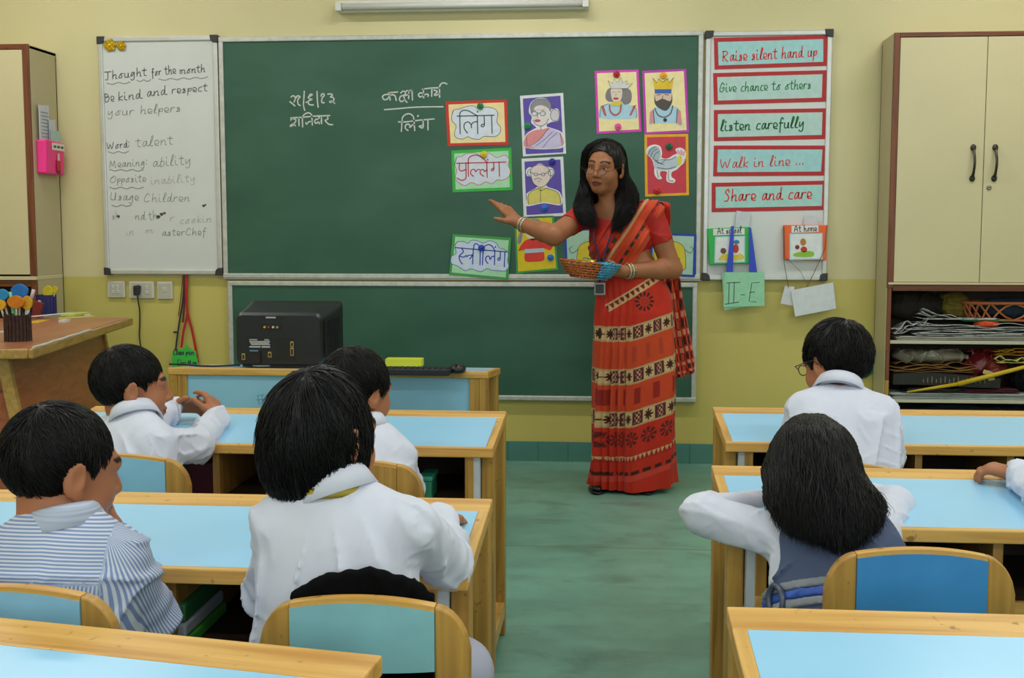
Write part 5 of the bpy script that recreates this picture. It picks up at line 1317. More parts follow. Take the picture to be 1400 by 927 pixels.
def child(name, label, pose, s=1.0, hs=.93, shirt=None, trousers=None, skin=SKIN_K, hairfn=None, hands=True, shirt_attr=None, vest=None, seed=1, collar_m=None, legs=True, belt=None, baggy=1.0, vox=.0042, knees=None, collar_r=.05, wamp=1.0):
    p = {k: np.array(v, float) for k, v in pose.items() if k not in ('rot', 'hl', 'hr')}
    R = pose['rot']; T = frame(p['pelvis'], p['nb'], p['sl'], p['sr']); rt, fwv, up = T[:, 0], T[:, 1], T[:, 2]
    t = thing(name, label, 'person', (p['pelvis'][0], p['pelvis'][1], 0))
    allp = np.array([p[k] for k in ('pelvis', 'nb', 'head', 'sl', 'sr', 'el', 'er', 'wl', 'wr')])
    lo = allp.min(0) - .14; hi = allp.max(0) + .16
    B = Field(lo, hi, vox)
    head(B, p['head'], R, hs)
    neck_top = p['head'] + R @ (np.array([0, -.022, -.055]) * hs)
    B.cone(p['nb'] - up * .01 + fwv * .012, neck_top, .038 * s, .043 * s, .02)
    chest = p['nb'] * .62 + p['pelvis'] * .38; belly = p['nb'] * .33 + p['pelvis'] * .67
    B.ell(chest, np.array([.115, .075, .13]) * s, T, .03); B.ell(belly, np.array([.105, .075, .13]) * s, T, .03); B.ell(p['pelvis'] + up * .03, np.array([.11, .08, .09]) * s, T, .03)
    for q in 'lr':
        B.cone(p['nb'] - up * .035 + fwv * .01, p['s' + q] - up * .006, .026 * s, .03 * s, .02); B.cone(p['s' + q], p['e' + q], .036 * s, .03 * s, .02); B.cone(p['e' + q], p['w' + q], .031 * s, .022 * s, .012)
        if hands and ('h' + q) in pose: hand(B, p['w' + q], s=.70 * s, **pose['h' + q])
    B.mesh('body', M_SKIN, t, col=skin_col(p['head'], R, hs, skin))
    eyes(t, p['head'], R, hs)
    # shirt
    S = Field(lo - .01, hi * np.array([1, 1, 0]) + np.array([.01, .01, p['nb'][2] + .08]), vox)
    b = baggy
    def torso(F, g=0.0):
        F.ell(chest, np.array([.126 * b + g, .088 * b + g, .138 + g]) * s, T, .03); F.ell(belly, np.array([.120 * b + g, .09 * b + g, .15]) * s, T, .04)
        F.ell(p['pelvis'] + up * .05, np.array([.128 * b + g, .1 * b + g, .09]) * s, T, .04)
    torso(S)
    for q in 'lr':
        sg = -1 if q == 'l' else 1
        S.cone(p['nb'] - up * .016 + rt * sg * .028, p['s' + q], .034 * s, .040 * s, .03)
        S.cone(p['s' + q], p['e' + q], .043 * s, .040 * s, .02); v = p['w' + q] - p['e' + q]
        S.cone(p['e' + q], p['e' + q] + v * .84, .040 * s, .031 * s, .015); S.cone(p['e' + q] + v * .80, p['e' + q] + v * .97, .033 * s, .032 * s, .004)
    wk = wrinkle(seed, .0105, 50, 6)
    wk2 = wrinkle(seed + 50, .0035, 85, 4)
    def armw(v):
        o = wk(v) + wk2(v)
        for q in 'lr':
            a = p['s' + q]; e = p['e' + q]; d_ = nrm(e - a); de = np.linalg.norm(v - e, axis=1)
            o = o + .0035 * np.exp(-(de / .05) ** 2) * np.sin(((v - e) @ d_) * 190 + 25 * ((v - e) @ up))
            ds = np.linalg.norm(v - a, axis=1)
            o = o + .0025 * np.exp(-(ds / .045) ** 2) * np.sin(((v - a) @ rt) * 150 + ((v - a) @ up) * 90)
        near_ = np.clip((np.linalg.norm(v - p['nb'], axis=1) - .075) / .07, .04, 1)
        return np.clip(o, -.005, .008) * near_ * wamp
    S.disp(armw)
    # neck hole
    S.cone(p['nb'] + up * .04, p['nb'] + up * .13, .040 * s, .05 * s, .006, 's')
    so = S.mesh('shirt', shirt or M_SHIRT, t, attr=shirt_attr(p, T) if shirt_attr else None)
    collar(t, p['nb'] + up * .008 + fwv * .004, nrm(nrm(neck_top - p['nb']) * .35 + up * .65), fwv, collar_r * s, collar_m or shirt or M_SHIRT, parent=so)
    if vest is not None:
        V = Field(lo - .01, np.array([hi[0], hi[1], p['nb'][2] + .05]), vox); torso(V, .009)
        for q, sg in (('l', -1), ('r', 1)): V.cone(p['nb'] - up * .014 + rt * sg * .04, p['s' + q] - rt * sg * .015, .046 * s, .05 * s, .04)
        V.disp(lambda v: wk(v) * .7)
        for q, sg in (('l', -1), ('r', 1)): V.cone(p['s' + q] + rt * sg * .035 - up * .05, p['s' + q] + rt * sg * .035 + up * .06, .055 * s, .055 * s, .01, 's')
        V.cone(p['nb'] - up * .005, p['nb'] + up * .12, .058 * s, .07 * s, .01, 's')
        V.mesh('pinafore', vest, t)
        if belt:
            bc = p['pelvis'] * (1 - belt) + p['nb'] * belt
            for z, hx in ((-.024, '#83888f'), (-.008, '#2f57b0'), (.008, '#83888f')):
                Bf = Field(V.lo, V.lo + V.h * (V.n - 1), V.h); Bf.d = V.d[:Bf.n[0], :Bf.n[1], :Bf.n[2]] - .005
                Bf.keep(lambda X, Y, Z: np.abs((X - bc[0]) * up[0] + (Y - bc[1]) * up[1] + (Z - bc[2]) * up[2] - z - .008) - .0078)
                Bf.mesh('belt_stripe', mat('belt ' + hx, hx, .6), t)
    if legs:
        pel = p['pelvis']; kz = .40
        KN = knees or (pel + np.array([-.09, .27, -.03]), pel + np.array([.09, .27, -.03]))
        lo2 = np.minimum(np.min(KN, axis=0), pel) - .13; hi2 = np.maximum(np.max(KN, axis=0), pel) + .13; lo2[2] = 0.0
        G = Field(lo2, hi2, .006); G.ell(pel + up * .0, np.array([.125, .105, .085]) * s, T, .03)
        for sg, kn in zip((-1, 1), KN):
            kn = np.array(kn); hip = pel + rt * sg * .06 - up * .01; G.cone(hip, kn, .066 * s, .052 * s, .03); G.cone(kn, (kn[0], kn[1] + .01, .09), .05 * s, .042 * s, .02)
            F2 = MB(); vs, fs = uvsphere(np.array([kn[0], kn[1] + .045, .03]) - np.array(t.location), (.034, .085, .03), 14, 8); F2.add(vs, fs); F2.box(*[tuple(np.array([kn[0], kn[1], 0]) + np.array(o_) - np.array(t.location)) for o_ in ((-.03, -.03, 0.0), (.03, .115, .014))]); F2.build('shoe', M_SHOE, t, smooth=False)
        G.disp(wrinkle(seed + 9, .003, 34))
        G.mesh('trousers' if vest is None else 'skirt', trousers or M_NAVY_T, t)
    if hairfn: hairfn(t, p['head'], R, hs)
    return t, p, T
def HR(yaw=0, pitch=0, roll=0):
    """head turn: yaw > 0 to the figure's left, pitch > 0 looks down"""
    return rotz(math.radians(yaw)) @ rotx(math.radians(-pitch)) @ roty(math.radians(roll))
def W_(px, py, Y): return onY(px, py, Y)
# ------------------------------------------------------------------ the pupils
UPV = np.array([0, 0, 1.0])
# child with glossy tousled hair, white shirt
pose = dict(pelvis=W_(470, 945, 1.69), nb=W_(455, 672, 1.72), head=W_(441, 597, 1.755), sl=W_(385, 715, 1.71), sr=W_(562, 722, 1.71), el=W_(372, 812, 1.80), er=W_(612, 766, 1.84),
            wl=W_(430, 760, 1.97), wr=W_(603, 709, 2.0), rot=HR(-32, 4), hl=dict(d=(.3, 1, -.1), n=(0, 0, -1), u=(1, 0, 0), curl=(.2, .2, .2, .2)), hr=dict(d=(.15, 1, -.25), n=(0, 0, -1), u=(-1, 0, 0), curl=(.25, .25, .25, .25)))
def hair_c(t, c, R, s): cap_hair(t, c, R, s, rx=(.080, .098, .120), off=(0, -.016, -.004), line=(-.092, .46), whorl=(.05, -.3, .95), n=5200, seed=11, lng=(.6, 1.3), lift=.12, r=.0013, m=M_HAIR_W, ear_cut=False, tuft=.007, rag=.008, fly=.2)
kn = (W_(440, 1000, 1.9) * [1, 1, 0] + [0, 0, .42], np.array([-.235, 1.80, .455]))
tC, pC, TC = child('person', 'child with wet tousled black hair and white shirt in front of the black jacket', pose, 1.0, trousers=M_GREY_T, hairfn=hair_c, seed=3, knees=kn)
M_YTIE = mat('mustard school tie', '#b09a2c', .6)
neck_band(tC, pC['nb'] + TC[:, 2] * .0, TC[:, 2], TC[:, 1], .057, M_YTIE, z=.004, h=.016)

# boy in the striped shirt
def stripe_mat():
    m = bpy.data.materials.new('striped shirt cloth'); MATS['striped shirt cloth'] = m; m.use_nodes = True
    nt = m.node_tree; N = nt.nodes; L = nt.links; b = N['Principled BSDF']; b.inputs['Roughness'].default_value = .75
    at = N.new('ShaderNodeAttribute'); at.attribute_name = 'stripe'
    a = N.new('ShaderNodeMath'); a.operation = 'SINE'; L.new(at.outputs['Fac'], a.inputs[0])
    r = N.new('ShaderNodeValToRGB'); r.color_ramp.elements[0].position = .42; r.color_ramp.elements[1].position = .62
    r.color_ramp.elements[0].color = (*lin('#7f94c2'), 1); r.color_ramp.elements[1].color = (*lin('#cfd6e2'), 1)
    mr = N.new('ShaderNodeMapRange'); mr.inputs['From Min'].default_value = -1; L.new(a.outputs[0], mr.inputs['Value']); L.new(mr.outputs[0], r.inputs[0]); L.new(r.outputs[0], b.inputs['Base Color'])
    return m
M_STRIPE = stripe_mat()
M_STRIPE_C = mat('striped collar cloth', '#b9c4da', .75, var=.25, vscale=60, stretch=(.05, .05, 3))
pose = dict(pelvis=W_(75, 950, 1.68), nb=W_(88, 722, 1.72), head=W_(86, 643, 1.76), sl=W_(-15, 765, 1.71), sr=W_(168, 768, 1.72), el=W_(-45, 850, 1.78), er=W_(206, 842, 1.775),
            wl=W_(20, 780, 1.98), wr=W_(160, 735, 1.85), rot=HR(-40, 10), hl=dict(d=(.6, 1, -.1), n=(0, 0, -1), u=(1, 0, 0)), hr=dict(d=(-.35, .1, 1), n=(-.8, -.3, 0), u=(-.3, .8, 0), curl=(.9, 1.0, 1.1, 1.1)))
def stripe_attr(p, T):
    def fn(v):
        q = (v - p['nb']) @ T; per = 2 * math.pi / .0054
        o = np.arctan2(q[:, 0], .05 + .0 * q[:, 1]) * 0 + q[:, 0] * per
        dT = np.abs(q[:, 0])
        yoke = q[:, 2] > -.075; o[yoke] = (q[yoke, 2] + .04 * dT[yoke]) * per
        for k in 'lr':
            a = p['s' + k]; e = p['e' + k]; w = p['w' + k]; ax = nrm(e - a); ax2 = nrm(w - e)
            sg = -1 if k == 'l' else 1
            onarm = (q[:, 0] * sg > (p['s' + k] - p['nb']) @ T[:, 0] * sg - .008) 
            side = nrm(np.cross(ax, T[:, 2] + .3 * T[:, 1])); t2 = np.cross(ax, side)
            dv = v - a; o[onarm] = np.arctan2(dv[onarm] @ t2, dv[onarm] @ side) * .043 * per
        return o
    return {'stripe': fn}
def hair_a(t, c, R, s): cap_hair(t, c, R, s, rx=(.0785, .094, .088), off=(0, -.016, .028), line=(-.022, .55), n=3000, seed=5, lng=(.25, .5), lift=.03, r=.001, tuft=.0016)
tA, pA, TA = child('person', 'boy in a blue and white striped shirt resting his chin on his hand', pose, 1.0, shirt=M_STRIPE, hairfn=hair_a, seed=4, shirt_attr=stripe_attr, collar_m=M_STRIPE_C)
M_NTIE = mat('navy school tie', '#20264e', .6)
neck_band(tA, pA['nb'] + TA[:, 2] * .0, TA[:, 2], TA[:, 1], .0635, M_NTIE, z=-.008, h=.012)
for sg in (-1, 1):     # shoulder tabs
    q = pA['s' + ('l' if sg < 0 else 'r')]; c_ = q * .62 + pA['nb'] * .38 + TA[:, 2] * .036
    d_ = nrm(q - pA['nb']); v_ = nrm(np.cross(TA[:, 1], d_)) ; v_ = v_ if v_[2] > 0 else -v_
    MB().obox(c_ - np.array(tA.location), (.085, .034, .006), np.stack([d_, TA[:, 1], v_], 1)).build('shoulder_tab', M_STRIPE_C, tA, bevel=.003)

# boy clasping his hands at the desk behind the computer
pose = dict(pelvis=W_(178, 745, 2.72), nb=W_(182, 571, 2.80), head=W_(180, 530, 2.84), sl=W_(143, 594, 2.82), sr=W_(208, 606, 2.74), el=W_(205, 590, 2.98), er=W_(268, 610, 2.89), wl=W_(236, 556, 3.16), wr=W_(296, 570, 3.09), rot=HR(-58, 2),
            hl=dict(d=(1, .15, .05), n=(0, -.75, -.6), u=(-.1, -.5, .8), curl=(.35, .35, .4, .4)), hr=dict(d=(-.35, .55, .6), n=(-.8, .2, -.55), u=(-.6, -.5, .5), curl=(.35, .45, .55, .65), spread=.28))
def hair_b(t, c, R, s): cap_hair(t, c, R, s, rx=(.0785, .095, .089), off=(0, -.015, .028), line=(-.016, .60), n=2400, seed=6, lng=(.3, .55), lift=.035, r=.0011, tuft=.0018)
child('person', 'boy in a white shirt clasping his hands on the desk behind the computer', pose, 1.0, hairfn=hair_b, seed=5, vox=.0036)

# boy half hidden behind the wet-haired child
pose = dict(pelvis=W_(500, 745, 2.72), nb=W_(497, 588, 2.80), head=W_(489, 536, 2.84), sl=W_(452, 618, 2.80), sr=W_(545, 626, 2.79), el=W_(440, 660, 2.88), er=W_(560, 668, 2.88), wl=W_(470, 600, 3.05), wr=W_(520, 600, 3.05), rot=HR(-36, 6),
            hl=dict(d=(.3, 1, 0), n=(0, 0, -1), u=(1, 0, 0)), hr=dict(d=(-.3, 1, 0), n=(0, 0, -1), u=(-1, 0, 0)))
def hair_d(t, c, R, s): cap_hair(t, c, R, s, rx=(.084, .1, .096), off=(0, -.016, .026), line=(-.02, .58), n=2400, seed=7, lng=(.3, .6), lift=.03, r=.0011, tuft=.002)
child('person', 'boy in a white shirt sitting on the plain pine chair', pose, .98, hairfn=hair_d, seed=6)

# boy in spectacles near the open shelves
pose = dict(pelvis=W_(1150, 725, 2.88), nb=W_(1148, 534, 2.99), head=W_(1143, 497, 3.06), sl=W_(1098, 560, 2.97), sr=W_(1200, 566, 2.95), el=W_(1084, 612, 3.04), er=W_(1212, 628, 2.97), wl=W_(1110, 590, 3.22), wr=W_(1190, 596, 3.16), rot=HR(34, 16),
            hl=dict(d=(.5, 1, 0), n=(0, 0, -1), u=(1, 0, 0)), hr=dict(d=(-.5, 1, 0), n=(0, 0, -1), u=(-1, 0, 0)))
def hair_e(t, c, R, s): cap_hair(t, c, R, s, rx=(.084, .1, .096), off=(0, -.016, .026), line=(-.02, .56), n=2600, seed=8, lng=(.25, .55), lift=.09, r=.0013, tuft=.003)
tE, pE, TE = child('person', 'boy in a white shirt and dark spectacles bending over the desk near the open shelves', pose, 1.02, hairfn=hair_e, seed=7, baggy=1.12)
M_SPEC = mat('dark spectacle frame', '#2a2220', .35, metal=.3)
def spectacles(t, c, R, s, rx, rz, z, y, gapx=.031, tilt=0.0, m=M_SPEC, th=.0014, lens=None):
    P = lambda *q: np.array(c) + R @ (np.array(q) * s) - np.array(t.location); mb = MB(); o = None
    for sg in (-1, 1):
        pts = [P(sg * gapx + rx * math.cos(a), y - .004 * math.cos(a) * sg * 0 - .006 * (math.cos(a) * sg + 0) ** 2 * .5 + tilt * rz * math.sin(a), z + rz * math.sin(a)) for a in np.linspace(0, 2 * math.pi, 25)]
        mb.tube(pts, th, 6, cap=False)
        mb.tube([P(sg * (gapx + rx), y - .003, z + .002), P(sg * .074, y - .02, z + .01), P(sg * .083, .0, .014), P(sg * .083, -.02, -.002)], th, 6)
    mb.tube([P(-gapx + rx, y, z + .004), P(0, y + .005, z + .007), P(gapx - rx, y, z + .004)], th, 6)
    o = mb.build('spectacles', m, t, smooth=True)
    if lens:
        for sg in (-1, 1):
            n = 20; vs = [P(sg * gapx + rx * math.cos(a), y - .003 * math.cos(a) ** 2 + tilt * rz * math.sin(a), z + rz * math.sin(a)) for a in np.linspace(0, 2 * math.pi, n + 1)[:-1]]
            MB().add(vs, [tuple(range(n))]).build('lens', lens, o)
    return o
spectacles(tE, pE['head'], pose['rot'], .95, .017, .014, .0, .099, m=M_SPEC)

# long-haired girl leaning on her arms
GB = W_(1110, 812, 2.04)
pose = dict(pelvis=W_(1168, 915, 2.03), nb=W_(1138, 712, 2.16), head=W_(1110, 655, 2.255), sl=W_(1068, 735, 2.15), sr=W_(1196, 735, 2.17), el=W_(962, 702, 2.21), er=W_(1222, 692, 2.33), wl=W_(1040, 690, 2.335), wr=W_(1150, 678, 2.42), rot=HR(14, 26),
            hl=dict(d=(1, .12, .0), n=(0, 0, -1), u=(0, -1, 0), curl=(.15, .15, .15, .15)), hr=dict(d=(-1, .1, .0), n=(0, 0, -1), u=(0, -1, 0), curl=(.2, .2, .2, .2)))
def long_hair(t, guides, rad, cap, n, seed, r, m, h=.0036, k=.03, jit=.012, groove=.0016, flat=None, tip=.35):
    """hair mass: cap ellipsoid + guide locks (polylines), with strands laid along blends of neighbouring guides"""
    rng_ = np.random.default_rng(seed)
    G = [np.array(catmull(g, 5)) for g in guides]; P_ = 14
    G = np.array([[np.array([np.interp(u, np.linspace(0, 1, len(g)), g[:, i]) for i in range(3)]) for u in np.linspace(0, 1, P_)] for g in G])
    allp = G.reshape(-1, 3); c, rx, R = cap; e = np.abs(R) @ np.array(rx)
    lo = np.minimum(allp.min(0) - .06, c - e - .02); hi = np.maximum(allp.max(0) + .06, c + e + .02)
    F = Field(lo, hi, h); F.ell(c, rx, R, 0)
    if flat is not None: F.keep(flat)
    rr = np.interp(np.linspace(0, 1, P_), [0, .3, .8, 1], [rad * .8, rad, rad * .9, rad * tip])
    for g in G: F.chain(g, rr, k)
    ph = rng_.uniform(0, 6.28, 6); D = rng_.normal(size=(6, 3)) * np.array([1, .5, .02])
    D /= np.linalg.norm(D, axis=1)[:, None]
    F.disp(lambda v: groove * sum(np.sin(v @ D[i] * (110 + 70 * i) + ph[i] + 1.2 * np.sin(v[:, 2] * 9 + ph[i])) for i in range(5)) / 2.5)
    o = F.mesh('hair', m, t, attr={'strand': lambda v: (v @ D[0]) * 500})
    i0 = rng_.integers(0, len(G) - 1, n); f = rng_.uniform(0, 1, n)[:, None, None]
    base = G[i0] * (1 - f) + G[i0 + 1] * f
    jd = rng_.normal(size=(n, 1, 3)); jd /= np.linalg.norm(jd, axis=2, keepdims=True)
    tt = np.linspace(0, 1, P_)[None, :, None]
    jamp = (rad * .95 + np.abs(rng_.normal(0, .004, (n, 1, 1)))) * np.interp(tt, [0, .25, 1], [.75, 1.0, .8])
    wob = .004 * np.sin(tt * 9 + rng_.uniform(0, 6.28, (n, 1, 1))) * tt * rng_.normal(size=(n, 1, 3))
    ext = (G[i0][:, -1:] - G[i0][:, -2:-1]) * tt ** 3 * rng_.uniform(-.6, 1.9, (n, 1, 1))
    pts = F.snap(base + jd * jamp, .0022) + wob + ext
    link_mesh('hair_strands', strand_mesh('hair_strands', pts, rng_.uniform(.6, 1.2, n) * r, None, t), m, o)['kind'] = 'stuff'
    return o
def hair_f(t, c, R, s):
    top = c + R @ np.array([0, -.03, .104])
    gs = []
    for (mx, my, ex, ey, yb, dy) in ((1063, 640, 1064, 692, 2.20, .03), (1074, 620, 1074, 714, 2.15, 0), (1086, 608, 1094, 722, 2.13, -.02), (1108, 606, 1120, 730, 2.115, -.03), (1130, 614, 1148, 738, 2.11, -.03), (1148, 630, 1170, 730, 2.12, -.02), (1158, 646, 1190, 718, 2.14, 0), (1164, 656, 1200, 696, 2.17, .02)):
        mid = W_(mx, my, yb + .06 + dy * .5); lowp = W_((mx + ex) / 2, (my + ey) / 2 + 8, yb - .035); end = W_(ex, ey, yb - .085)
        gs.append([top + np.array([(mx - 1108) * .0003, 0, -.012]), mid, lowp, end])
    long_hair(t, gs, .015, (c + R @ np.array([0, -.016, .026]), np.array([.079, .096, .09]), R), 7500, 21, .0011, M_HAIR_W, k=.022, tip=.1,
              flat=lambda X, Y, Z: (-.03 + .6 * ((X - c[0]) * R[0, 1] + (Y - c[1]) * R[1, 1] + (Z - c[2]) * R[2, 1]) - ((X - c[0]) * R[0, 2] + (Y - c[1]) * R[1, 2] + (Z - c[2]) * R[2, 2])) * .85)
tF, pF, TF = child('person', 'girl with long black hair and slate blue pinafore leaning on folded arms', pose, 1.0, trousers=M_VEST, hairfn=hair_f, seed=8, wamp=.6, vest=M_VEST, belt=.45)
# belt buckle
bc = pF['pelvis'] * .55 + pF['nb'] * .45; rtF, fwF, upF = TF[:, 0], TF[:, 1], TF[:, 2]
a = math.pi * 1.12
bk = bc + rtF * math.cos(a) * .145 + fwF * math.sin(a) * .115 + upF * -.006 - np.array(tF.location)
MB().tube([bk + upF * .026 * math.cos(q) + nrm(rtF * -math.sin(a) + fwF * math.cos(a)) * .02 * math.sin(q) for q in np.linspace(0, 2 * math.pi, 25)], .006, 8, cap=False).build('belt_buckle', mat('belt buckle', '#4e5668', .35, metal=.3), tF, smooth=True)

# pupil at the frame edge: only the hand and cuff come into view
pose = dict(pelvis=(1.16, 2.0, .42), nb=(1.13, 2.1, .72), head=(1.12, 2.15, .855), sl=(1.01, 2.1, .70), sr=(1.25, 2.1, .70), el=W_(1448, 690, 2.24), er=(1.3, 2.25, .66), wl=W_(1394, 650, 2.44), wr=(1.2, 2.4, .67), rot=HR(8, 4),
            hl=dict(d=(-.75, .6, .12), n=(.1, 0, -1), u=(.5, .8, .1), curl=(.5, .55, .6, .6), spread=.2), hr=dict(d=(-.3, 1, 0), n=(0, 0, -1), u=(-1, 0, 0)))
def hair_g(t, c, R, s): cap_hair(t, c, R, s, n=800, seed=9, lng=(.3, .6), lift=.03, tuft=.002)
child('person', 'pupil in a white shirt resting a hand on the desk of the long-haired girl', pose, 1.0, hairfn=hair_g, seed=9)

# black jacket hung over the chair back
F = Field((-.62, 1.5, .30), (-.24, 1.68, .70), .004)
jx = ctr(492, 1.55)
for q in np.linspace(-.10, .10, 9):
    zt = .676 - 3.4 * q * q
    F.cone((jx + q, 1.592, zt), (jx + q * 1.05, 1.592, .40), .011, .02, .02)
    F.cone((jx + q * .85, 1.534, .53), (jx + q * .95, 1.530, .38), .012, .018, .015)
F.keep(lambda X, Y, Z: np.maximum(-(np.sqrt(((X - jx) / .16) ** 2 + ((Y - 1.555) / .022) ** 2 + 0 * Z) - 1) * .02, -1) * 1.0)
F.disp(wrinkle(77, .004, 45, axis=(1, 1, .3)))
jt = thing('jacket', 'black jacket hanging on the pale teal chair', 'jacket', (jx, 1.57, .36))
F.mesh('cloth', mat('black jacket cloth', '#050608', .9, var=.2, vscale=20, spec=.12), jt)
for k in range(2):
    pts = [(.03 + .02 * k + .045 * u, -.052 - .004 * u, .17 - .14 * u - .03 * u * u) for u in np.linspace(0, 1, 8)]
    MB().tube(pts, .0014, 6).build('seam_piping', mat('grey piping', '#4a4d55', .6), jt)
# ------------------------------------------------------------------ the teacher in a red sari
TY = 5.2
tt_ = thing('person', 'woman teacher in a red patterned sari pointing at the chalkboard', 'person', (.1, 5.2, 0))
RT_ = HR(158, 3, -5)
hc = W_(827, 230, 5.18)
nbT = np.array([.005, 5.21, 1.27]); pelT = np.array([.105, 5.22, .86])
slT, srT = np.array([.178, 5.185, 1.235]), np.array([-.125, 5.235, 1.225])       # her left is at the right of the picture
elT, erT = W_(919, 368, 5.2), W_(757, 322, 5.06)
wlT, wrT = W_(852, 371, 5.06), W_(709, 305, 5.17)
TT = frame(pelT, nbT, srT, slT); TT[:, 0] *= -1; TT[:, 1] *= -1        # rt = her right, fwd = towards the class
upT = TT[:, 2]
B = Field((-.62, 4.9, .75), (.42, 5.46, 1.62), .0036)
head(B, hc, RT_, 1.0, jaw=.037)
B.cone(nbT - upT * .03, hc + RT_ @ np.array([0, -.02, -.06]), .052, .047, .03)
chT = np.array([.04, 5.21, 1.12]); waT = np.array([.085, 5.215, .97])
B.ell(chT, (.13, .09, .15), TT, .03); B.ell(waT, (.125, .095, .13), TT, .04); B.ell(pelT, (.125, .09, .1), TT, .04)
for sT, eT, wT in ((slT, elT, wlT), (srT, erT, wrT)):
    B.cone(nbT - upT * .03, sT, .045, .046, .03); B.cone(sT, eT, .047, .043, .02); m_ = eT * .72 + wT * .28
    B.cone(eT, m_, .043, .042, .015); B.cone(m_, wT, .041, .026, .015)
hand(B, wrT, (-.70, .1, .72), (-.577, .497, -.63), (-.35, -.85, -.35), .98, curl=(.0, .14, .26, .42), spread=.09, thumb=(.75, .55, .1), tc=.2)
hand(B, wlT, (-.95, -.3, -.08), (.0, .1, 1), (-.2, -.95, .2), .95, curl=(.35, .35, .35, .35), spread=.1, thumb=(.6, .6, .5))
B.mesh('body', M_SKIN, tt_, col=skin_col(hc, RT_, 1.0, SKIN_T, '#6d3430'))
eyes(tt_, hc, RT_, 1.0)
M_TEETH = mat('teeth', '#d9d2c4', .3, var=0)
p_ = hc + RT_ @ np.array([0, .079, -.0625]) - np.array(tt_.location)
vs, fs = uvsphere(p_, (.011, .006, .0032), 12, 8, RT_); MB().add(vs, fs).build('teeth', M_TEETH, tt_, smooth=True)
M_LENS = mat('spectacle lens', '#ffffff', .05, alpha=.03, var=0)
spectacles(tt_, hc, RT_, 1.0, .0205, .0135, -.013, .104, gapx=.0285, m=mat('thin bronze spectacle frame', '#4a352a', .3, metal=.6), th=.0011, lens=M_LENS)
p_ = hc + RT_ @ np.array([0, .0885, .03]) - np.array(tt_.location)
# blouse
M_BLOUSE = mat('crimson blouse cotton', '#b51d18', .7, var=.06, vscale=12, bump=.1, bscale=300)
S = Field((-.3, 5.0, .93), (.34, 5.42, 1.36), .0038)
def bodice(F, g):
    F.ell(chT, np.array([.137, .098, .15]) + g, TT, .03)
    for sg in (-1, 1): F.ell(chT + TT[:, 0] * sg * .058 + TT[:, 1] * .062 - upT * .012, np.array([.056, .05, .055]) + g, TT, .03)
bodice(S, 0.0)
for sT, eT in ((slT, elT), (srT, erT)):
    S.cone(nbT - upT * .035 + (sT - nbT) * .25, sT, .042, .05, .03); S.cone(sT, sT + (eT - sT) * .50, .053, .051, .02)
S.disp(wrinkle(31, .003, 90)); S.cone(nbT - upT * .0 + TT[:, 1] * .06, nbT + upT * .1, .055, .06, .02, 's'); S.cone(nbT + upT * .0, nbT + upT * .12, .054, .06, .01, 's')
for sT, eT in ((slT, elT), (srT, erT)):
    q0 = sT + (eT - sT) * .53; ax = nrm(eT - sT); S.cone(q0 + ax * .03, q0 + ax * .06, .06, .06, .003, 's')
S.keep(lambda X, Y, Z: (.985 - Z) + 0 * X + 0 * Y)
S.mesh('blouse', M_BLOUSE, tt_)

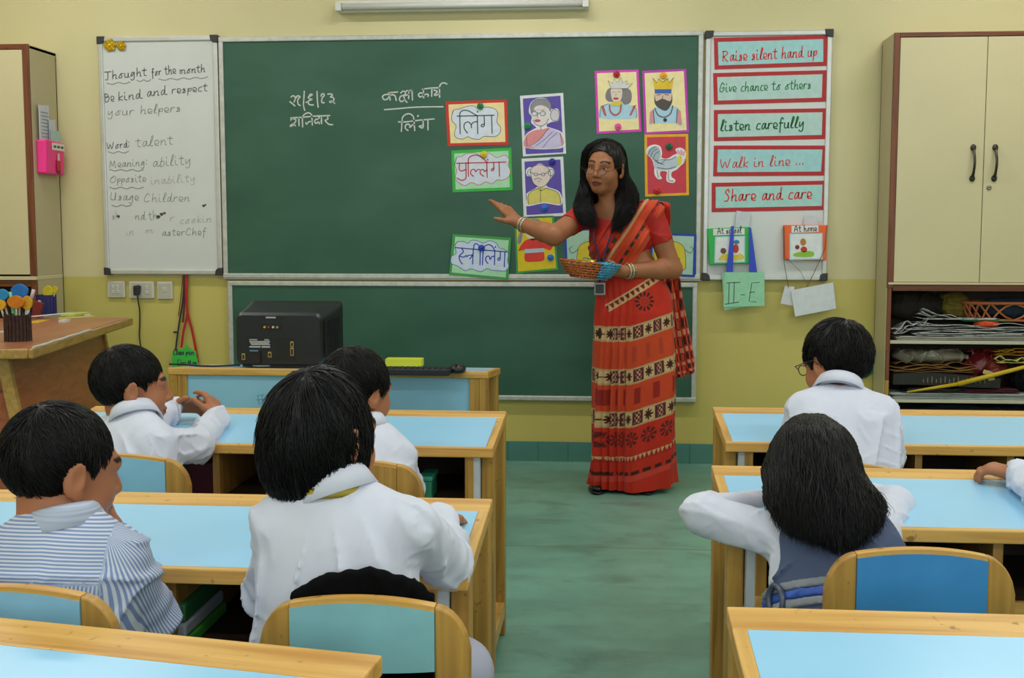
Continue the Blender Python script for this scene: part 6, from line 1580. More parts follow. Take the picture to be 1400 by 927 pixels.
# sari cloth printed by colour attribute
M_SARI = vcol_mat('printed sari cotton', rough=.7, bump=.1, bscale=500, spec=.25, sheen=.1)
K = {k: np.array(lin(v)) for k, v in dict(red='#bf2a18', red2='#a8201a', orange='#c4431f', cream='#c9a676', maroon='#542028', dark='#3f1c14', green='#2e3320', pink='#c9403a').items()}
def sari_print(x, z, u):
    """x, z in metres, u = distance along the cloth; returns colour rows"""
    n = len(x); o = np.tile(K['red'], (n, 1)); v = z - .26 * np.maximum(0, x - .09) - .05 * (x - .1)
    o[(v > .56) & (v < .68)] = K['orange']; o[(v > .37) & (v < .495)] = K['orange'] * .85 + K['red'] * .15
    blk = .052; i = np.floor(u / blk); s = (u / blk - i - .5) * 2
    for a, b in ((.685, .745), (.495, .557), (.305, .37)):
        m = (v > a) & (v < b); t = (v - (a + b) / 2) / ((b - a) / 2); even = (i % 2 == 0)
        c = np.where(even[:, None], K['cream'], K['maroon'])
        star = even & (np.abs(s) * np.abs(t) < .07 + 0 * s) & (s * s + t * t < .62) & (s * s + t * t > .02); star |= even & (np.abs(np.abs(s) - np.abs(t)) < .16) & (s * s + t * t < .5)
        c[star] = K['dark']
        mot = (~even) & (np.abs(s) < .5) & (np.abs(t) < .72) & ((np.sin(s * 9) * np.sin(t * 9 + 1.5)) > .1); c[mot] = K['cream'] * .8 + K['pink'] * .2
        o[m] = c[m]; e = (np.abs(v - a) < .004) | (np.abs(v - b) < .004); o[e] = K['cream'] * .8
    m = (v > .56) & (v < .68) & (np.sin(u * 90) > .55) & (np.abs(v - .62) < .035); o[m] = K['orange'] * .7 + K['maroon'] * .3
    m = (v > .40) & (v < .47) & (np.sin(u * 70) > .5); o[m] = K['red2'] * .7 + K['dark'] * .3
    # dark rosettes
    for a, per, rr in ((.248, .082, .034),):
        j = np.round(u / per); du = u - j * per; dv = v - a; r = np.hypot(du, dv); th = np.arctan2(dv, du)
        m = (r < rr) & (np.cos(8 * th) > -.45) & (r > .007); o[m] = K['dark'] * .8 + K['red2'] * .2
    m = (v > .146) & (v < .172); o[m] = K['cream']; m &= (np.abs(((u / .02) % 1) - .5) * .05 + .146 > v - .004); o[m] = K['red2']
    m = (v > .088) & (v < .104) & (np.sin(u * 120) > -.5); o[m] = K['dark']
    o[(v > .06) & (v < .085)] = K['pink'] * .7 + K['orange'] * .3
    # diagonal cream border and big rosette on the hip
    a = np.array([.02, .843]); b = np.array([.2, .955]); d = (b - a) / np.linalg.norm(b - a); nn = np.array([-d[1], d[0]])
    sx = (x - a[0]) * d[0] + (z - a[1]) * d[1]; sn = (x - a[0]) * nn[0] + (z - a[1]) * nn[1]
    m = (np.abs(sn) < .017) & (sx > -.04) & (v > .76); o[m] = K['cream']; m &= (np.abs(sn) < .010) & (np.abs(((sx / .026) % 1) - .5) < .28 + sn * 14); o[m] = K['dark'] * .6 + K['red2'] * .4
    r = np.hypot(x - .148, z - .855); th = np.arctan2(z - .855, x - .148)
    m = (r < .042) & (r > .022) & (np.cos(12 * th) > -.3); o[m] = K['dark']; m = (r < .017) & (np.cos(8 * th) > 0); o[m] = K['dark'] * .7 + K['orange'] * .3
    return o
def cloth_mesh(name, V, nu, nv, cols, parent, closed, m, solid=0.0):
    f = []
    idx = np.arange(nu * nv).reshape(nv, nu)
    A = idx[:-1, :]; Bq = idx[1:, :]
    if closed: q = np.stack([A, np.roll(A, -1, 1), np.roll(Bq, -1, 1), Bq], -1).reshape(-1, 4)
    else: q = np.stack([A[:, :-1], A[:, 1:], Bq[:, 1:], Bq[:, :-1]], -1).reshape(-1, 4)
    me = bpy.data.meshes.new(name); V = V.reshape(-1, 3) - np.array(parent.location)
    me.vertices.add(len(V)); me.vertices.foreach_set('co', V.ravel()); me.loops.add(q.size); me.loops.foreach_set('vertex_index', q.ravel().astype(np.int32))
    me.polygons.add(len(q)); me.polygons.foreach_set('loop_start', np.arange(0, q.size, 4, dtype=np.int32)); me.update(calc_edges=True)
    me.polygons.foreach_set('use_smooth', np.ones(len(q), bool))
    a = me.color_attributes.new('Col', 'FLOAT_COLOR', 'POINT'); c = np.ones((len(V), 4), np.float32); c[:, :3] = cols; a.data.foreach_set('color', c.ravel())
    o = link_mesh(name, me, m, parent)
    if solid: sm = o.modifiers.new('solid', 'SOLIDIFY'); sm.thickness = solid; sm.offset = 0
    return o
nu, nv = 460, 380
a = np.linspace(0, 2 * math.pi, nu + 1)[:-1][None, :]; z = np.linspace(.012, .985, nv)[:, None]
zz = z + 0 * a
cx = np.interp(zz, [0, .5, .86, .97], [.103, .112, .105, .083]); rx = np.interp(zz, [0, .1, .5, .8, .9, .985], [.196, .19, .185, .172, .160, .136]); ry = np.interp(zz, [0, .3, .8, .985], [.125, .13, .13, .108])
fa = np.sin(a); front = np.clip(np.cos(a), 0, 1)
pl = np.exp(-((a - 5.72) / .42) ** 2)                      # pleats fall at the front, towards her right
amp = np.interp(zz, [0, .5, .85, .985], [1, .75, .4, .0])
fold = amp * (.010 * np.sin(7 * a + 1.0 + .9 * np.sin(zz * 5)) + .006 * np.sin(13 * a + 2.0 - 2 * zz) + .016 * pl * np.sin(34 * a + 1.5 * np.sin(zz * 4)) + .009 * np.sin(4 * a - 5 * zz))
sag = .006 * np.sin(zz * 40 + 3 * np.sin(a * 3)) * np.clip(zz - .3, 0, 1) * np.clip(np.sin(a - .4), 0, 1)
R_ = 1 + (fold + sag) / .17
X = cx + rx * R_ * np.sin(a); Yv = 5.215 - ry * R_ * np.cos(a); Zv = zz + .025 * np.clip(-np.cos(a), 0, 1) * (zz < .1) * 0 + (1 - np.clip(zz / .1, 0, 1)) * .022 * (np.clip(np.sin(a), 0, 1) + .6 * np.clip(-np.sin(a), 0, 1))
u_ = (np.where(a > math.pi, a - 2 * math.pi, a) * .185 * (1 + 1.1 * pl)) + 0 * zz
cols = sari_print(X.ravel(), Zv.ravel(), (u_ + 1.0).ravel())
cloth_mesh('sari_skirt', np.stack([X, Yv, Zv], -1), nu, nv, cols, tt_, True, M_SARI)
# drape across the chest and over her left shoulder
D_ = Field((-.3, 4.98, .86), (.34, 5.44, 1.36), .0034)
bodice(D_, .012); D_.ell(waT, (.142, .112, .13), TT, .04)
D_.cone(nbT - upT * .03 + (slT - nbT) * .3, slT + upT * .004, .052, .058, .03); D_.cone(nbT - upT * .03, nbT - upT * .03 + (srT - nbT) * .4, .05, .05, .03)
def half(ax_, az_, bx_, bz_):          # signed distance of (x, z) to the line a -> b, positive on its left
    dx, dzv = bx_ - ax_, bz_ - az_; L_ = math.hypot(dx, dzv)
    return lambda X, Z: ((X - ax_) * -dzv + (Z - az_) * dx) / L_
lowl = half(.055, .945, .226, 1.21); upl = half(-.105, 1.085, .075, 1.285)
D_.disp(lambda v: .0035 * np.sin(lowl(v[:, 0], v[:, 2]) * 150 + 2.5 * np.sin(v[:, 2] * 9)) + .002 * np.sin(lowl(v[:, 0], v[:, 2]) * 310 + 1))
D_.keep(lambda X, Y, Z: np.maximum(-lowl(X, Z) + 0 * Y, upl(X, Z)))
def drape_col(v):
    s = lowl(v[:, 0], v[:, 2]); al = (v[:, 0] * .54 + v[:, 2] * .84); o = np.tile(K['red'], (len(v), 1))
    o[s < .045] = K['orange']; m = (s > .045) & (s < .062); o[m] = K['red']; m &= (np.sin(al * 150) > -.3) & (np.abs(s - .0535) < .0065); o[m] = K['green']
    o[(s > .062) & (s < .098)] = K['orange'] * .9 + K['pink'] * .1
    m = (s > .098) & (s < .112); o[m] = K['cream'] * .7 + K['orange'] * .3
    m = (s > .116) & (s < .136); o[m] = K['red']; m &= (np.sin(al * 120 + 1) > -.1) & (np.abs(s - .126) < .008); o[m] = K['green']
    m = (s > .15) & (s < .2) & (np.sin(al * 75) * np.sin(s * 120) > .35); o[m] = K['maroon'] * .6 + K['orange'] * .4
    return o
D_.mesh('sari_drape', M_SARI, tt_, col=drape_col)
# loose end hanging down her back
nu, nv = 90, 260
v = np.linspace(0, 1, nv)[:, None]; u = np.linspace(0, 1, nu)[None, :]
path = np.array(catmull([(.165, 5.19, 1.292), (.222, 5.245, 1.262), (.25, 5.305, 1.14), (.272, 5.33, .95), (.295, 5.335, .75), (.322, 5.33, .58), (.33, 5.325, .50)], 8))
pv = np.stack([np.interp(v[:, 0], np.linspace(0, 1, len(path)), path[:, i]) for i in range(3)], 1)
wd_ = np.interp(v, [0, .15, .4, 1], [.10, .12, .13, .15]); cr = np.stack([np.interp(v[:, 0], [0, .2, .5, 1], [-.55, -.2, .55, .62]), np.interp(v[:, 0], [0, .2, .5, 1], [-.55, .75, .6, .5]), 0 * v[:, 0] + 0.0], 1)
cr /= np.linalg.norm(cr, axis=1, keepdims=True)
nrm_ = np.stack([cr[:, 1], -cr[:, 0], 0 * cr[:, 0]], 1)
fo = (.012 * np.sin(u * 17 + 1.5 * np.sin(v * 6)) + .006 * np.sin(u * 31 + 2)) * np.clip(v * 4, 0, 1)
PV = pv[:, None, :] + cr[:, None, :] * ((u - .5) * wd_)[..., None] + nrm_[:, None, :] * fo[..., None]
PV[..., 2] += .03 * (u - .5) * v
al = (v * .9 + 0 * u).ravel(); ac = ((u - .5) * .3 + 0 * v).ravel()
co = np.tile(K['red2'], (al.size, 1)); co[(np.sin(al * 95) > .1)] = K['dark']; co[(np.sin(al * 95) > .1) & (np.sin(ac * 190) > .25)] = K['orange']; co[(np.sin(al * 95) < -.55) & (np.sin(ac * 150) > .2)] = K['cream'] * .6 + K['red'] * .4; co[al < .28] = K['red']; co[(al < .3) & (np.abs(ac + .06) < .02)] = K['dark']; co[(al < .3) & (np.abs(ac - .08) < .03)] = K['orange']
cloth_mesh('sari_end', PV, nu, nv, co, tt_, False, M_SARI, .003)
# hair, parted in the middle and falling over both shoulders
def G_(*pp): return [W_(*q) for q in pp]
capc = hc + RT_ @ np.array([0, -.013, .030])
def flatT(X, Y, Z):
    q = [(X - hc[0]) * RT_[0, i] + (Y - hc[1]) * RT_[1, i] + (Z - hc[2]) * RT_[2, i] for i in range(3)]
    d = (-.03 + .5 * q[1] - q[2]) * .85
    fore = np.minimum((1 - np.sqrt((q[0] / .061) ** 2 + ((q[2] - .012) / .064) ** 2)) * .05, q[1] - .02)     # forehead left free below the parting
    return np.maximum(d, fore)
long_hair(tt_, [G_((824, 195, 5.18), (805, 205, 5.19), (801, 232, 5.2), (806, 262, 5.205), (806, 284, 5.13), (814, 302, 5.09)), G_((825, 193, 5.20), (802, 208, 5.20), (800, 236, 5.22), (800, 264, 5.2), (797, 285, 5.13), (803, 303, 5.09)),
                G_((826, 193, 5.23), (802, 212, 5.24), (800, 243, 5.25), (794, 268, 5.2), (788, 284, 5.15), (793, 299, 5.11)), G_((826, 196, 5.27), (812, 225, 5.30), (812, 250, 5.30), (812, 270, 5.30), (815, 285, 5.3), (818, 300, 5.3)), G_((827, 196, 5.27), (828, 225, 5.31), (828, 250, 5.31), (828, 270, 5.31), (830, 285, 5.31), (832, 300, 5.31)), G_((828, 196, 5.27), (843, 225, 5.30), (845, 250, 5.30), (846, 270, 5.30), (848, 285, 5.3), (848, 300, 5.3))], .0095, (capc, np.array([.0795, .099, .0885]), RT_), 3600, 41, .0013, M_HAIR, k=.02, flat=flatT)
long_hair(tt_, [G_((828, 195, 5.18), (845, 204, 5.19), (849, 230, 5.21), (846, 256, 5.20), (848, 280, 5.10), (840, 304, 5.06)), G_((829, 193, 5.2), (849, 207, 5.20), (852, 234, 5.23), (856, 260, 5.19), (858, 280, 5.11), (848, 303, 5.06)),
                G_((829, 193, 5.23), (849, 212, 5.24), (854, 241, 5.26), (866, 262, 5.2), (868, 278, 5.14), (860, 297, 5.08))], .011, (capc, np.array([.05, .06, .06]), RT_), 2600, 42, .0013, M_HAIR, k=.02, flat=flatT)
# bangles, lanyard and badge
M_BANG = mat('silver white bangle', '#c4bfae', .3, metal=.5)
for wT, eT, offs in ((wrT, erT, (.022, .030, .038)), (wlT, elT, (.02, .028, .036, .044))):
    ax = nrm(eT - wT); e1 = nrm(np.cross(ax, [0, 0, 1.0])); e2 = np.cross(ax, e1)
    for k, of in enumerate(offs):
        c_ = wT + ax * of - np.array(tt_.location); r_ = .032
        MB().tube([c_ + (e1 * math.cos(q) + e2 * math.sin(q)) * r_ for q in np.linspace(0, 2 * math.pi, 29)], .0035, 6, cap=False).build('bangle', M_BANG if k % 2 == 0 else mat('gold bangle', '#a8894a', .3, metal=.7), tt_, smooth=True)
M_LANY = mat('navy lanyard', '#1d2246', .6)
loc_ = np.array(tt_.location)
bd = W_(820, 386, 5.055) - loc_
MB().tube(catmull([W_(812, 300, 5.115) - loc_, W_(812, 325, 5.075) - loc_, W_(818, 350, 5.07) - loc_, bd], 5), .004, 6).build('lanyard', M_LANY, tt_)
MB().tube(catmull([W_(843, 300, 5.07) - loc_, W_(834, 325, 5.06) - loc_, W_(826, 350, 5.06) - loc_, bd], 5), .004, 6).build('lanyard', M_LANY, tt_)
o = MB().box(tuple(bd + [-.024, -.006, -.055]), tuple(bd + [.024, .002, .0])).build('id_badge', mat('steel badge frame', '#9a9c9c', .3, metal=.5), tt_, bevel=.003)
MB().box(tuple(bd + [-.018, -.0075, -.048]), tuple(bd + [.018, -.006, -.008])).build('badge_card', mat('dark badge card', '#2a2e2e', .3), o)
# sandals
for sg, y_, x_ in ((-1, 5.19, -.05), (1, 5.2, .17)):
    mb = MB(); c_ = np.array([x_, y_, 0]) - loc_
    vs, fs = uvsphere(c_ + [0, 0, .022], (.036, .1, .018), 16, 8); mb.add(vs, fs); vs, fs = uvsphere(c_ + [0, 0, .008], (.042, .115, .008), 16, 6); mb.add(vs, fs); mb.build('sandal', M_SHOE, tt_, smooth=True)
# basket of foil packets in her hand
bc = W_(805, 369, 5.0)
bt = thing('hand_basket', 'orange and blue woven basket of foil packets held by the teacher', 'basket', tuple(bc - [0, 0, .032]))
Rb = roty(.10)
M_BO = mat('orange weave', '#b4622e', .35, metal=.2, var=.35, vscale=120); M_BB = mat('blue weave', '#4f9cc0', .35, metal=.2, var=.35, vscale=120)
def basket_half(a0, a1, name, m):
    mb = MB(); n = 26; rows = 7
    for j in range(rows):
        z_ = .064 * j / (rows - 1); s_ = .62 + .42 * (z_ / .064) ** .7
        mb.tube([Rb @ np.array([.125 * s_ * math.cos(q), .085 * s_ * math.sin(q), z_ + .0018 * math.sin(q * 26 + math.pi * j)]) for q in np.linspace(a0, a1, n * 2)], .0042, 5)
    for q in np.linspace(a0, a1, n):
        mb.tube([Rb @ np.array([.125 * (.62 + .42 * t_ ** .7) * math.cos(q), .085 * (.62 + .42 * t_ ** .7) * math.sin(q), .064 * t_]) for t_ in np.linspace(0, 1, 5)], .003, 5)
    mb.add([Rb @ np.array([.078 * math.cos(q), .053 * math.sin(q), .001]) for q in np.linspace(a0, a1, n)] + [np.array([0, 0, .001])], [tuple(range(n + 1))])
    return mb.build(name, m, bt, smooth=True)
basket_half(math.pi * .42, math.pi * 1.62, 'orange_side', M_BO); basket_half(-math.pi * .38, math.pi * .42, 'blue_side', M_BB)
for k, (dx, dy, dzv, hx, rz_, L_, lb) in enumerate(((-.07, -.01, .052, '#c9c6b8', .5, .085, 'crumpled silver foil packet in the hand basket'), (-.02, .0, .066, '#d0b424', -.2, .08, 'yellow foil packet on top of the hand basket'), (.055, -.01, .066, '#3fa0c8', .1, .09, 'shiny blue foil packet on top of the hand basket'), (.0, -.03, .055, '#b0702e', .9, .07, 'bronze foil packet in the hand basket'), (.02, .04, .058, '#7f9e5a', .4, .07, 'green foil packet in the hand basket'))):
    c_ = bc - [0, 0, .032] + Rb @ np.array([dx, dy, dzv]); r2 = np.random.default_rng(60 + k)
    nx = 9; vv = []; ff = []
    for j in range(5):
        for i in range(nx):
            q = np.array([(i / (nx - 1) - .5) * L_, (j / 4 - .5) * .045, .006 * math.sin(i * 1.3 + k) * math.sin(j * 1.1) + r2.uniform(-.003, .003)]); vv.append(rotz(rz_) @ q)
    for j in range(4):
        for i in range(nx - 1): ff.append((j * nx + i, j * nx + i + 1, (j + 1) * nx + i + 1, (j + 1) * nx + i))
    o = MB().add(vv, ff).build('foil_packet', mat('foil ' + hx, hx, .22, metal=.6, var=.1), None)
    o.location = c_; tag(o, lb, 'packet'); sm = o.modifiers.new('solid', 'SOLIDIFY'); sm.thickness = .006; sm.offset = 0
# ------------------------------------------------------------------ teacher's table with pots and puppets
TZ = .75
near = onZ(45, 477, TZ); far = onZ(182, 434, TZ); ed = nrm(far - near); inn = np.array([-ed[1], ed[0], 0.0])     # edge direction, inward direction
t = thing('teacher_table', 'reddish brown table with thick pale wooden edge and slanted side panel', 'table', tuple(((near + far) / 2 + inn * .33) * [1, 1, 0]))
tl = np.array(t.location)
M_REDW = wood('red brown veneer', '#a35a34', '#8a4526', 'Y', rough=.4, coat=.2)
M_REDTOP = wood('red brown table top', '#b0714e', '#9a5c3c', 'Y', rough=.35, coat=.2)
M_LIP = wood('pale table edge', '#b58e4a', '#9a7434', 'Y', rough=.4)
def quadslab(a, b, c, d, z0, z1): return MB().hexa([tuple(np.array([p[0], p[1], z0]) - tl * [1, 1, 0]) for p in (a, b, c, d)], [tuple(np.array([p[0], p[1], z1]) - tl * [1, 1, 0]) for p in (a, b, c, d)])
A_, B_ = near, far; C_, D2 = far + inn * .66, near + inn * .66
lp = .018
quadslab(A_ + inn * lp + ed * lp, B_ + inn * lp - ed * lp, C_ - inn * lp - ed * lp, D2 - inn * lp + ed * lp, TZ - .03, TZ + .0005).build('top', M_REDTOP, t)
quadslab(A_, B_, B_ + inn * lp, A_ + inn * lp, TZ - .036, TZ).build('edge_lipping', M_LIP, t, bevel=.006)
quadslab(D2 - inn * lp, C_ - inn * lp, C_, D2, TZ - .036, TZ).build('edge_lipping', M_LIP, t, bevel=.006)
quadslab(A_ + inn * lp, A_ + inn * lp + ed * lp, D2 - inn * lp + ed * lp, D2 - inn * lp, TZ - .036, TZ).build('edge_lipping', M_LIP, t, bevel=.006)
quadslab(B_ + inn * lp - ed * lp, B_ + inn * lp, C_ - inn * lp, C_ - inn * lp - ed * lp, TZ - .036, TZ).build('edge_lipping', M_LIP, t, bevel=.006)
def slant(pt0, pt1, th, z0, z1, out0, out1, name, m):
    """panel between two points, top set in by out1 and foot by out0 (measured inwards)"""
    b = [pt0 + inn * out0, pt1 + inn * out0, pt1 + inn * (out0 + th), pt0 + inn * (out0 + th)]; tt2 = [pt0 + inn * out1, pt1 + inn * out1, pt1 + inn * (out1 + th), pt0 + inn * (out1 + th)]
    return MB().hexa([tuple(np.array([p[0], p[1], z0]) - tl * [1, 1, 0]) for p in b], [tuple(np.array([p[0], p[1], z1]) - tl * [1, 1, 0]) for p in tt2]).build(name, m, t)
e0, e1 = A_ + ed * .10, B_ - ed * .12
slant(e0, e1, .018, .06, TZ - .036, .0, .12, 'modesty_panel', M_REDW)
slant(e0 - ed * .03, e0, .04, 0, TZ - .036, -.01, .11, 'leg', M_LIP); slant(e1, e1 + ed * .03, .04, 0, TZ - .036, -.01, .11, 'leg', M_LIP)
slant(e0 - ed * .03, e0, .04, 0, TZ - .036, .62, .5, 'leg', M_LIP); slant(e1, e1 + ed * .03, .04, 0, TZ - .036, .62, .5, 'leg', M_LIP)
slant(e0 - ed * .012, e0 - ed * .002, .50, .06, TZ - .036, .06, .14, 'end_panel', M_REDW)
# white adhesive strip peeling along the near edge
o = MB().tube([tuple(near + ed * q + inn * (.004 + .003 * math.sin(q * 30)) - near + np.array([0, 0, .002])) for q in np.linspace(.02, .75, 24)], .005, 6).build('edge_tape', mat('peeling white tape', '#c9c6bb', .6), t)
o.location = near * [1, 1, 0] - tl * [1, 1, 0] + [0, 0, TZ]
def on_table(px, py): return onZ(px, py, TZ)
# twig pot
c = on_table(25, 466)
t = thing('pen_pot', 'dark brown pen pot covered in upright twigs', 'pot', tuple(c)); M_TWIG = mat('dark twig bark', '#3e2620', .8, var=.3, vscale=60, bump=.4, bscale=80)
MB().lathe([(.042, 0), (.042, .098), (.037, .098), (.037, .006)], n=24).build('cup', M_TWIG, t)
for k in range(22):
    q = 2 * math.pi * k / 22; r_ = .044
    MB().tube([(r_ * math.cos(q), r_ * math.sin(q), .001), (r_ * math.cos(q + .03), r_ * math.sin(q + .03), .05), (r_ * math.cos(q), r_ * math.sin(q), .1 + .006 * math.sin(k * 2.3))], [.0062, .0058, .005], 6).build('twig', M_TWIG, t)
def stick_puppet(px, py, base, r, hx, lb, sq=1.0, stick='#cfc6b0'):
    Yp = base[1]; top = onY(px, py, Yp); t = thing('stick_puppet', lb, 'puppet', tuple(base))
    top = top - base; m = mat('felt ' + hx, hx, .8, var=.1, vscale=60)
    MB().tube([(0, 0, .008), tuple(top * .5 + [0, 0, 0]), tuple(top)], .004, 6).build('stick', mat('pale stick', stick, .6), t)
    n = 20; mb = MB(); mb.prism_y([(top[0] + r * (1 + .04 * math.sin(5 * q)) * math.cos(q), top[2] + r * sq * (1 + .04 * math.cos(4 * q)) * math.sin(q)) for q in np.linspace(0, 2 * math.pi, n + 1)[:-1]], top[1] - .006, top[1] + .006); mb.build('felt_face', m, t, bevel=.002)
pot = c + np.array([0, 0, .0])
stick_puppet(22, 413, pot + [.002, -.012, .01], .033, '#d07a18', 'oval orange felt puppet on a stick in the twig pot', .72)
stick_puppet(27, 398, pot + [-.005, .015, .01], .033, '#2272c0', 'round blue felt puppet on a stick in the twig pot', .8)
stick_puppet(37, 414, pot + [.018, .004, .01], .02, '#d6a01e', 'narrow golden felt puppet on a stick at the rim of the twig pot', 1.3)
stick_puppet(3, 403, pot + [-.02, .004, .01], .026, '#2a8ac4', 'sky blue felt puppet leaning out of the twig pot', .8)
stick_puppet(0, 417, pot + [-.022, -.01, .01], .024, '#dba222', 'yellow felt puppet leaning far out of the twig pot', .8)
for k, (px, py, hx, lb) in enumerate(((46, 396, '#b8c8d8', 'pale blue striped pen leaning out of the twig pot'), (14, 399, '#6fc28a', 'light green pen standing in the twig pot'))):
    top = onY(px, py, pot[1] + .01); b0 = pot + np.array([.006 if k == 0 else -.01, .01, .012]); t = thing('pen', lb, 'pen', tuple(b0)); v_ = top - b0
    MB().tube([(0, 0, 0), tuple(v_ * .8)], .006, 8).build('barrel', mat('pen ' + hx, hx, .35), t, smooth=True); MB().tube([tuple(v_ * .8), tuple(v_)], .0068, 8).build('cap', mat('pen cap %d' % k, '#c8b8c0' if k == 0 else '#8fd0a4', .35), t, smooth=True)
# blue pot with yellow faces
c = on_table(64, 431)
t = thing('pen_pot', 'navy blue pen pot with corrugated wall', 'pot', tuple(c)); M_NAVYP = mat('navy corrugated card', '#1f1c5e', .6)
mb = MB(); n = 40; prof = [(.046, 0), (.046, .1), (.041, .1), (.041, .006)]
mb.lathe(prof, n=n); v = np.array(mb.v); q = np.arctan2(v[:, 1], v[:, 0]); v[:, :2] *= (1 + .025 * np.sign(np.sin(q * 20)))[:, None]; mb.v = [tuple(p) for p in v]; mb.build('cup', M_NAVYP, t)
MB().obox((-.012, -.0475, .066), (.014, .003, .018), roty(.4)).build('paper_patch', paper('#d8d8dc'), t)
stick_puppet(66, 399, c + [0, -.01, .01], .026, '#c9b820', 'larger yellow felt face in the navy pot', 1.15)
stick_puppet(75.5, 396, c + [.02, -.008, .01], .014, '#c4b024', 'small yellow felt face in the navy pot', 1.2)
# ruler fan / brown wooden comb behind the pots
c = on_table(81, 424) + np.array([.02, .09, 0])
t = thing('wooden_rack', 'brown carved wooden rack with rounded pegs behind the navy pot', 'rack', tuple(c)); M_BRW = wood('carved brown wood', '#6b4a26', '#4a3018', 'Z', coat=0)
MB().box((-.1, -.008, 0), (.07, .008, .17)).build('back_board', M_BRW, t, bevel=.003)
for k in range(4): MB().tube([(-.085 + .045 * k, 0, .16), (-.08 + .045 * k, 0, .2 + .012 * math.sin(k * 1.7))], [.017, .011], 10).build('peg', M_BRW, t, smooth=True)
# red holder, papers and rulers
c = on_table(52, 434)
t = thing('red_holder', 'small dark red card holder between the two pots', 'holder', tuple(c)); MB().obox((0, 0, .038), (.04, .02, .075), roty(.25)).build('card', mat('dark red card', '#7a1f1c', .6), t, bevel=.003); MB().box((-.03, -.015, 0), (.02, .015, .006)).build('foot', mat('dark red card', '#7a1f1c'), t)
def flat(name, label, cat, px0, py0, px1, py1, w, th, hx, dz=0.0, rough=.5):
    a = on_table(px0, py0); b = on_table(px1, py1); d_ = nrm(b - a); s_ = np.array([-d_[1], d_[0], 0]) * w / 2; o = MB().hexa([a - s_, b - s_, b + s_, a + s_], [a - s_ + [0, 0, th], b - s_ + [0, 0, th], b + s_ + [0, 0, th], a + s_ + [0, 0, th]]).build(name, mat('desk ' + hx, hx, rough, var=.05), None, origin=tuple(a * .5 + b * .5), bevel=.0008, seg=1)
    o.location.z += dz; return tag(o, label, cat)
flat('ruler', 'long white plastic ruler lying on the table of pots', 'ruler', 44, 437, 104, 431, .03, .004, '#d6d8e0', .012)
flat('pencil', 'pale yellow pencil lying beside the white ruler', 'pencil', 80, 437, 128, 434, .012, .008, '#cfc67a', .001)
flat('notepad', 'yellow green notepad beneath the ruler tip', 'notepad', 92, 434, 114, 431, .07, .012, '#c9d06a', .004)
flat('eraser', 'small white eraser at the pencil end', 'eraser', 84, 441, 92, 440, .03, .012, '#d8d6d0')
flat('paper_sheet', 'sheet of white and blue paper on the table under the cupboard', 'paper', 96, 432, 124, 431.5, .06, .006, '#c2c8cc')
flat('paper_strip', 'golden yellow paper strip behind the twig pot', 'paper', 44, 442, 60, 438, .05, .003, '#d8a820')
flat('paper_sheet', 'white printed paper on the table beside the twig pot', 'paper', 3, 455, 12, 454, .05, .004, '#c6cad4')

# ------------------------------------------------------------------ computer
M_BLK = mat('black plastic shell', '#15171b', .4, var=.05); M_BLK2 = mat('black plastic recess', '#0c0d10', .5, var=.03)
base = np.array([onY(381, 505, 4.36)[0], 4.36, 0]); base[2] = .641
t = thing('crt_monitor', 'black computer monitor seen from behind with jacks and rating label', 'monitor', tuple(base))
t.scale = (.92, .9, .88); w, h = .185, .232
# rear shell: rounded back face widening to the screen end
prof = []
def rr(w_, h_, y, z0, rnd=.03, n=5):
    pts = []
    for cx_, cz, a0 in ((w_ - rnd, rnd, -90), (w_ - rnd, h_ - rnd, 0), (-w_ + rnd, h_ - rnd, 90), (-w_ + rnd, rnd, 180)):
        for k in range(n): an = math.radians(a0 + 90 * k / (n - 1)); pts.append((cx_ + rnd * math.cos(an), y, z0 + cz + rnd * math.sin(an)))
    return pts
secs = [rr(.176, .212, 0, .012, .022), rr(.183, .228, .014, .008, .03), rr(.192, .246, .14, .004, .03), rr(.203, .262, .26, .0, .02), rr(.206, .27, .3, .0, .015)]
mb = MB(); n = len(secs[0]); vs = [p for s_ in secs for p in s_]; fs = [tuple(range(n))]
for i in range(len(secs) - 1):
    for k in range(n): k2 = (k + 1) % n; fs.append((i * n + k, (i + 1) * n + k, (i + 1) * n + k2, i * n + k2))
fs.append(tuple(reversed(range((len(secs) - 1) * n, len(secs) * n)))); mb.add(vs, fs); mb.build('rear_shell', M_BLK, t)
def patch(x0, x1, z0, z1, m, name, d=.0, th=.002): return MB().box((x0, -th - d, z0), (x1, .001, z1)).build(name, m, t)
patch(-.075, .018, .158, .19, M_BLK2, 'jack_panel')
for k, hx in enumerate(('#d0b03a', '#b03a3a', '#d0d0d0', '#c0a050')):
    MB().lathe([(.0055, 0), (.0055, .004), (.0035, .004), (.0035, .001)], (-.055 + .018 * k, -.002, .174), 12, rotx(math.pi / 2)).build('jack', mat('jack ' + hx, hx, .3, metal=.5), t, smooth=True)
patch(-.05, -.008, .212, .219, mat('silver badge', '#b0b2b4', .3), 'maker_badge'); patch(-.066, .026, .207, .222, M_BLK2, 'badge_recess', 0, .0012)
patch(-.13, -.03, .082, .125, M_BLK2, 'rating_label', 0, .0014)
mlab = mat('label print', '#b4b7ba', .6)
mb = MB()
for (x0, x1, z) in ((-.122, -.088, .116), (-.058, -.038, .116), (-.122, -.034, .108), (-.118, -.038, .1015), (-.115, -.034, .095)): mb.box((x0, -.0022, z), (x1, -.0014, z + .0045))
mb.box((-.122, -.0022, .084), (-.075, -.0014, .0905)); mb.box((-.07, -.0022, .084), (-.034, -.0014, .0905)); mb.build('label_print', mlab, t)
patch(-.012, .07, .03, .128, M_BLK2, 'socket_recess', 0, .0016)
M_YPORT = mat('yellowed port plate', '#a8945a', .5)
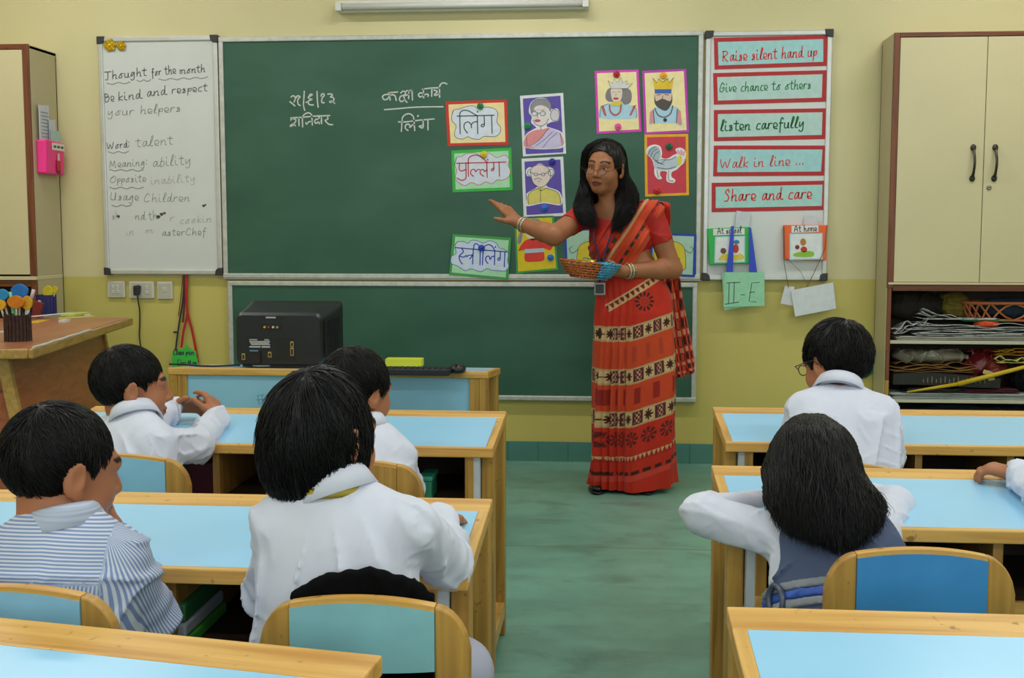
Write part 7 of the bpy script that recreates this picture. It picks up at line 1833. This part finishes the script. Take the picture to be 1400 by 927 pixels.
for x, z0, z1 in ((.052, .088, .112), (.052, .05, .085), (-.155, .03, .058), (-.043, .042, .066)): 
    o = MB().box((x, -.004, z0), (x + .014, 0, z1)).build('port_plate', M_YPORT, t)
    MB().box((x + .003, -.0052, z0 + .004), (x + .011, -.004, z1 - .006)).build('port_hole', M_BLK2, o)
patch(-.12, -.075, .018, .066, M_BLK2, 'power_inlet', .008); patch(-.1215, -.085, .067, .073, mat('blue label', '#6a8fb4', .5), 'blue_label')
for k in range(12): MB().box((.1865 + .0007 * k, .045 + .02 * k, .05), (.194 + .0009 * k, .055 + .02 * k, .2)).build('vent_slat', M_BLK2, t)
MB().box((-.16, .02, -.004), (.16, .25, .012)).build('stand', M_BLK2, t)
# white plug and cables
M_CABW = mat('white cable', '#b4b2a8', .5); M_CABB = mat('black cable', '#1b1b1e', .5)
cp = [onY(410, 499, 4.40), onY(390, 503, 4.395), onY(368, 511, 4.38), onY(352, 512.5, 4.37), onY(340, 509, 4.4)]
cp = [np.array([q[0], q[1], max(q[2], .643)]) for q in cp]
t = thing('video_cable', 'pale grey cable with white plug behind the monitor', 'cable', tuple(cp[2])); MB().tube([q - cp[2] for q in catmull(cp, 5)], .0035, 7).build('lead', M_CABW, t, smooth=True)
d_ = nrm(cp[0] - cp[1]); MB().tube([cp[0] - cp[2] - d_ * .005, cp[0] - cp[2] + d_ * .05], [.011, .014], 8).build('plug', mat('ivory plug', '#c9c4a8', .5), t, smooth=True)
cp = [np.array([onY(a_, b_, 4.33)[0], 4.33 + .03 * math.sin(a_ * .06), .648]) for a_, b_ in ((228, 503), (245, 500), (275, 502), (300, 502), (326, 502))]
o = MB().tube([q - cp[2] for q in catmull(cp, 5)], .004, 7).build('power_cable', M_CABB, None, smooth=True); o.location = cp[2]; tag(o, 'black power cable trailing from the monitor across the desk', 'cable')
# keyboard, mouse, sticky pad
k0 = onZ(520, 514, .645); k1 = onZ(612, 515, .645)
t = thing('keyboard', 'black computer keyboard on the computer desk', 'keyboard', (float(k1[0]) - .2, float(k1[1]) + .11, .642), 0)
MB().hexa([(-.2, -.07, 0), (.2, -.07, 0), (.2, .07, 0), (-.2, .07, 0)], [(-.2, -.07, .024), (.2, -.07, .024), (.2, .07, .012), (-.2, .07, .012)]).build('case', M_BLK, t, bevel=.004)
kme = None
for r_ in range(5):
    for k in range(18):
        if kme is None: o = MB().hexa([(-.0088, -.0095, 0), (.0088, -.0095, 0), (.0088, .0095, 0), (-.0088, .0095, 0)], [(-.007, -.0075, .007), (.007, -.0075, .007), (.007, .0075, .007), (-.007, .0075, .007)]).build('key', M_BLK2, t); kme = o.data
        else: o = link_mesh('key', kme, None, t)
        y_ = -.052 + .0255 * r_; o.location = (-.184 + .0215 * k, y_, .0225 - (y_ + .07) * .0857 + .0)
c = onZ(623, 511, .645)
t = thing('computer_mouse', 'black computer mouse at the end of the keyboard', 'mouse', (float(c[0]), float(c[1]) + .06, .641))
vs, fs = uvsphere((0, 0, .014), (.03, .05, .022), 18, 10); vs = [(p[0], p[1], max(p[2], .002)) for p in vs]; MB().add(vs, fs).build('shell', M_BLK, t, smooth=True); MB().box((-.003, -.04, .03), (.003, -.02, .036)).build('scroll_wheel', M_BLK2, t, bevel=.001)
c = onZ(548, 503, .645)
o = MB().box((-.07, -.03, 0), (.07, .03, .03)).build('sticky_pad', mat('yellow sticky paper', '#c9c926', .6), None, bevel=.001); o.location = (float(onY(552, 500, 4.42)[0]), 4.44, .64); tag(o, 'yellow sticky pad behind the keyboard', 'notepad')

# ------------------------------------------------------------------ switch plates, plug and lanyards under the whiteboard
M_PLATE = mat('white switch plate', '#c9c6b6', .4, var=.03)
def plate(px0, px1, py0, py1, lb, kind):
    c = bp((px0 + px1) / 2, (py0 + py1) / 2, WY - .01); w_ = (bp(px1, py0, WY)[0] - bp(px0, py0, WY)[0]) / 2; h_ = (bp(px0, py0, WY)[1] - bp(px0, py1, WY)[1]) / 2
    t = thing('switch_plate', lb, 'switch', (c[0], WY, c[1])); MB().box((-w_, -.014, -h_), (w_, 0, h_)).build('plate', M_PLATE, t, bevel=.004)
    MB().box((-w_ * .8, -.0155, -h_ * .78), (w_ * .8, -.014, h_ * .78)).build('inner_plate', mat('switch inner plate', '#b9b6a8', .4), t)
    if kind == 'switches':
        for k in range(4): MB().obox((-.012 + .024 * (k % 2), -.017, .012 - .024 * (k // 2)), (.018, .006, .018), rotx(.2)).build('rocker', mat('rocker', '#d2d0c4', .35), t, bevel=.001)
        MB().lathe([(.003, 0), (.003, .003), (.001, .004)], (.012, -.02, 0), 10, rotx(math.pi / 2)).build('indicator', mat('indicator', '#e8e4d0', .3), t)
    elif kind == 'socket':
        for k in range(2): MB().obox((.032, -.017, .012 - .024 * k), (.018, .006, .018), rotx(.2)).build('rocker', mat('rocker', '#d2d0c4', .35), t, bevel=.001)
        for dx, dzv in ((-.026, .008), (-.006, .008), (-.016, .024)): MB().lathe([(.003, 0), (.003, .0012), (.0005, .0013)], (dx, -.0152, dzv), 10, rotx(math.pi / 2)).build('pin_hole', M_BLK2, t)
    else: MB().obox((0, -.017, .004), (.02, .006, .022), rotx(.2)).build('rocker', mat('rocker', '#d2d0c4', .35), t, bevel=.001)
plate(147, 171, 384, 407, 'square white switch plate with four rockers on the wall', 'switches'); plate(176.5, 211, 384.5, 408, 'wide white socket plate with black plug under the whiteboard', 'socket'); plate(215, 236, 385, 409, 'small white switch plate beside the hanging lanyards', 'single')
c = onY(187.5, 396, WY - .03)
t = thing('power_plug', 'black power plug and cord in the wall socket', 'plug', (c[0], WY - .016, c[2]))
mb = MB(); mb.hexa([(-.014, -.035, -.03), (.014, -.035, -.03), (.012, 0, -.026), (-.012, 0, -.026)], [(-.016, -.03, .02), (.016, -.03, .02), (.018, 0, .022), (-.018, 0, .022)]); mb.build('plug_body', M_BLK, t, bevel=.006, seg=3)
pts = [onY(188, 405, WY - .03), onY(189, 412, WY - .025), onY(191, 425, WY - .012), onY(191, 445, WY - .008), onY(190.5, 460, WY - .01), onY(193, 480, WY - .014), onY(196, 520, WY - .01), onY(196, 560, WY - .02)]
MB().tube([np.array(q) - np.array(t.location) for q in catmull(pts, 5)], .0035, 7).build('cord', M_CABB, t, smooth=True)
# lanyards with green tag
M_RED_R = mat('red ribbon', '#b3201c', .5); M_BLK_R = mat('black ribbon', '#25222a', .5); M_MAR_R = mat('maroon ribbon', '#5e1a2a', .5); M_GTAG = mat('bright green card', '#3cc44a', .55)
def strap(t, pts, w_, m, name='ribbon', y=WY - .02):
    p = [np.array(bp(a_, b_, y)) for a_, b_ in pts]; mb = MB(); mb.ribbon(catmull(p, 4), w_, y); o = mb.build(name, m, t, world=True); sm = o.modifiers.new('solid', 'SOLIDIFY'); sm.thickness = .002; return o
c = bp(254, 500, WY - .02)
t = thing('lanyard', 'bright green tag with handwriting hanging on red ribbons under the whiteboard', 'lanyard', (c[0], WY - .02, c[1]))
strap(t, [(254, 377), (255, 410), (256, 430), (251, 452), (248, 474)], .012, M_RED_R); strap(t, [(255, 377), (256, 425), (262, 450), (267, 475), (270, 494)], .013, M_RED_R, y=WY - .023)
y_ = WY - .026
MB().prism_y([bp(a_, b_, y_) for a_, b_ in ((236, 480), (254, 476), (268, 480), (269, 490), (236, 491))], y_ - .002, y_).build('tag_card', M_GTAG, t, world=True); MB().prism_y([bp(a_, b_, y_ - .004) for a_, b_ in ((235, 488), (270, 489), (271, 503), (236, 503))], y_ - .006, y_ - .004).build('tag_card', M_GTAG, t, world=True)
MB().prism_y([bp(a_, b_, y_ - .001) for a_, b_ in ((252, 478), (255, 469), (260, 478))], y_ - .003, y_ - .001).build('tag_tip', M_GTAG, t, world=True)
write(t, 'Class', bp(237, 485.5, y_), bp(252, 484.5, y_), .014, .0042, M_INK_BLACK, y_ - .0024, name='lettering'); write(t, 'pen', bp(254, 485, y_), bp(266, 485, y_), .014, .0042, M_INK_BLACK, y_ - .0024, name='lettering')
write(t, 'Line', bp(243, 499, y_), bp(255, 499, y_), .014, .0042, M_INK_BLACK, y_ - .0066, name='lettering'); write(t, 'Mon', bp(257.5, 499, y_), bp(270, 499, y_), .014, .0042, M_INK_BLACK, y_ - .0066, name='lettering')
c = bp(241, 478, WY - .015)
t = thing('lanyard', 'narrow black and maroon ribbons hanging loose beside the green tag', 'lanyard', (c[0], WY - .012, c[1]))
strap(t, [(252, 377), (250, 410), (246, 435), (243, 455), (240, 478)], .008, M_BLK_R, y=WY - .014); strap(t, [(250, 377), (248, 400), (244, 432)], .004, M_MAR_R, y=WY - .012); strap(t, [(254, 377), (252, 415), (250, 440)], .009, M_MAR_R, y=WY - .017)
MB().box((-.012, -.006, .085), (.004, .002, .095)).build('clip', mat('dark clip', '#3a3236', .4), t)

# ------------------------------------------------------------------ things stored under the desk tops
def stored(name, label, cat, px0, px1, Y, z0, hgt, dep, hx):
    x0 = float(onY(px0, 700, Y)[0]); x1 = float(onY(px1, 700, Y)[0]); t = thing(name, label, cat, ((x0 + x1) / 2, Y + dep / 2, z0)); hw = (x1 - x0) / 2
    m = mat('stored ' + hx, hx, .5, var=.06); MB().box((-hw, -dep / 2, 0), (hw, dep / 2, hgt)).build('body', m, t, bevel=.004); return t, hw, hgt, dep, m
t, hw, hg, dp, m = stored('lunch_box', 'dark maroon box stored under the desk beside the boy clasping his hands', 'box', 236, 296, 2.96, .467, .085, .2, '#4a1226')
MB().box((-hw + .012, -dp / 2 - .001, .002), (-hw + .014, -dp / 2 + .001, hg)).build('seam', mat('maroon seam', '#7a3a4a', .5), t)
t, hw, hg, dp, m = stored('lunch_box', 'small teal green lunch box stored under the desk beside the pine chair', 'box', 574, 590, 2.94, .467, .05, .1, '#2f8a6c')
MB().box((-hw - .003, -dp / 2 - .003, hg), (hw + .003, dp / 2 + .003, hg + .012)).build('lid', mat('teal lid', '#3aa080', .4), t, bevel=.003)
t, hw, hg, dp, m = stored('notebook', 'bright green notebook stored under the desk beside the striped shirt', 'notebook', 196, 252, 1.83, .467, .02, .2, '#4fa83a')
t, hw, hg, dp, m = stored('notebook', 'white exercise book lying on the green notebook', 'notebook', 196, 250, 1.833, .489, .022, .19, '#b4b9be')
t, hw, hg, dp, m = stored('notebook', 'dark green book on top of the white exercise book', 'notebook', 190, 250, 1.838, .513, .03, .18, '#2e6a3a')
t, hw, hg, dp, m = stored('pencil_case', 'red pencil case stored under the desk beside the long-haired girl', 'pencil case', 1226, 1252, 2.25, .467, .06, .14, '#8a1820')
MB().box((-hw, -dp / 2 - .002, .03), (hw, -dp / 2, .034)).build('zip', mat('zip', '#5a5a5a', .3, metal=.6), t)

# ------------------------------------------------------------------ papers, bags and cloth on the open shelves
def leafy(name, label, cat, x0, x1, y0, y1, z, n, step, hx, amp, seed, tilt=0.0, printed=True, curl=.0):
    """a folded newspaper or paper bundle: n thin wavy leaves"""
    r = np.random.default_rng(seed); t = thing(name, label, cat, ((x0 + x1) / 2, (y0 + y1) / 2, z)); L_ = np.array(t.location); nx, ny = 26, 6
    for k in range(n):
        ph = r.uniform(0, 6.28, 4); a0 = x0 + r.uniform(0, .03); a1 = x1 - r.uniform(0, .05); b0 = y0 + r.uniform(0, .014); vs = []; fs = []
        for j in range(ny):
            for i in range(nx):
                u = i / (nx - 1); x = a0 + (a1 - a0) * u; y = b0 + (y1 - b0) * j / (ny - 1) + .004 * math.sin(8 * u + ph[0]); ed_ = 1 - j / (ny - 1)
                zz_ = k * step + amp * (k + 1) / n * (1 + math.sin(9 * u + ph[1]) * .6 + math.sin(19 * u + ph[2]) * .4) * (.35 + .65 * ed_) + tilt * (x - x0) + curl * ed_ * max(0, .25 - u) ** 2 * 16 * (k + 1) / n
                vs.append(np.array([x, y, z + max(zz_, k * .0012) + .001]) - L_)
        for j in range(ny - 1):
            for i in range(nx - 1): fs.append((j * nx + i, j * nx + i + 1, (j + 1) * nx + i + 1, (j + 1) * nx + i))
        o = MB().add(vs, fs).build('leaf', newsprint() if printed else mat('leafy ' + hx, hx, .8, var=.1, vscale=20), t, smooth=True)
        sm = o.modifiers.new('solid', 'SOLIDIFY'); sm.thickness = .0022; sm.offset = 0
    return t
def newsprint():
    if 'newsprint page' in MATS: return MATS['newsprint page']
    m = mat('newsprint page', '#b9bab6', .85, var=0); nt = m.node_tree; N = nt.nodes; L = nt.links
    tc = N.new('ShaderNodeTexCoord'); mp = N.new('ShaderNodeMapping'); mp.inputs['Scale'].default_value = (30, 90, 90); L.new(tc.outputs['Object'], mp.inputs[0])
    n = N.new('ShaderNodeTexNoise'); n.inputs['Scale'].default_value = 1.2; n.inputs['Detail'].default_value = 2; L.new(mp.outputs[0], n.inputs['Vector'])
    r = N.new('ShaderNodeValToRGB'); r.color_ramp.elements[0].position = .36; r.color_ramp.elements[0].color = (.10, .10, .11, 1); r.color_ramp.elements[1].position = .46; r.color_ramp.elements[1].color = (*lin('#bcbdb9'), 1)
    L.new(n.outputs['Fac'], r.inputs[0]); L.new(r.outputs[0], N['Principled BSDF'].inputs['Base Color']); return m
def crumple(name, label, cat, c, r, hx, seed, amp=.012, f=70, rough=.8, zfloor=None, spec=.3):
    c = np.array(c, float); r = np.array(r, float); F = Field(c - r - .03, c + r + .03, .005)
    F.ell(c, r, None, 0); F.ell(c + [r[0] * .35, 0, -r[2] * .2], r * [.7, .95, .8], None, .02); F.ell(c - [r[0] * .4, 0, r[2] * .25], r * [.6, .95, .75], None, .02)
    F.disp(wrinkle(seed, amp, f, 6), .03)
    if zfloor is not None: F.keep(lambda X, Y, Z: zfloor - Z + 0 * X + 0 * Y)
    F.keep(lambda X, Y, Z: np.maximum(np.maximum(5.606 - Y, Y - 5.815), np.maximum(CX0 + .024 - X, X - (CX1 - .024))) + 0 * Z)
    t = thing(name, label, cat, (c[0], c[1], c[2] - r[2])); F.mesh('crumpled_body', mat('crumpled ' + hx, hx, rough, var=.15, vscale=18, spec=spec), t); return t
leafy('paper_bundle', 'flat white paper bundle at the bottom of the upper shelf', 'papers', x0s + .02, x1s, 5.606, 5.81, SH1 + .003, 4, .004, '#c4c4b8', .001, 1, printed=False)
leafy('newspaper', 'folded grey newspaper lying on the white paper bundle', 'newspaper', x0s + .10, x1s, 5.61, 5.81, SH1 + .022, 5, .004, '', .007, 2)
leafy('newspaper', 'bent newspaper flopping down against the shelf side', 'newspaper', x0s, x0s + .2, 5.612, 5.8, SH1 + .02, 4, .005, '', .02, 4, tilt=.22)
leafy('newspaper', 'crumpled newspaper with ragged fold in the middle of the stack', 'newspaper', x0s + .1, x1s - .06, 5.612, 5.8, SH1 + .052, 4, .005, '', .011, 3, tilt=-.012)
leafy('newspaper', 'topmost slanted newspaper with curled corner on the shelf', 'newspaper', x0s + .12, x0s + .5, 5.614, 5.79, SH1 + .1, 4, .005, '', .012, 5, tilt=-.1, curl=.03)
leafy('plastic_folder', 'green plastic folder poking out of the newspaper stack', 'folder', x0s + .3, x0s + .56, 5.616, 5.8, SH1 + .092, 3, .005, '#1f7a4a', .006, 6, tilt=-.07, printed=False)
crumple('paper_wrapper', 'small orange-red wrapper on the newspapers under the basket', 'wrapper', (1.76, 5.65, SH1 + .082), (.05, .03, .012), '#d0502c', 7, .006)
t = thing('lattice_basket', 'orange plastic lattice basket on the newspapers', 'basket', (1.88, 5.712, SH1 + .096))
M_ORB = mat('orange plastic lattice', '#a65a30', .45, var=.08); bw, bd, bh = .22, .088, .08
def sq(a, s, z_): return (bw * s * math.copysign(abs(math.cos(a)) ** .6, math.cos(a)), bd * s * math.copysign(abs(math.sin(a)) ** .6, math.sin(a)), z_)
for z_, r_, nm in ((0, .006, 'base_ring'), (bh, .008, 'rim')): MB().tube([sq(a, .88 + .12 * z_ / bh, z_) for a in np.linspace(0, 2 * math.pi, 49)], r_, 6, cap=False).build(nm, M_ORB, t, smooth=True)
mb = MB()
for k in range(20):
    for d_ in (-1, 1): mb.tube([sq(2 * math.pi * (k + d_ * u) / 20, .88 + .12 * u, bh * u) for u in np.linspace(0, 1, 6)], .0052, 5)
mb.build('lattice', M_ORB, t, smooth=True); MB().box((-bw * .84, -bd * .84, -.003), (bw * .84, bd * .84, .003)).build('base', M_ORB, t)
crumple('folded_cloth', 'dark blue cloth bundled in the lattice basket', 'cloth', (1.9, 5.715, SH1 + .155), (.15, .06, .05), '#26384a', 8, .01)
crumple('folded_cloth', 'olive yellow cloth bundle behind the basket', 'cloth', (1.64, 5.745, SH1 + .165), (.07, .05, .06), '#6b5f24', 9, .01)
crumple('cloth_bundle', 'dark brown cloth bundle at the back of the upper shelf', 'cloth', (x0s + .14, 5.75, SH1 + .16), (.13, .06, .07), '#241f1a', 10, .012)
leafy('paper_stack', 'flat stack of white papers at the bottom of the lower shelf', 'papers', x0s, x1s, 5.606, 5.81, SH2 + .003, 6, .0045, '#b4bcb8', .001, 11, printed=False)
t = thing('picture_box', 'flattened black box with pale upright marks on the lower shelf', 'box', (x0s + .26, 5.7, SH2 + .058))
vs = []; n_ = 14
for k in range(n_):
    u = k / (n_ - 1); x = -.245 + .49 * u; zt_ = .05 + .012 * math.sin(u * 3) - .008 * u; zb_ = .006 * math.sin(u * 4 + 1) + .006
    vs += [(x, -.09, zb_), (x, -.092, zb_ + zt_), (x, .09, zb_ + zt_), (x, .09, zb_)]
fs = [(0, 1, 2, 3), (4 * n_ - 1, 4 * n_ - 2, 4 * n_ - 3, 4 * n_ - 4)]
for k in range(n_ - 1):
    a = 4 * k; fs += [(a, a + 4, a + 5, a + 1), (a + 1, a + 5, a + 6, a + 2), (a + 2, a + 6, a + 7, a + 3), (a + 3, a + 7, a + 4, a)]
MB().add(vs, fs).build('box_body', mat('black card', '#24221f', .6, var=.2, vscale=30), t)
mb = MB()
for k in range(15): mb.box((-.11 + k * .02, -.0945, .022), (-.11 + k * .02 + .005, -.0925, .022 + .018 + .012 * ((k * 7) % 3) / 2))
mb.build('printed_marks', mat('pale printed mark', '#6f6a5c', .7), t)
leafy('picture_book', 'thin black printed book under the black box on the lower shelf', 'book', x0s + .06, x0s + .36, 5.607, 5.75, SH2 + .032, 4, .004, '#34322e', .003, 13, printed=False)
leafy('paper_envelope', 'tan brown paper envelope lying on the black box', 'envelope', x0s, x0s + .42, 5.622, 5.8, SH2 + .125, 5, .006, '#8a6430', .014, 14, printed=False)
crumple('plastic_bag', 'grey translucent plastic bag on the brown envelope', 'bag', (x0s + .2, 5.715, SH2 + .2), (.17, .07, .032), '#7d796b', 15, .012, 60, rough=.25, spec=.6)
crumple('ribbon_bundle', 'dark red ribbon bundle in the middle of the lower shelf', 'ribbon', (x0s + .45, 5.7, SH2 + .16), (.09, .075, .06), '#64151a', 16, .02, 75, rough=.35, spec=.5)
leafy('paper_envelope', 'mustard yellow envelope leaning over the red ribbon', 'envelope', x0s + .48, x0s + .78, 5.63, 5.8, SH2 + .205, 4, .006, '#b4841c', .012, 17, tilt=.03, printed=False)
leafy('paper_sheet', 'cream paper sheets drooping over the red ribbon bundle', 'paper', x0s + .46, x0s + .66, 5.612, 5.7, SH2 + .175, 3, .006, '#cfc777', .012, 18, tilt=-.06, printed=False)
crumple('black_bag', 'black cloth bag at the end of the lower shelf', 'bag', (x1s - .11, 5.71, SH2 + .1), (.16, .085, .065), '#141518', 19, .01, spec=.15)
leafy('dark_folder', 'maroon folder edge between black bag and white papers', 'folder', x0s + .34, x0s + .6, 5.61, 5.76, SH2 + .034, 3, .005, '#5a2430', .002, 20, printed=False)
crumple('fabric_roll', 'dark blue cloth roll filling the space below the lower shelf', 'cloth', ((x0s + x1s) / 2, 5.71, .296), (.42, .08, .034), '#2a333c', 21, .01)
t = thing('storage_box', 'brown cardboard box on the lowest shelf under the blue cloth', 'box', ((x0s + x1s) / 2, 5.71, .09)); M_CARD = mat('brown cardboard', '#6b5638', .8)
MB().box((-.38, -.085, 0), (.38, .085, .14)).build('box_body', M_CARD, t, bevel=.003); MB().box((-.384, -.089, .14), (.384, .089, .158)).build('lid', M_CARD, t, bevel=.003)
